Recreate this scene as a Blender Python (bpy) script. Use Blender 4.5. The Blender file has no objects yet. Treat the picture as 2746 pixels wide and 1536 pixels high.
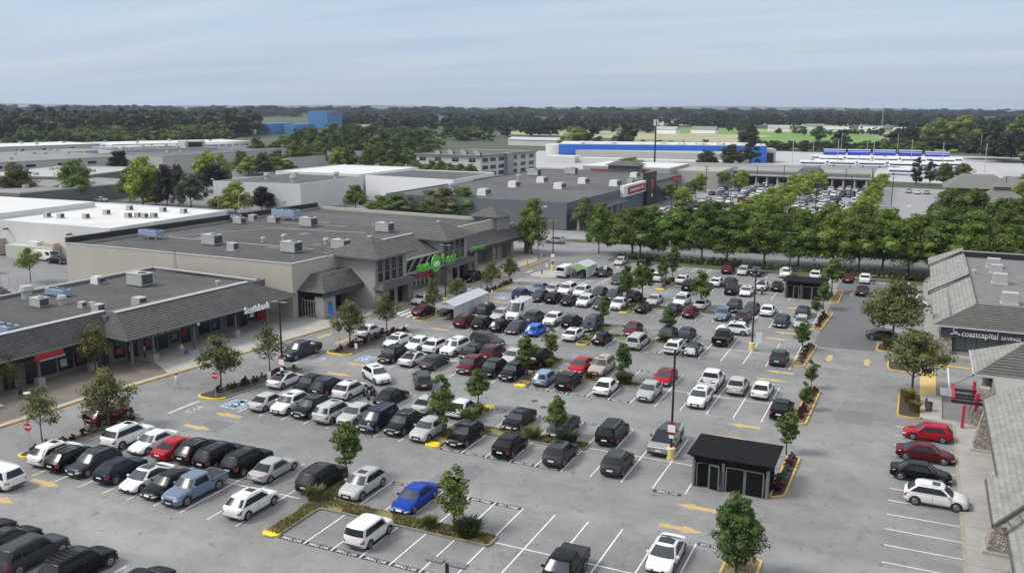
import bpy, bmesh, math, random
import numpy as np
from mathutils import Vector, Matrix, Euler
R = math.radians
C = bpy.context.scene.collection
sc = bpy.context.scene
# ---------------------------------------------------------------- camera
cam = bpy.data.cameras.new('camera'); cam.lens = 31.40; cam.sensor_width = 36.0
cam.clip_start = 0.5; cam.clip_end = 30000
co = bpy.data.objects.new('camera', cam); C.objects.link(co); sc.camera = co
co.matrix_world = Matrix.Translation((0, 0, 30)) @ Matrix.Rotation(R(24.536), 4, 'Z') @ Matrix.Rotation(R(90 - 11.412), 4, 'X') @ Matrix.Rotation(R(0.25), 4, 'Z')
# ---------------------------------------------------------------- world
SUN_AZ, SUN_EL = 238.0, 48.0      # azimuth clockwise from +Y, elevation
w = bpy.data.worlds.new('World'); sc.world = w; w.use_nodes = True
nt = w.node_tree; nt.nodes.clear()
def N(nt, t, **k):
    n = nt.nodes.new(t)
    for a, b in k.items(): setattr(n, a, b)
    return n
out = N(nt, 'ShaderNodeOutputWorld'); bg = N(nt, 'ShaderNodeBackground'); bg.inputs[1].default_value = 0.15
sky = N(nt, 'ShaderNodeTexSky', sky_type='NISHITA', sun_disc=False)
sky.sun_elevation = R(SUN_EL); sky.sun_rotation = R(SUN_AZ); sky.air_density = 1.0; sky.dust_density = 1.5; sky.ozone_density = 1.0
tc = N(nt, 'ShaderNodeTexCoord'); sep = N(nt, 'ShaderNodeSeparateXYZ'); nt.links.new(tc.outputs['Generated'], sep.inputs[0])
def M(op, a, b=None, c=None, clamp=False):
    n = N(nt, 'ShaderNodeMath', operation=op, use_clamp=clamp)
    for i, x in enumerate((a, b, c)):
        if x is None: continue
        if isinstance(x, (int, float)): n.inputs[i].default_value = x
        else: nt.links.new(x, n.inputs[i])
    return n.outputs[0]
zc = M('MAXIMUM', sep.outputs[2], 0.0); den = M('ADD', zc, 0.07)
cx = M('DIVIDE', sep.outputs[0], den); cy = M('DIVIDE', sep.outputs[1], den)
comb = N(nt, 'ShaderNodeCombineXYZ'); nt.links.new(cx, comb.inputs[0]); nt.links.new(cy, comb.inputs[1])
mp = N(nt, 'ShaderNodeMapping'); mp.inputs['Rotation'].default_value = (0, 0, R(-24)); mp.inputs['Scale'].default_value = (0.16, 0.75, 1)
nt.links.new(comb.outputs[0], mp.inputs[0])
n1 = N(nt, 'ShaderNodeTexNoise'); n1.inputs['Scale'].default_value = 1.3; n1.inputs['Detail'].default_value = 5; n1.inputs['Roughness'].default_value = 0.58
n1.inputs['Distortion'].default_value = 0.5
nt.links.new(mp.outputs[0], n1.inputs[0])
rmp = N(nt, 'ShaderNodeValToRGB'); rmp.color_ramp.elements[0].position = 0.34; rmp.color_ramp.elements[1].position = 0.70
rmp.color_ramp.elements[0].color = (0.0,) * 3 + (1,); rmp.color_ramp.elements[1].color = (1.0,) * 3 + (1,)
nt.links.new(n1.outputs[0], rmp.inputs[0])
def mixc(f, a, b_):
    m_ = N(nt, 'ShaderNodeMix', data_type='RGBA')
    for k, x in (('Factor', f), ('A', a), ('B', b_)):
        if isinstance(x, tuple): m_.inputs[k].default_value = (*x, 1)
        elif isinstance(x, (int, float)): m_.inputs[k].default_value = x
        else: nt.links.new(x, m_.inputs[k])
    return m_.outputs['Result']
low = mixc(rmp.outputs[0], (1.34, 1.82, 2.62), (2.25, 2.48, 2.82))          # thin cloud over blue near the horizon
high = mixc(rmp.outputs[0], (3.4, 3.6, 4.0), (5.0, 5.0, 5.0))               # brighter overcast dome overhead
el = N(nt, 'ShaderNodeMapRange', interpolation_type='SMOOTHSTEP'); el.inputs[1].default_value = .12; el.inputs[2].default_value = .5; nt.links.new(sep.outputs[2], el.inputs[0])
cl = mixc(el.outputs[0], low, high)
class mix: outputs = {'Result': mixc(.84, sky.outputs[0], cl)}
nt.links.new(mix.outputs['Result'], bg.inputs[0]); nt.links.new(bg.outputs[0], out.inputs[0])
# ---------------------------------------------------------------- sun and exposure
sl = bpy.data.lights.new('sun', 'SUN'); sl.energy = 1.7; sl.angle = R(17); sl.color = (1, .96, .9)
so = bpy.data.objects.new('sun', sl); C.objects.link(so)
d = Vector((math.sin(R(SUN_AZ)) * math.cos(R(SUN_EL)), math.cos(R(SUN_AZ)) * math.cos(R(SUN_EL)), math.sin(R(SUN_EL))))
so.rotation_euler = d.to_track_quat('Z', 'Y').to_euler(); so.location = (-60, -60, 120)
sc.view_settings.view_transform = 'Standard'; sc.view_settings.look = 'None'
sc.view_settings.exposure = 0.85; sc.view_settings.gamma = 1.0; sc.view_settings.use_curve_mapping = False
sc.cycles.max_bounces = 5; sc.cycles.diffuse_bounces = 2; sc.cycles.glossy_bounces = 2; sc.cycles.transparent_max_bounces = 6
# ---------------------------------------------------------------- materials
MATS = {}
def mat(name, col, rough=.8, metal=0, var=0.0, scale=1.0, bump=0.0, coat=0, objcol=False, spec=.5, emit=None, aspect=None, coord='Object', bscale=None, detail=5):
    if name in MATS: return MATS[name]
    m = bpy.data.materials.new(name); m.use_nodes = True; MATS[name] = m
    t = m.node_tree; b = t.nodes['Principled BSDF']
    b.inputs['Roughness'].default_value = rough; b.inputs['Metallic'].default_value = metal
    b.inputs['Coat Weight'].default_value = coat; b.inputs['Specular IOR Level'].default_value = spec
    src = None
    if objcol:
        oi = t.nodes.new('ShaderNodeObjectInfo'); src = oi.outputs['Color']
    if var or bump:
        tcn = t.nodes.new('ShaderNodeTexCoord'); mpn = t.nodes.new('ShaderNodeMapping')
        if aspect: mpn.inputs['Scale'].default_value = aspect
        t.links.new(tcn.outputs[coord], mpn.inputs[0])
        nz = t.nodes.new('ShaderNodeTexNoise'); nz.inputs['Scale'].default_value = scale; nz.inputs['Detail'].default_value = detail; nz.inputs['Roughness'].default_value = .6
        t.links.new(mpn.outputs[0], nz.inputs[0])
    if var:
        mr = t.nodes.new('ShaderNodeMapRange'); mr.inputs['From Min'].default_value = .28; mr.inputs['From Max'].default_value = .72
        mr.inputs['To Min'].default_value = 1 - var; mr.inputs['To Max'].default_value = 1 + var
        t.links.new(nz.outputs[0], mr.inputs[0])
        mx = t.nodes.new('ShaderNodeVectorMath'); mx.operation = 'SCALE'
        if src: t.links.new(src, mx.inputs[0])
        else: mx.inputs[0].default_value = col[:3]
        t.links.new(mr.outputs[0], mx.inputs['Scale']); t.links.new(mx.outputs[0], b.inputs['Base Color'])
    elif src: t.links.new(src, b.inputs['Base Color'])
    else: b.inputs['Base Color'].default_value = (*col[:3], 1)
    if bump:
        nb = nz
        if bscale:
            nb = t.nodes.new('ShaderNodeTexNoise'); nb.inputs['Scale'].default_value = bscale; nb.inputs['Detail'].default_value = 3
            t.links.new(mpn.outputs[0], nb.inputs[0])
        bp = t.nodes.new('ShaderNodeBump'); bp.inputs['Strength'].default_value = bump; bp.inputs['Distance'].default_value = .05
        t.links.new(nb.outputs[0], bp.inputs['Height']); t.links.new(bp.outputs[0], b.inputs['Normal'])
    if emit:
        b.inputs['Emission Color'].default_value = (*emit[:3], 1); b.inputs['Emission Strength'].default_value = emit[3]
    return m
def asphalt(name, col, crack=.5, stain=.25):
    m = mat(name, col, .92); t = m.node_tree; b = t.nodes['Principled BSDF']
    tcn = t.nodes.new('ShaderNodeTexCoord')
    def noise(s, d=5, r=.6, dist=0):
        n = t.nodes.new('ShaderNodeTexNoise'); n.inputs['Scale'].default_value = s; n.inputs['Detail'].default_value = d
        n.inputs['Roughness'].default_value = r; n.inputs['Distortion'].default_value = dist; t.links.new(tcn.outputs['Object'], n.inputs[0]); return n
    def mr(x, a, b_, c, d_):
        n = t.nodes.new('ShaderNodeMapRange'); n.inputs[1].default_value = a; n.inputs[2].default_value = b_; n.inputs[3].default_value = c; n.inputs[4].default_value = d_
        t.links.new(x, n.inputs[0]); return n.outputs[0]
    def mul(a, b_):
        n = t.nodes.new('ShaderNodeMath'); n.operation = 'MULTIPLY'; t.links.new(a, n.inputs[0]); t.links.new(b_, n.inputs[1]); return n.outputs[0]
    big = mr(noise(.045, 6).outputs[0], .3, .7, 1 - stain * .5, 1 + stain * .35)
    med = mr(noise(.42, 6, .65, .6).outputs[0], .25, .6, 1 - stain * .55, 1.04)
    fine = mr(noise(7, 3).outputs[0], .3, .7, .92, 1.08)
    v = t.nodes.new('ShaderNodeTexVoronoi'); v.feature = 'DISTANCE_TO_EDGE'; v.inputs['Scale'].default_value = .11
    wv = t.nodes.new('ShaderNodeVectorMath'); wv.operation = 'MULTIPLY_ADD'; wn = noise(.5, 5); wn.noise_dimensions = '3D'
    t.links.new(wn.outputs['Color'], wv.inputs[0]); wv.inputs[1].default_value = (5.5, 5.5, 0); t.links.new(tcn.outputs['Object'], wv.inputs[2]); t.links.new(wv.outputs[0], v.inputs[0])
    cr = mr(v.outputs[0], 0.001, .007, 1 - crack, 1)
    msk = mr(noise(.07, 3).outputs[0], .46, .56, 0, 1)
    mm = t.nodes.new('ShaderNodeMix'); mm.data_type = 'FLOAT'; mm.inputs[2].default_value = 1.0; t.links.new(msk, mm.inputs[0]); t.links.new(cr, mm.inputs[3])
    oil = mr(noise(1.25, 2, .5).outputs[0], .66, .71, 1, 1 - stain * .8)
    st = t.nodes.new('ShaderNodeMapping'); st.inputs['Scale'].default_value = (.012, .16, 1); t.links.new(tcn.outputs['Object'], st.inputs[0])
    sn = noise(1.0, 3, .5); t.links.new(st.outputs[0], sn.inputs[0]); lane = mr(sn.outputs[0], .35, .65, 1 - stain * .4, 1 + stain * .15)
    tot = mul(mul(mul(mul(mul(big, med), fine), mm.outputs[0]), oil), lane)
    mx = t.nodes.new('ShaderNodeVectorMath'); mx.operation = 'SCALE'; mx.inputs[0].default_value = col[:3]; t.links.new(tot, mx.inputs['Scale']); t.links.new(mx.outputs[0], b.inputs['Base Color'])
    return m
def tiles(name, col, step=.24, dark=.45, axis=2, brick=None):
    """rows of roof tiles: a dark joint every `step` metres of height, short joints between, mottled with weather"""
    m = mat(name, col, .85); t = m.node_tree; b = t.nodes['Principled BSDF']
    tcn = t.nodes.new('ShaderNodeTexCoord'); sp = t.nodes.new('ShaderNodeSeparateXYZ'); t.links.new(tcn.outputs['Object'], sp.inputs[0])
    def ma(op, a, b_=None):
        n = t.nodes.new('ShaderNodeMath'); n.operation = op
        for i, x in enumerate((a, b_)):
            if x is None: continue
            if isinstance(x, (int, float)): n.inputs[i].default_value = x
            else: t.links.new(x, n.inputs[i])
        return n.outputs[0]
    z = ma('DIVIDE', sp.outputs[axis], step); row = ma('FLOOR', z); fr = ma('FRACT', z)
    line = ma('LESS_THAN', fr, .38)
    nz = t.nodes.new('ShaderNodeTexNoise'); nz.inputs['Scale'].default_value = .6; nz.inputs['Detail'].default_value = 6; t.links.new(tcn.outputs['Object'], nz.inputs[0])
    hi = t.nodes.new('ShaderNodeTexNoise'); hi.inputs['Scale'].default_value = 3.5; hi.inputs['Detail'].default_value = 2; t.links.new(tcn.outputs['Object'], hi.inputs[0])
    wn = t.nodes.new('ShaderNodeTexWhiteNoise'); wn.noise_dimensions = '3D'
    xy = ma('ADD', sp.outputs[0], sp.outputs[1]); cell = ma('FLOOR', ma('ADD', ma('DIVIDE', xy, .55), ma('MULTIPLY', row, .5)))
    cb = t.nodes.new('ShaderNodeCombineXYZ'); t.links.new(row, cb.inputs[0]); t.links.new(cell, cb.inputs[1]); t.links.new(cb.outputs[0], wn.inputs[0])
    k = ma('ADD', ma('MULTIPLY', nz.outputs[0], .7), ma('ADD', ma('MULTIPLY', wn.outputs[0], .22), ma('MULTIPLY', hi.outputs[0], .5)))
    k = ma('MULTIPLY', ma('ADD', k, .28), ma('SUBTRACT', 1.0, ma('MULTIPLY', line, dark)))
    mx = t.nodes.new('ShaderNodeVectorMath'); mx.operation = 'SCALE'; mx.inputs[0].default_value = col[:3]; t.links.new(k, mx.inputs['Scale']); t.links.new(mx.outputs[0], b.inputs['Base Color'])
    bp = t.nodes.new('ShaderNodeBump'); bp.inputs['Strength'].default_value = .5; bp.inputs['Distance'].default_value = .08; t.links.new(fr, bp.inputs['Height']); t.links.new(bp.outputs[0], b.inputs['Normal'])
    return m
def stonemat(name, c1, c2, sc_=3.0):
    m = mat(name, c1, .9); t = m.node_tree; b = t.nodes['Principled BSDF']
    tcn = t.nodes.new('ShaderNodeTexCoord'); v = t.nodes.new('ShaderNodeTexVoronoi'); v.inputs['Scale'].default_value = sc_; t.links.new(tcn.outputs['Object'], v.inputs[0])
    v2 = t.nodes.new('ShaderNodeTexVoronoi'); v2.feature = 'DISTANCE_TO_EDGE'; v2.inputs['Scale'].default_value = sc_; t.links.new(tcn.outputs['Object'], v2.inputs[0])
    mr = t.nodes.new('ShaderNodeMapRange'); mr.inputs[1].default_value = 0; mr.inputs[2].default_value = .12; mr.inputs[3].default_value = .3; mr.inputs[4].default_value = 1; t.links.new(v2.outputs[0], mr.inputs[0])
    sp = t.nodes.new('ShaderNodeSeparateColor'); t.links.new(v.outputs['Color'], sp.inputs[0])
    mx = t.nodes.new('ShaderNodeMix'); mx.data_type = 'RGBA'; mx.inputs['A'].default_value = (*c1, 1); mx.inputs['B'].default_value = (*c2, 1); t.links.new(sp.outputs[0], mx.inputs['Factor'])
    s = t.nodes.new('ShaderNodeVectorMath'); s.operation = 'SCALE'; t.links.new(mx.outputs['Result'], s.inputs[0]); t.links.new(mr.outputs[0], s.inputs['Scale']); t.links.new(s.outputs[0], b.inputs['Base Color'])
    bp = t.nodes.new('ShaderNodeBump'); bp.inputs['Strength'].default_value = .8; bp.inputs['Distance'].default_value = .06; t.links.new(mr.outputs[0], bp.inputs['Height']); t.links.new(bp.outputs[0], b.inputs['Normal'])
    return m
def foliage_mat():
    m = bpy.data.materials.new('foliage'); m.use_nodes = True; t = m.node_tree; t.nodes.clear()
    o = t.nodes.new('ShaderNodeOutputMaterial'); df = t.nodes.new('ShaderNodeBsdfDiffuse'); tr = t.nodes.new('ShaderNodeBsdfTranslucent'); gl = t.nodes.new('ShaderNodeBsdfGlossy')
    oi = t.nodes.new('ShaderNodeObjectInfo'); tcn = t.nodes.new('ShaderNodeTexCoord')
    nz = t.nodes.new('ShaderNodeTexNoise'); nz.inputs['Scale'].default_value = 1.1; nz.inputs['Detail'].default_value = 4; nz.inputs['Roughness'].default_value = .6
    t.links.new(tcn.outputs['Object'], nz.inputs[0])
    hs = t.nodes.new('ShaderNodeHueSaturation'); t.links.new(oi.outputs['Color'], hs.inputs['Color'])
    mr = t.nodes.new('ShaderNodeMapRange'); mr.inputs[1].default_value = .3; mr.inputs[2].default_value = .7; mr.inputs[3].default_value = .5; mr.inputs[4].default_value = 1.65
    t.links.new(nz.outputs[0], mr.inputs[0]); t.links.new(mr.outputs[0], hs.inputs['Value'])
    mh = t.nodes.new('ShaderNodeMapRange'); mh.inputs[1].default_value = .3; mh.inputs[2].default_value = .7; mh.inputs[3].default_value = .515; mh.inputs[4].default_value = .475
    t.links.new(nz.outputs[0], mh.inputs[0]); t.links.new(mh.outputs[0], hs.inputs['Hue'])
    t.links.new(hs.outputs[0], df.inputs[0]); t.links.new(hs.outputs[0], tr.inputs[0]); gl.inputs['Roughness'].default_value = .5; gl.inputs['Color'].default_value = (.5, .5, .5, 1)
    m1 = t.nodes.new('ShaderNodeMixShader'); m1.inputs[0].default_value = .28; t.links.new(df.outputs[0], m1.inputs[1]); t.links.new(tr.outputs[0], m1.inputs[2])
    m2 = t.nodes.new('ShaderNodeMixShader'); m2.inputs[0].default_value = .05; t.links.new(m1.outputs[0], m2.inputs[1]); t.links.new(gl.outputs[0], m2.inputs[2])
    t.links.new(m2.outputs[0], o.inputs[0]); return m
FOL = foliage_mat(); MATS['foliage'] = FOL
BARK = mat('bark', (.11, .085, .065), .95, var=.3, scale=6)
# ---------------------------------------------------------------- mesh helpers
class MB:
    def __init__(s): s.v = []; s.f = []; s.m = []; s.mi = 0
    def add(s, vs, fs, mi=None):
        o = len(s.v); s.v += [tuple(p) for p in vs]; s.f += [tuple(i + o for i in f) for f in fs]; s.m += [s.mi if mi is None else mi] * len(fs); return s
    def box(s, x0, x1, y0, y1, z0, z1, mi=None, rz=0, c=None):
        vs = [(x, y, z) for z in (z0, z1) for x, y in ((x0, y0), (x1, y0), (x1, y1), (x0, y1))]
        if rz:
            cx, cy = c or ((x0 + x1) / 2, (y0 + y1) / 2); a, b = math.cos(rz), math.sin(rz)
            vs = [(cx + (x - cx) * a - (y - cy) * b, cy + (x - cx) * b + (y - cy) * a, z) for x, y, z in vs]
        return s.add(vs, [(3, 2, 1, 0), (4, 5, 6, 7), (0, 1, 5, 4), (1, 2, 6, 5), (2, 3, 7, 6), (3, 0, 4, 7)], mi)
    def hexa(s, lo, hi, mi=None):
        return s.add(list(lo) + list(hi), [(3, 2, 1, 0), (4, 5, 6, 7), (0, 1, 5, 4), (1, 2, 6, 5), (2, 3, 7, 6), (3, 0, 4, 7)], mi)
    def prism(s, poly, z0, z1, mi=None):
        n = len(poly)
        return s.add([(x, y, z0) for x, y in poly] + [(x, y, z1) for x, y in poly], [tuple(range(n))[::-1], tuple(range(n, 2 * n))] + [(i, (i + 1) % n, (i + 1) % n + n, i + n) for i in range(n)], mi)
    def tube(s, pts, rs, n=8, mi=None):
        if not hasattr(rs, '__len__'): rs = [rs] * len(pts)
        pts = [Vector(p) for p in pts]; vs = []
        for i, p in enumerate(pts):
            d = (pts[min(i + 1, len(pts) - 1)] - pts[max(i - 1, 0)]).normalized(); a = d.cross(Vector((0, 1, 0)) if abs(d.y) < .9 else Vector((1, 0, 0))).normalized(); b = d.cross(a)
            vs += [p + (a * math.cos(6.2832 * k / n) + b * math.sin(6.2832 * k / n)) * rs[i] for k in range(n)]
        m = len(pts)
        fs = [(i * n + k, i * n + (k + 1) % n, (i + 1) * n + (k + 1) % n, (i + 1) * n + k) for i in range(m - 1) for k in range(n)]
        fs += [tuple(range(n))[::-1], tuple(range((m - 1) * n, m * n))]
        return s.add(vs, fs, mi)
    def cyl(s, x, y, z0, z1, r, n=14, r2=None, mi=None): return s.tube([(x, y, z0), (x, y, z1)], [r, r if r2 is None else r2], n, mi)
    def build(s, name, mats, parent=None, smooth=False, loc=None, rz=0):
        me = bpy.data.meshes.new(name); me.from_pydata([tuple(map(float, p)) for p in s.v], [], s.f)
        ms = mats if isinstance(mats, (list, tuple)) else [mats]
        for m in ms: me.materials.append(m)
        if len(ms) > 1: me.polygons.foreach_set('material_index', s.m)
        if smooth: me.polygons.foreach_set('use_smooth', [True] * len(me.polygons))
        me.update(); bm = bmesh.new(); bm.from_mesh(me); bmesh.ops.recalc_face_normals(bm, faces=bm.faces); bm.to_mesh(me); bm.free()
        o = bpy.data.objects.new(name, me); C.objects.link(o)
        if parent: o.parent = parent
        if loc: o.location = loc
        if rz: o.rotation_euler = (0, 0, rz)
        return o
def tag(o, label=None, cat=None, group=None, kind=None):
    if label: o['label'] = label
    if cat: o['category'] = cat
    if group: o['group'] = group
    if kind: o['kind'] = kind
    return o
def thing(name, label, cat, loc=(0, 0, 0), rz=0, group=None):
    o = bpy.data.objects.new(name, None); C.objects.link(o); o.location = loc; o.rotation_euler = (0, 0, rz); o.empty_display_size = .3
    return tag(o, label, cat, group)
def dup(o, parent=None):
    c = o.copy(); C.objects.link(c)
    if parent: c.parent = parent
    for ch in o.children: dup(ch, c)
    return c
def sheet(name, polys, m, z=0.0, kind='structure', parent=None):
    b = MB()
    for p in polys: b.add([(x, y, z) for x, y in p], [tuple(range(len(p)))])
    o = b.build(name, m, parent)
    for f in o.data.polygons:
        pass
    if kind: o['kind'] = kind
    return o
def rect(x0, x1, y0, y1): return [(x0, y0), (x1, y0), (x1, y1), (x0, y1)]
def textobj(body, name, m, parent, size, loc, rot, extrude=.03, align='CENTER', bold=.0, xs=1.0):
    cu = bpy.data.curves.new(name, 'FONT'); cu.body = body; cu.size = size; cu.extrude = extrude; cu.align_x = align; cu.align_y = 'CENTER'; cu.offset = bold; cu.resolution_u = 3
    o = bpy.data.objects.new(name, cu); dg = bpy.context.evaluated_depsgraph_get(); C.objects.link(o); dg.update()
    me = bpy.data.meshes.new_from_object(o.evaluated_get(dg)); bpy.data.objects.remove(o); me.name = name
    me.materials.clear(); me.materials.append(m)
    t = bpy.data.objects.new(name, me); C.objects.link(t); t.location = loc; t.rotation_euler = rot; t.scale = (xs, 1, 1)
    if parent: t.parent = parent
    return t
def ordinal(n): 
    W = 'zeroth first second third fourth fifth sixth seventh eighth ninth tenth eleventh twelfth thirteenth fourteenth fifteenth sixteenth seventeenth eighteenth nineteenth twentieth'.split()
    if n < 21: return W[n]
    d_, r_ = divmod(n, 10); T = ('', '', 'twenty', 'thirty', 'forty', 'fifty', 'sixty')[d_]
    return T + '-' + W[r_] if r_ else T[:-1] + 'ieth'
random.seed(7); RNG = np.random.default_rng(5)
WHITE = mat('white_paint', (.78, .78, .76), .6, var=.06, scale=.5)
BLACKM = mat('black_metal', (.018, .018, .02), .5)
GREYM = mat('grey_metal', (.42, .43, .43), .5, .2, var=.08, scale=2)
CONC = mat('concrete', (.36, .34, .31), .9, var=.14, scale=.5, bump=.1)
YEL = mat('yellow_paint', (.50, .34, .085), .75, var=.18, scale=1.5)
BRIGHTYEL = mat('bright_yellow_paint', (.80, .56, .03), .7, var=.1, scale=2)
KERB = mat('kerb_stone', (.20, .18, .15), .9, var=.2, scale=1.2)
DGLASS = mat('window_glass', (.012, .016, .02), .07, spec=.6)
# ---------------------------------------------------------------- layout data (metres)
HAZE = 0.00008
ARROWS = [
(-60.3, 64.7, 3.14159),
(-60.5, 60.8, 0),
(-58.7, 84.9, 3.14159),
(-58.4, 80.7, 0),
(-58.6, 104.0, 3.14159),
(-58.3, 123.2, 3.14159),
(-13.6, 83.4, 3.14159),
(-13.1, 103.2, 3.14159),
(-13.4, 99.7, 0),
(-15.1, 122.4, 3.14159),
(-15.5, 118.6, 0),
(-13.6, 63.7, 3.14159),
(-13.7, 59.8, 0),
(-62.3, 45.8, 0),
(-62.8, 42.2, 0),
(-8.4, 111.7, -1.5708),
(-4.1, 112.1, 1.5708),
(-5.5, 154.8, 1.5708),
(-8.8, 153.7, -1.5708),
(-70.4, 94.5, 1.5708),
(-66.6, 92.8, -1.5708),
(-64.7, 149.6, 1.5708),
(-55.8, 142.0, 3.14159),
(-15.8, 138.7, 3.14159),
(-13.8, 79.6, 0)]
HANDI = [
(-62.0, 67.6),
(-59.3, 87.4),
(-56.7, 106.7),
(-59.2, 126.0),
(-61.4, 67.9)]
HVACS = [
('vent', 8.3, 148, 5.75, 0.6, 'bank roof'),
('small', 11.2, 155, 5.75, 1.5, 'bank roof'),
('small', 11.2, 141, 5.75, 1.5, 'bank roof'),
('small', 11.3, 150, 5.75, 1.3, 'bank roof'),
('small', 11.4, 126.5, 5.75, 1.5, 'bank roof'),
('vent', -181, 217, 7.7, 2.0, 'dark roofed white warehouse'),
('vent', -176, 224, 7.7, 2.0, 'dark roofed white warehouse'),
('vent', -168, 213, 7.7, 2.0, 'dark roofed white warehouse'),
('vent', -165, 230, 7.7, 2.0, 'dark roofed white warehouse'),
('vent', -123, 227, 6.6, 1.5, 'dark store roof'),
('unit', -121, 283, 6.6, 1.5, 'dark store roof'),
('vent', -120, 268, 6.6, 1.5, 'dark store roof'),
('unit', -112, 295, 6.6, 1.5, 'dark store roof'),
('hood', -109, 240, 6.6, 1.6, 'dark store roof'),
('hood', -108, 259, 6.6, 1.6, 'dark store roof'),
('hood', -106, 214, 6.6, 1.6, 'dark store roof'),
('hood', -95, 241, 6.6, 1.6, 'dark store roof'),
('hood', -95, 261, 6.6, 1.6, 'dark store roof'),
('hood', -88, 292, 6.6, 1.5, 'dark store roof'),
('hood', -83.5, 257, 6.6, 1.6, 'dark store roof'),
('small', -81.5, 266, 6.6, 1.5, 'dark store roof'),
('unit', -192.0, 343, 9.4, 0.9, 'office block roof'),
('unit', -192.0, 354, 9.4, 0.9, 'office block roof'),
('unit', -185.5, 343, 9.4, 0.9, 'office block roof'),
('unit', -185.5, 354, 9.4, 0.9, 'office block roof'),
('unit', -179.0, 343, 9.4, 0.9, 'office block roof'),
('unit', -179.0, 354, 9.4, 0.9, 'office block roof'),
('unit', -172.5, 343, 9.4, 0.9, 'office block roof'),
('vent', -103, 76, 5.55, 1.6, 'shop strip roof'),
('hood', -103, 87, 5.55, 0.9, 'shop strip roof'),
('cond', -101, 79, 5.2, 0.75, 'shop strip roof'),
('vent', -100, 90.5, 5.55, 0.8, 'shop strip roof'),
('unit', -97.5, 73.5, 5.55, 0.75, 'shop strip roof'),
('unit', -96.8, 88.6, 5.55, 1.15, 'shop strip roof'),
('vent', -96, 75.5, 5.55, 1.1, 'shop strip roof'),
('small', -92.5, 75.5, 5.55, 0.7, 'shop strip roof'),
('small', -91.6, 76.2, 5.55, 0.6, 'shop strip roof'),
('cond', -90.5, 63.5, 4.9, 0.8, 'shop strip roof'),
('small', -88.6, 74.5, 5.55, 1.0, 'shop strip roof'),
('vent', -87, 93, 5.55, 0.7, 'shop strip roof'),
('small', -86.5, 78.8, 5.55, 1.2, 'shop strip roof'),
('cond', -122.5, 136, 7.5, 0.8, 'supermarket roof'),
('small', -120, 139, 7.5, 1.2, 'supermarket roof'),
('cond', -119, 112, 7.5, 0.9, 'supermarket roof'),
('unit', -119, 134, 7.5, 0.8, 'supermarket roof'),
('cond', -115, 143, 7.5, 1.2, 'supermarket roof'),
('unit', -114, 138, 7.5, 0.8, 'supermarket roof'),
('unit', -105, 137, 7.5, 1.1, 'supermarket roof'),
('unit', -105, 111.5, 7.5, 1.1, 'supermarket roof'),
('vent', -99.5, 117.5, 7.5, 0.8, 'supermarket roof'),
('small', -98, 108.5, 7.5, 1.2, 'supermarket roof'),
('vent', -97.5, 120.5, 7.5, 1, 'supermarket roof'),
('unit', -88.5, 111, 7.5, 1.1, 'supermarket roof'),
('vent', -88.5, 120, 7.5, 1, 'supermarket roof'),
('unit', -88, 137, 7.5, 1.1, 'supermarket roof'),
('unit', -83.5, 117, 7.5, 1.0, 'supermarket roof'),
('small', -166, 129, 6.78, 1.0, 'white warehouse roof'),
('small', -162, 129, 6.78, 1.0, 'white warehouse roof'),
('small', -161, 146, 6.78, 1.0, 'white warehouse roof'),
('small', -159, 138, 6.78, 1.0, 'white warehouse roof'),
('small', -157, 131, 6.78, 1.0, 'white warehouse roof'),
('small', -152, 147, 6.78, 1.0, 'white warehouse roof'),
('small', -150.5, 136, 6.78, 1.0, 'white warehouse roof'),
('small', -149, 137.2, 6.78, 1.0, 'white warehouse roof'),
('small', -147, 137, 6.78, 1.0, 'white warehouse roof'),
('small', -146, 147, 6.78, 1.0, 'white warehouse roof'),
('small', -145.6, 138.2, 6.78, 1.0, 'white warehouse roof')]
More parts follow.
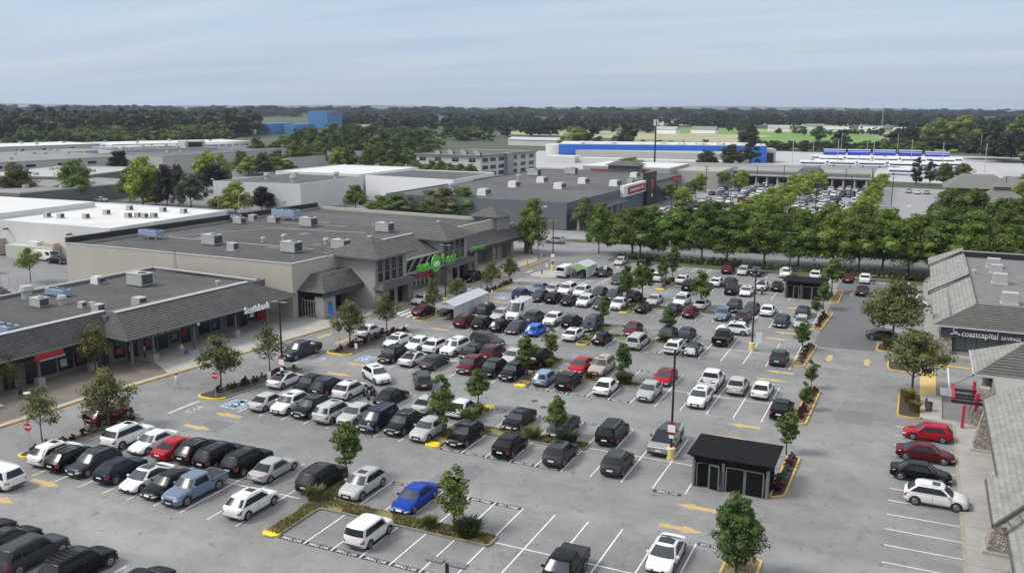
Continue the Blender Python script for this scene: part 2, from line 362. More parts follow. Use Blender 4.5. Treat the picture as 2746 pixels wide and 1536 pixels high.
CARS = [
(-65.6, 44.0, 'minivan', 'white', 'L', 'white minivan crossing the lane at the left edge of the lot'),
(-18.9, 74.9, 'wedge', 'steel', 'D', 'stainless wedge shaped pickup truck behind the red and white lamp board'),
(-21.4, 119.0, 'suv', 'white', 'L', 'white crossover driving leftward behind the black covered pickup truck'),
(-49.0, 99.8, 'wagon', 'grey', 'A', 'dark grey estate car driving past the grassless lane behind the red crossover'),
(-47.9, 81.4, 'wagon', 'grey', 'B', 'dark grey estate car driving away beside the white crossover'),
(-53.3, 80.6, 'suv', 'white', 'E', 'white crossover with dark sunroof driving across the central lane'),
(-67.1, 85.0, 'pickup', 'grey', 'X', 'dark pickup truck waiting in the lane by the bank'),
(-65.3, 97.4, 'sedan', 'white', 'W', 'white sedan in the store lane behind a leafy tree'),
(-69.6, 58.7, 'suv', 'darkred', 'W', 'dark red crossover behind the tree in the store lane'),
(-64.8, 111.0, 'sedan', 'darkred', 'W', 'dark red sedan on the striped crossing beside the stop sign'),
(-68.9, 117.7, 'sedanb', 'white', 'X', 'white sedan facing the camera at the supermarket entrance'),
(-64.4, 123.4, 'sedanb', 'silver', 'X', 'silver sedan in the store lane behind the cart shelter'),
(-69.7, 136.7, 'pickup', 'black', 'X', 'black open pickup truck parked at the supermarket doors'),
(-57.0, 148.2, 'cargovan', 'white', 'U', 'white panel van beside the short cart shelter'),
(-7.3, 154.3, 'sedan', 'maroon', 'U', 'maroon sedan driving away on the dark asphalt panel'),
(-0.9, 160.4, 'fastback', 'white', 'R', 'white glass roofed sedan parked across at the upper right sidewalk'),
(-1.4, 154.6, 'sedanb', 'black', 'R', 'black sedan between two white cars at the upper right sidewalk'),
(-0.3, 152.4, 'suv', 'white', 'R', 'white crossover just above the upper birch tree'),
(0.3, 148.4, 'sedanb', 'white', 'R', 'white sedan half hidden by the top of the upper birch'),
(-2.6, 124.3, 'sedanb', 'grey', 'R', 'dark grey sedan mostly hidden behind the upper birch crown'),
(-73.3, 183.9, 'suv', 'silver', 'L', 'silver crossover crossing the junction near the dark store corner'),
(-30.5, 189.8, 'suv', 'black', 'L', 'black crossover passing on the road behind the street trees'),
(2.5, 87.2, 'hatch', 'red', 'L', 'bright red hatchback, topmost of four cars at the right sidewalk'),
(2.3, 81.7, 'sedan', 'darkred', 'R', 'dark red sedan, second of four at the right sidewalk'),
(2.0, 76.9, 'sedan', 'black', 'R', 'black sedan with chrome wheels, third of four at right sidewalk'),
(3.1, 72.2, 'suv', 'white', 'R', 'white crossover with bonnet over the right sidewalk kerb'),
(-154.0, 118.9, 'cargovan', 'white', 'R', 'white panel van in the yard before the white warehouse'),
(-149.6, 117.7, 'sedan', 'black', 'R', 'black sedan next to the white yard van'),
(-132.2, 92.6, 'sedan', 'black', 'R', 'black car at the left edge behind the shop roofs'),
(-246.2, 209.2, 'suvb', 'white', 'R', 'white crossover, left of two on the far left road'),
(-233.7, 201.2, 'suvb', 'white', 'R', 'white crossover, right of two on the far left road'),
(-65.7, 49.65, 'suv', 'white', 'U', 'white crossover, first from left in the second parking row from the bottom'),
(-63.4, 49.47, 'suv', 'black', 'U', 'black crossover, second from left in the second parking row from the bottom'),
(-61.0, 49.53, 'suv', 'navygrey', 'D', 'slate grey crossover, third from left in the second parking row from the bottom'),
(-57.8, 49.44, 'suvb', 'navy', 'U', 'navy crossover, fourth from left in the second parking row from the bottom'),
(-54.7, 49.26, 'fastback', 'white', 'D', 'white glass roofed sedan, fifth from left in the second parking row from the bottom'),
(-52.2, 49.11, 'sedan', 'black', 'D', 'black sedan, sixth from left in the second parking row from the bottom'),
(-49.7, 49.23, 'pickupc', 'bluegrey', 'D', 'blue grey covered pickup truck, seventh from left in the second parking row from the bottom'),
(-43.9, 49.05, 'suv', 'white', 'U', 'white crossover, eighth from left in the second parking row from the bottom'),
(-33.3, 48.93, 'boxy', 'white', 'U', 'white boxy hatchback, ninth from left in the second parking row from the bottom'),
(-18.9, 49.53, 'pickupc', 'black', 'D', 'black covered pickup truck, tenth from left in the second parking row from the bottom'),
(-63.4, 55.38, 'bigsuv', 'white', 'U', 'white large SUV, first from left in the third parking row from the bottom'),
(-60.3, 55.29, 'sedan', 'white', 'D', 'white sedan, second from left in the third parking row from the bottom'),
(-57.4, 55.17, 'sedan', 'red', 'U', 'red sedan, third from left in the third parking row from the bottom'),
(-55.0, 55.29, 'suv', 'black', 'U', 'black crossover, fourth from left in the third parking row from the bottom'),
(-52.5, 55.17, 'bigsuv', 'black', 'U', 'black large SUV, fifth from left in the third parking row from the bottom'),
(-49.6, 55.2, 'bigsuv', 'black', 'U', 'black large SUV, sixth from left in the third parking row from the bottom'),
(-46.7, 55.02, 'sedan', 'silver', 'U', 'silver sedan, seventh from left in the third parking row from the bottom'),
(-41.8, 55.02, 'bigsuv', 'dark', 'U', 'blackish large SUV, eighth from left in the third parking row from the bottom'),
(-38.2, 55.38, 'suv', 'silver', 'D', 'silver crossover, ninth from left in the third parking row from the bottom'),
(-33.3, 55.14, 'sedan', 'blue', 'D', 'royal blue sedan, tenth from left in the third parking row from the bottom'),
(-13.5, 54.78, 'fastback', 'white', 'D', 'white glass roofed sedan, eleventh from left in the third parking row from the bottom'),
(-57.8, 37.26, 'sedan', 'black', 'U', 'black sedan, first from left in the first parking row from the bottom'),
(-55.1, 37.08, 'sedanb', 'black', 'U', 'black sedan, second from left in the first parking row from the bottom'),
(-52.0, 36.69, 'bigsuv', 'grey', 'U', 'dark grey large SUV, third from left in the first parking row from the bottom'),
(-47.6, 36.78, 'bigsuvr', 'black', 'U', 'black SUV with roof basket, fourth from left in the first parking row from the bottom'),
(-42.3, 36.9, 'sedan', 'black', 'U', 'black sedan, fifth from left in the first parking row from the bottom'),
(-58.4, 68.49, 'sedan', 'silver', 'U', 'silver sedan, first from left in the fourth parking row from the bottom'),
(-55.8, 68.67, 'suv', 'white', 'D', 'white crossover, second from left in the fourth parking row from the bottom'),
(-53.2, 68.64, 'suv', 'black', 'D', 'black crossover, third from left in the fourth parking row from the bottom'),
(-50.3, 68.49, 'bigsuv', 'silver', 'U', 'silver large SUV, fourth from left in the fourth parking row from the bottom'),
(-47.95, 68.7, 'suvb', 'silver', 'D', 'silver crossover, fifth from left in the fourth parking row from the bottom'),
(-45.3, 68.49, 'minivan', 'navy', 'D', 'navy minivan, sixth from left in the fourth parking row from the bottom'),
(-42.5, 68.55, 'suv', 'black', 'D', 'black crossover, seventh from left in the fourth parking row from the bottom'),
(-39.6, 68.22, 'suvb', 'silver', 'D', 'silver crossover, eighth from left in the fourth parking row from the bottom'),
(-35.9, 68.49, 'suv', 'black', 'D', 'black crossover, ninth from left in the fourth parking row from the bottom'),
(-31.1, 67.89, 'suvb', 'black', 'U', 'black crossover, tenth from left in the fourth parking row from the bottom'),
(-26.4, 68.1, 'suv', 'grey', 'U', 'dark grey crossover, eleventh from left in the fourth parking row from the bottom'),
(-21.3, 68.28, 'suv', 'grey', 'U', 'dark grey crossover, twelfth from left in the fourth parking row from the bottom'),
(-61.5, 75.09, 'fastback', 'white', 'U', 'white glass roofed sedan, first from left in the fifth parking row from the bottom'),
(-58.2, 75.12, 'sedan', 'black', 'D', 'black sedan, second from left in the fifth parking row from the bottom'),
(-55.8, 75.0, 'suv', 'navy', 'U', 'navy crossover, third from left in the fifth parking row from the bottom'),
(-52.9, 75.0, 'suv', 'white', 'U', 'white crossover, fourth from left in the fifth parking row from the bottom'),
(-47.9, 75.09, 'sedan', 'black', 'U', 'black sedan, fifth from left in the fifth parking row from the bottom'),
(-43.3, 74.67, 'sedan', 'silver', 'U', 'silver sedan, sixth from left in the fifth parking row from the bottom'),
(-39.6, 75.15, 'sedan', 'white', 'U', 'white sedan, seventh from left in the fifth parking row from the bottom'),
(-33.2, 74.55, 'sedanb', 'black', 'D', 'black sedan, eighth from left in the fifth parking row from the bottom'),
(-28.7, 74.64, 'sedanb', 'grey', 'D', 'dark grey sedan, ninth from left in the fifth parking row from the bottom'),
(-23.9, 74.82, 'minivan', 'black', 'U', 'black minivan, tenth from left in the fifth parking row from the bottom'),
(-59.3, 94.72, 'sedanb', 'white', 'D', 'white sedan, first from left in the seventh parking row from the bottom'),
(-56.1, 94.48, 'sedan', 'white', 'D', 'white sedan, second from left in the seventh parking row from the bottom'),
(-53.4, 94.39, 'suv', 'white', 'U', 'white crossover, third from left in the seventh parking row from the bottom'),
(-50.9, 94.45, 'bigsuv', 'white', 'D', 'white large SUV, fourth from left in the seventh parking row from the bottom'),
(-48.2, 94.21, 'sedanb', 'black', 'D', 'black sedan, fifth from left in the seventh parking row from the bottom'),
(-45.6, 94.42, 'suv', 'darkred', 'U', 'dark red crossover, sixth from left in the seventh parking row from the bottom'),
(-42.8, 94.21, 'sedan', 'silver', 'D', 'silver sedan, seventh from left in the seventh parking row from the bottom'),
(-39.5, 94.21, 'pickup', 'black', 'U', 'black open pickup truck, eighth from left in the seventh parking row from the bottom'),
(-34.1, 94.15, 'sedanb', 'red', 'D', 'red sedan, ninth from left in the seventh parking row from the bottom'),
(-31.7, 94.42, 'bigsuv', 'tan', 'D', 'tan large SUV, tenth from left in the seventh parking row from the bottom'),
(-24.1, 94.12, 'fastback', 'red', 'D', 'red glass roofed sedan, eleventh from left in the seventh parking row from the bottom'),
(-19.0, 94.42, 'pickup', 'white', 'U', 'white open pickup truck, twelfth from left in the seventh parking row from the bottom'),
(-16.1, 94.03, 'suvb', 'silver', 'U', 'silver crossover, thirteenth from left in the seventh parking row from the bottom'),
(-13.5, 93.94, 'sedan', 'white', 'U', 'white sedan, fourteenth from left in the seventh parking row from the bottom'),
(-56.1, 88.38, 'suv', 'black', 'D', 'black crossover, first from left in the sixth parking row from the bottom'),
(-53.1, 88.26, 'fastback', 'white', 'U', 'white glass roofed sedan, second from left in the sixth parking row from the bottom'),
(-50.2, 88.14, 'sedanb', 'grey', 'U', 'dark grey sedan, third from left in the sixth parking row from the bottom'),
(-45.6, 88.5, 'suv', 'darkred', 'D', 'dark red crossover, fourth from left in the sixth parking row from the bottom'),
(-42.7, 88.32, 'suv', 'black', 'D', 'black crossover, fifth from left in the sixth parking row from the bottom'),
(-40.1, 88.2, 'suvb', 'black', 'D', 'black crossover, sixth from left in the sixth parking row from the bottom'),
(-36.0, 87.9, 'hatch', 'lightblue', 'U', 'light blue hatchback, seventh from left in the sixth parking row from the bottom'),
(-33.2, 87.81, 'suv', 'black', 'U', 'black crossover, eighth from left in the sixth parking row from the bottom'),
(-28.9, 87.87, 'sedan', 'white', 'U', 'white sedan, ninth from left in the sixth parking row from the bottom'),
(-24.2, 87.96, 'suvb', 'silver', 'D', 'silver crossover, tenth from left in the sixth parking row from the bottom'),
(-18.9, 88.2, 'suv', 'white', 'D', 'white crossover, eleventh from left in the sixth parking row from the bottom'),
(-10.7, 88.2, 'suvb', 'black', 'U', 'black crossover, twelfth from left in the sixth parking row from the bottom'),
(-56.2, 107.48, 'suv', 'darkred', 'U', 'dark red crossover, first from left in the eighth parking row from the bottom'),
(-53.4, 107.45, 'suv', 'black', 'U', 'black crossover, second from left in the eighth parking row from the bottom'),
(-50.7, 107.3, 'hatch', 'black', 'U', 'black hatchback, third from left in the eighth parking row from the bottom'),
(-48.3, 107.51, 'sedanb', 'grey', 'D', 'dark grey sedan, fourth from left in the eighth parking row from the bottom'),
(-45.4, 107.27, 'hatch', 'brightblue', 'U', 'bright blue hatchback, fifth from left in the eighth parking row from the bottom'),
(-40.0, 107.3, 'sedanb', 'white', 'U', 'white sedan, sixth from left in the eighth parking row from the bottom'),
(-35.9, 106.91, 'hatch', 'black', 'U', 'black hatchback, seventh from left in the eighth parking row from the bottom'),
(-31.2, 107.12, 'minivan', 'silver', 'U', 'silver minivan, eighth from left in the eighth parking row from the bottom'),
(-26.4, 107.0, 'sedanb', 'white', 'U', 'white sedan, ninth from left in the eighth parking row from the bottom'),
(-24.0, 107.03, 'convertible', 'silver', 'D', 'silver soft top convertible, tenth from left in the eighth parking row from the bottom'),
(-13.7, 107.21, 'suvb', 'grey', 'U', 'dark grey crossover, eleventh from left in the eighth parking row from the bottom'),
(-56.7, 114.23, 'wagon', 'black', 'D', 'black estate car, first from left in the ninth parking row from the bottom'),
(-53.6, 113.69, 'sedan', 'silver', 'D', 'silver sedan, second from left in the ninth parking row from the bottom'),
(-51.25, 114.83, 'van', 'white', 'D', 'white tall ladder van, third from left in the ninth parking row from the bottom'),
(-48.4, 113.84, 'suv', 'grey', 'U', 'dark grey crossover, fourth from left in the ninth parking row from the bottom'),
(-45.5, 113.69, 'suvb', 'white', 'D', 'white crossover, fifth from left in the ninth parking row from the bottom'),
(-42.6, 113.57, 'suv', 'black', 'U', 'black crossover, sixth from left in the ninth parking row from the bottom'),
(-39.5, 113.24, 'minivan', 'grey', 'D', 'dark grey minivan, seventh from left in the ninth parking row from the bottom'),
(-33.8, 113.36, 'sedan', 'darkred', 'D', 'dark red sedan, eighth from left in the ninth parking row from the bottom'),
(-28.9, 113.06, 'sedan', 'grey', 'D', 'dark grey sedan, ninth from left in the ninth parking row from the bottom'),
(-26.55, 113.54, 'sedan', 'navy', 'D', 'navy sedan, tenth from left in the ninth parking row from the bottom'),
(-21.7, 113.6, 'pickupc', 'black', 'U', 'black covered pickup truck, eleventh from left in the ninth parking row from the bottom'),
(-56.4, 127.27, 'suv', 'navyblue', 'U', 'deep blue crossover, first from left in the tenth parking row from the bottom'),
(-53.3, 127.18, 'suvb', 'navygrey', 'D', 'slate grey crossover, second from left in the tenth parking row from the bottom'),
(-50.7, 127.03, 'suvb', 'black', 'U', 'black crossover, third from left in the tenth parking row from the bottom'),
(-47.9, 126.76, 'sedan', 'black', 'U', 'black sedan, fourth from left in the tenth parking row from the bottom'),
(-45.5, 126.94, 'suv', 'white', 'D', 'white crossover, fifth from left in the tenth parking row from the bottom'),
(-42.9, 126.97, 'sedan', 'grey', 'D', 'dark grey sedan, sixth from left in the tenth parking row from the bottom'),
(-40.1, 127.03, 'suvb', 'white', 'D', 'white crossover, seventh from left in the tenth parking row from the bottom'),
(-36.2, 126.64, 'hatch', 'black', 'U', 'black hatchback, eighth from left in the tenth parking row from the bottom'),
(-31.8, 127.12, 'sedanb', 'black', 'D', 'black sedan, ninth from left in the tenth parking row from the bottom'),
(-29.1, 126.67, 'hatch', 'darkred', 'U', 'dark red hatchback, tenth from left in the tenth parking row from the bottom'),
(-24.5, 127.12, 'suv', 'bluegrey', 'D', 'blue grey crossover, eleventh from left in the tenth parking row from the bottom'),
(-21.5, 127.03, 'suvb', 'grey', 'U', 'dark grey crossover, twelfth from left in the tenth parking row from the bottom'),
(-16.2, 126.94, 'sedanb', 'navy', 'D', 'navy sedan, thirteenth from left in the tenth parking row from the bottom'),
(-13.6, 127.18, 'hatch', 'silver', 'D', 'silver hatchback, fourteenth from left in the tenth parking row from the bottom'),
(-55.9, 133.45, 'sedan', 'bluegrey', 'D', 'blue grey sedan, first from left in the eleventh parking row from the bottom'),
(-53.5, 133.42, 'sedan', 'silver', 'D', 'silver sedan, second from left in the eleventh parking row from the bottom'),
(-51.15, 133.72, 'bigsuv', 'white', 'D', 'white large SUV, third from left in the eleventh parking row from the bottom'),
(-48.5, 133.57, 'suv', 'white', 'D', 'white crossover, fourth from left in the eleventh parking row from the bottom'),
(-45.5, 133.45, 'suvb', 'navygrey', 'D', 'slate grey crossover, fifth from left in the eleventh parking row from the bottom'),
(-43.15, 133.75, 'sedanb', 'grey', 'D', 'dark grey sedan, sixth from left in the eleventh parking row from the bottom'),
(-39.6, 133.03, 'suv', 'black', 'U', 'black crossover, seventh from left in the eleventh parking row from the bottom'),
(-36.2, 132.7, 'sedan', 'silver', 'D', 'silver sedan, eighth from left in the eleventh parking row from the bottom'),
(-32.1, 133.45, 'bigsuv', 'white', 'D', 'white large SUV, ninth from left in the eleventh parking row from the bottom'),
(-28.8, 132.91, 'sedanb', 'silver', 'U', 'silver sedan, tenth from left in the eleventh parking row from the bottom'),
(-24.0, 133.06, 'suv', 'black', 'D', 'black crossover, eleventh from left in the eleventh parking row from the bottom'),
(-21.4, 133.12, 'sedan', 'grey', 'D', 'dark grey sedan, twelfth from left in the eleventh parking row from the bottom'),
(-19.0, 132.85, 'sedan', 'white', 'U', 'white sedan, thirteenth from left in the eleventh parking row from the bottom'),
(-14.2, 133.78, 'sedanb', 'black', 'D', 'black sedan, fourteenth from left in the eleventh parking row from the bottom'),
(-53.0, 151.53, 'sedan', 'white', 'U', 'white sedan, first from left in the thirteenth parking row from the bottom'),
(-50.65, 151.47, 'suv', 'grey', 'U', 'dark grey crossover, second from left in the thirteenth parking row from the bottom'),
(-42.9, 152.1, 'suv', 'black', 'D', 'black crossover, third from left in the thirteenth parking row from the bottom'),
(-40.6, 151.2, 'suv', 'white', 'U', 'white crossover, fourth from left in the thirteenth parking row from the bottom'),
(-36.3, 151.17, 'sedanb', 'white', 'U', 'white sedan, fifth from left in the thirteenth parking row from the bottom'),
(-30.5, 151.5, 'sedanb', 'white', 'U', 'white sedan, sixth from left in the thirteenth parking row from the bottom'),
(-28.15, 151.41, 'suvb', 'grey', 'U', 'dark grey crossover, seventh from left in the thirteenth parking row from the bottom'),
(-22.9, 151.56, 'fastback', 'white', 'U', 'white glass roofed sedan, eighth from left in the thirteenth parking row from the bottom'),
(-20.4, 151.74, 'hatch', 'black', 'U', 'black hatchback, ninth from left in the thirteenth parking row from the bottom'),
(-51.8, 164.32, 'sedan', 'silver', 'D', 'silver sedan, first from left in the fourteenth parking row from the bottom'),
(-47.2, 164.47, 'suvb', 'black', 'U', 'black crossover, second from left in the fourteenth parking row from the bottom'),
(-31.1, 164.2, 'suvb', 'darkred', 'U', 'dark red crossover, third from left in the fourteenth parking row from the bottom'),
(-28.3, 164.02, 'hatch', 'silver', 'D', 'silver hatchback, fourth from left in the fourteenth parking row from the bottom'),
(-25.9, 164.59, 'pickupc', 'black', 'D', 'black covered pickup truck, fifth from left in the fourteenth parking row from the bottom'),
(-20.9, 164.86, 'suvb', 'white', 'D', 'white crossover, sixth from left in the fourteenth parking row from the bottom'),
(-15.7, 164.92, 'suv', 'white', 'U', 'white crossover, seventh from left in the fourteenth parking row from the bottom'),
(-10.3, 165.1, 'sedan', 'darkred', 'U', 'dark red sedan, eighth from left in the fourteenth parking row from the bottom'),
(-7.5, 165.37, 'suvb', 'white', 'U', 'white crossover, ninth from left in the fourteenth parking row from the bottom'),
(-46.3, 146.07, 'suv', 'grey', 'D', 'dark grey crossover, first from left in the twelfth parking row from the bottom'),
(-33.9, 145.77, 'suv', 'black', 'U', 'black crossover, second from left in the twelfth parking row from the bottom'),
(-26.8, 145.65, 'suvb', 'black', 'U', 'black crossover, third from left in the twelfth parking row from the bottom'),
(-24.4, 145.8, 'sedanb', 'white', 'D', 'white sedan, fourth from left in the twelfth parking row from the bottom')]
FARCARS = [
(-55.7, 227.7, 'sedan', 'navy', 'U', 'navy sedan, first from left in the first row of the far lot'),
(-52.9, 228.1, 'bigsuv', 'white', 'U', 'white large SUV, second from left in the first row of the far lot'),
(-50.1, 227.8, 'hatch', 'black', 'U', 'black hatchback, third from left in the first row of the far lot'),
(-47.4, 227.8, 'minivan', 'navy', 'D', 'navy minivan, fourth from left in the first row of the far lot'),
(-33.6, 227.9, 'suv', 'black', 'U', 'black crossover, fifth from left in the first row of the far lot'),
(-25.3, 228.3, 'suv', 'white', 'U', 'white crossover, sixth from left in the first row of the far lot'),
(-22.6, 227.8, 'hatch', 'black', 'D', 'black hatchback, seventh from left in the first row of the far lot'),
(-19.8, 227.8, 'suv', 'silver', 'U', 'silver crossover, eighth from left in the first row of the far lot'),
(-55.5, 234.0, 'suv', 'silver', 'D', 'silver crossover, first from left in the second row of the far lot'),
(-30.8, 234.0, 'suv', 'darkred', 'D', 'dark red crossover, second from left in the second row of the far lot'),
(-28.0, 234.1, 'suv', 'white', 'U', 'white crossover, third from left in the second row of the far lot'),
(-25.3, 234.3, 'suv', 'grey', 'U', 'dark grey crossover, fourth from left in the second row of the far lot'),
(-22.6, 234.2, 'suv', 'silver', 'U', 'silver crossover, fifth from left in the second row of the far lot'),
(-19.9, 233.8, 'minivan', 'white', 'D', 'white minivan, sixth from left in the second row of the far lot'),
(-66.4, 247.5, 'minivan', 'white', 'D', 'white minivan, first from left in the third row of the far lot'),
(-58.1, 247.5, 'hatch', 'white', 'D', 'white hatchback, second from left in the third row of the far lot'),
(-50.0, 247.2, 'minivan', 'black', 'D', 'black minivan, third from left in the third row of the far lot'),
(-47.1, 247.3, 'sedan', 'white', 'U', 'white sedan, fourth from left in the third row of the far lot'),
(-19.7, 247.5, 'hatch', 'black', 'D', 'black hatchback, fifth from left in the third row of the far lot'),
(-66.4, 253.6, 'suv', 'silver', 'D', 'silver crossover, first from left in the fourth row of the far lot'),
(-63.6, 253.4, 'suv', 'white', 'U', 'white crossover, second from left in the fourth row of the far lot'),
(-58.2, 253.6, 'hatch', 'white', 'D', 'white hatchback, third from left in the fourth row of the far lot'),
(-55.3, 253.3, 'suv', 'navy', 'D', 'navy crossover, fourth from left in the fourth row of the far lot'),
(-52.6, 253.7, 'suv', 'grey', 'U', 'dark grey crossover, fifth from left in the fourth row of the far lot'),
(-49.9, 253.3, 'minivan', 'grey', 'D', 'dark grey minivan, sixth from left in the fourth row of the far lot'),
(-47.1, 253.3, 'sedan', 'black', 'U', 'black sedan, seventh from left in the fourth row of the far lot'),
(-33.4, 253.3, 'suv', 'silver', 'U', 'silver crossover, eighth from left in the fourth row of the far lot'),
(-27.8, 253.4, 'sedan', 'black', 'U', 'black sedan, ninth from left in the fourth row of the far lot'),
(-25.2, 253.7, 'sedan', 'black', 'U', 'black sedan, tenth from left in the fourth row of the far lot'),
(-19.7, 253.7, 'suv', 'grey', 'D', 'dark grey crossover, eleventh from left in the fourth row of the far lot'),
(-66.3, 266.8, 'minivan', 'black', 'D', 'black minivan, first from left in the fifth row of the far lot'),
(-60.8, 267.2, 'bigsuv', 'black', 'D', 'black large SUV, second from left in the fifth row of the far lot'),
(-55.3, 266.9, 'hatch', 'grey', 'U', 'dark grey hatchback, third from left in the fifth row of the far lot'),
(-52.6, 267.0, 'suv', 'navy', 'U', 'navy crossover, fourth from left in the fifth row of the far lot'),
(-49.6, 266.9, 'sedan', 'white', 'U', 'white sedan, fifth from left in the fifth row of the far lot'),
(-33.2, 267.0, 'suv', 'black', 'U', 'black crossover, sixth from left in the fifth row of the far lot'),
(-30.4, 266.8, 'minivan', 'white', 'D', 'white minivan, seventh from left in the fifth row of the far lot'),
(-27.7, 267.0, 'sedan', 'white', 'D', 'white sedan, eighth from left in the fifth row of the far lot'),
(-24.9, 267.2, 'sedan', 'white', 'D', 'white sedan, ninth from left in the fifth row of the far lot'),
(-22.2, 266.7, 'sedan', 'black', 'D', 'black sedan, tenth from left in the fifth row of the far lot'),
(-66.2, 273.3, 'sedan', 'black', 'D', 'black sedan, first from left in the sixth row of the far lot'),
(-63.4, 272.9, 'bigsuv', 'navy', 'D', 'navy large SUV, second from left in the sixth row of the far lot'),
(-60.6, 273.0, 'hatch', 'grey', 'U', 'dark grey hatchback, third from left in the sixth row of the far lot'),
(-55.2, 272.9, 'bigsuv', 'black', 'U', 'black large SUV, fourth from left in the sixth row of the far lot'),
(-52.4, 273.2, 'suv', 'navy', 'D', 'navy crossover, fifth from left in the sixth row of the far lot'),
(-46.9, 273.2, 'sedan', 'white', 'U', 'white sedan, sixth from left in the sixth row of the far lot'),
(-33.1, 272.9, 'minivan', 'white', 'D', 'white minivan, seventh from left in the sixth row of the far lot'),
(-30.5, 273.2, 'sedan', 'darkred', 'D', 'dark red sedan, eighth from left in the sixth row of the far lot'),
(-27.7, 272.7, 'suv', 'navy', 'D', 'navy crossover, ninth from left in the sixth row of the far lot'),
(-24.9, 273.2, 'minivan', 'grey', 'U', 'dark grey minivan, tenth from left in the sixth row of the far lot'),
(-22.1, 273.1, 'minivan', 'silver', 'U', 'silver minivan, eleventh from left in the sixth row of the far lot'),
(-19.4, 272.9, 'hatch', 'silver', 'D', 'silver hatchback, twelfth from left in the sixth row of the far lot'),
(-63.2, 286.8, 'hatch', 'silver', 'D', 'silver hatchback, first from left in the seventh row of the far lot'),
(-57.7, 286.3, 'suv', 'white', 'U', 'white crossover, second from left in the seventh row of the far lot'),
(-55.0, 286.3, 'suv', 'white', 'D', 'white crossover, third from left in the seventh row of the far lot'),
(-49.6, 286.5, 'suv', 'black', 'U', 'black crossover, fourth from left in the seventh row of the far lot'),
(-46.9, 286.6, 'sedan', 'grey', 'D', 'dark grey sedan, fifth from left in the seventh row of the far lot'),
(-33.0, 286.2, 'suv', 'white', 'D', 'white crossover, sixth from left in the seventh row of the far lot'),
(-27.5, 286.4, 'sedan', 'white', 'U', 'white sedan, seventh from left in the seventh row of the far lot'),
(-24.8, 286.5, 'suv', 'navy', 'D', 'navy crossover, eighth from left in the seventh row of the far lot'),
(-22.1, 286.3, 'sedan', 'white', 'D', 'white sedan, ninth from left in the seventh row of the far lot'),
(-19.4, 286.3, 'sedan', 'silver', 'D', 'silver sedan, tenth from left in the seventh row of the far lot'),
(-63.3, 292.7, 'sedan', 'silver', 'D', 'silver sedan, first from left in the eighth row of the far lot'),
(-57.7, 292.7, 'sedan', 'navy', 'U', 'navy sedan, second from left in the eighth row of the far lot'),
(-52.3, 292.3, 'bigsuv', 'darkred', 'U', 'dark red large SUV, third from left in the eighth row of the far lot'),
(-49.4, 292.3, 'bigsuv', 'silver', 'D', 'silver large SUV, fourth from left in the eighth row of the far lot'),
(-46.8, 292.3, 'sedan', 'black', 'D', 'black sedan, fifth from left in the eighth row of the far lot'),
(-32.9, 292.6, 'suv', 'grey', 'D', 'dark grey crossover, sixth from left in the eighth row of the far lot'),
(-27.5, 292.5, 'bigsuv', 'white', 'U', 'white large SUV, seventh from left in the eighth row of the far lot'),
(-24.7, 292.6, 'hatch', 'silver', 'D', 'silver hatchback, eighth from left in the eighth row of the far lot'),
(-21.9, 292.8, 'hatch', 'silver', 'D', 'silver hatchback, ninth from left in the eighth row of the far lot'),
(-19.3, 292.3, 'hatch', 'darkred', 'U', 'dark red hatchback, tenth from left in the eighth row of the far lot'),
(-60.4, 305.8, 'sedan', 'grey', 'D', 'dark grey sedan, first from left in the ninth row of the far lot'),
(-57.6, 306.3, 'sedan', 'white', 'U', 'white sedan, second from left in the ninth row of the far lot'),
(-54.8, 305.9, 'bigsuv', 'silver', 'D', 'silver large SUV, third from left in the ninth row of the far lot'),
(-49.4, 305.9, 'bigsuv', 'white', 'U', 'white large SUV, fourth from left in the ninth row of the far lot'),
(-46.6, 306.3, 'hatch', 'white', 'D', 'white hatchback, fifth from left in the ninth row of the far lot'),
(-32.8, 305.8, 'sedan', 'grey', 'D', 'dark grey sedan, sixth from left in the ninth row of the far lot'),
(-30.1, 305.9, 'suv', 'silver', 'U', 'silver crossover, seventh from left in the ninth row of the far lot'),
(-27.4, 306.1, 'suv', 'silver', 'D', 'silver crossover, eighth from left in the ninth row of the far lot'),
(-24.6, 305.8, 'hatch', 'black', 'U', 'black hatchback, ninth from left in the ninth row of the far lot'),
(-19.2, 306.0, 'minivan', 'white', 'U', 'white minivan, tenth from left in the ninth row of the far lot'),
(-65.9, 311.7, 'sedan', 'darkred', 'U', 'dark red sedan, first from left in the tenth row of the far lot'),
(-63.1, 312.2, 'minivan', 'grey', 'D', 'dark grey minivan, second from left in the tenth row of the far lot'),
(-54.7, 312.2, 'suv', 'navy', 'D', 'navy crossover, third from left in the tenth row of the far lot'),
(-52.0, 312.0, 'sedan', 'white', 'U', 'white sedan, fourth from left in the tenth row of the far lot'),
(-46.4, 312.1, 'minivan', 'silver', 'U', 'silver minivan, fifth from left in the tenth row of the far lot'),
(-32.8, 311.8, 'suv', 'white', 'U', 'white crossover, sixth from left in the tenth row of the far lot'),
(-30.0, 311.7, 'sedan', 'white', 'D', 'white sedan, seventh from left in the tenth row of the far lot'),
(-27.2, 312.1, 'hatch', 'grey', 'D', 'dark grey hatchback, eighth from left in the tenth row of the far lot'),
(-24.5, 311.8, 'sedan', 'navy', 'U', 'navy sedan, ninth from left in the tenth row of the far lot'),
(-65.6, 325.3, 'sedan', 'white', 'D', 'white sedan, first from left in the eleventh row of the far lot'),
(-57.3, 325.4, 'suv', 'white', 'D', 'white crossover, second from left in the eleventh row of the far lot'),
(-54.6, 325.3, 'suv', 'darkred', 'D', 'dark red crossover, third from left in the eleventh row of the far lot'),
(-51.9, 325.5, 'bigsuv', 'white', 'D', 'white large SUV, fourth from left in the eleventh row of the far lot'),
(-49.1, 325.7, 'minivan', 'white', 'D', 'white minivan, fifth from left in the eleventh row of the far lot'),
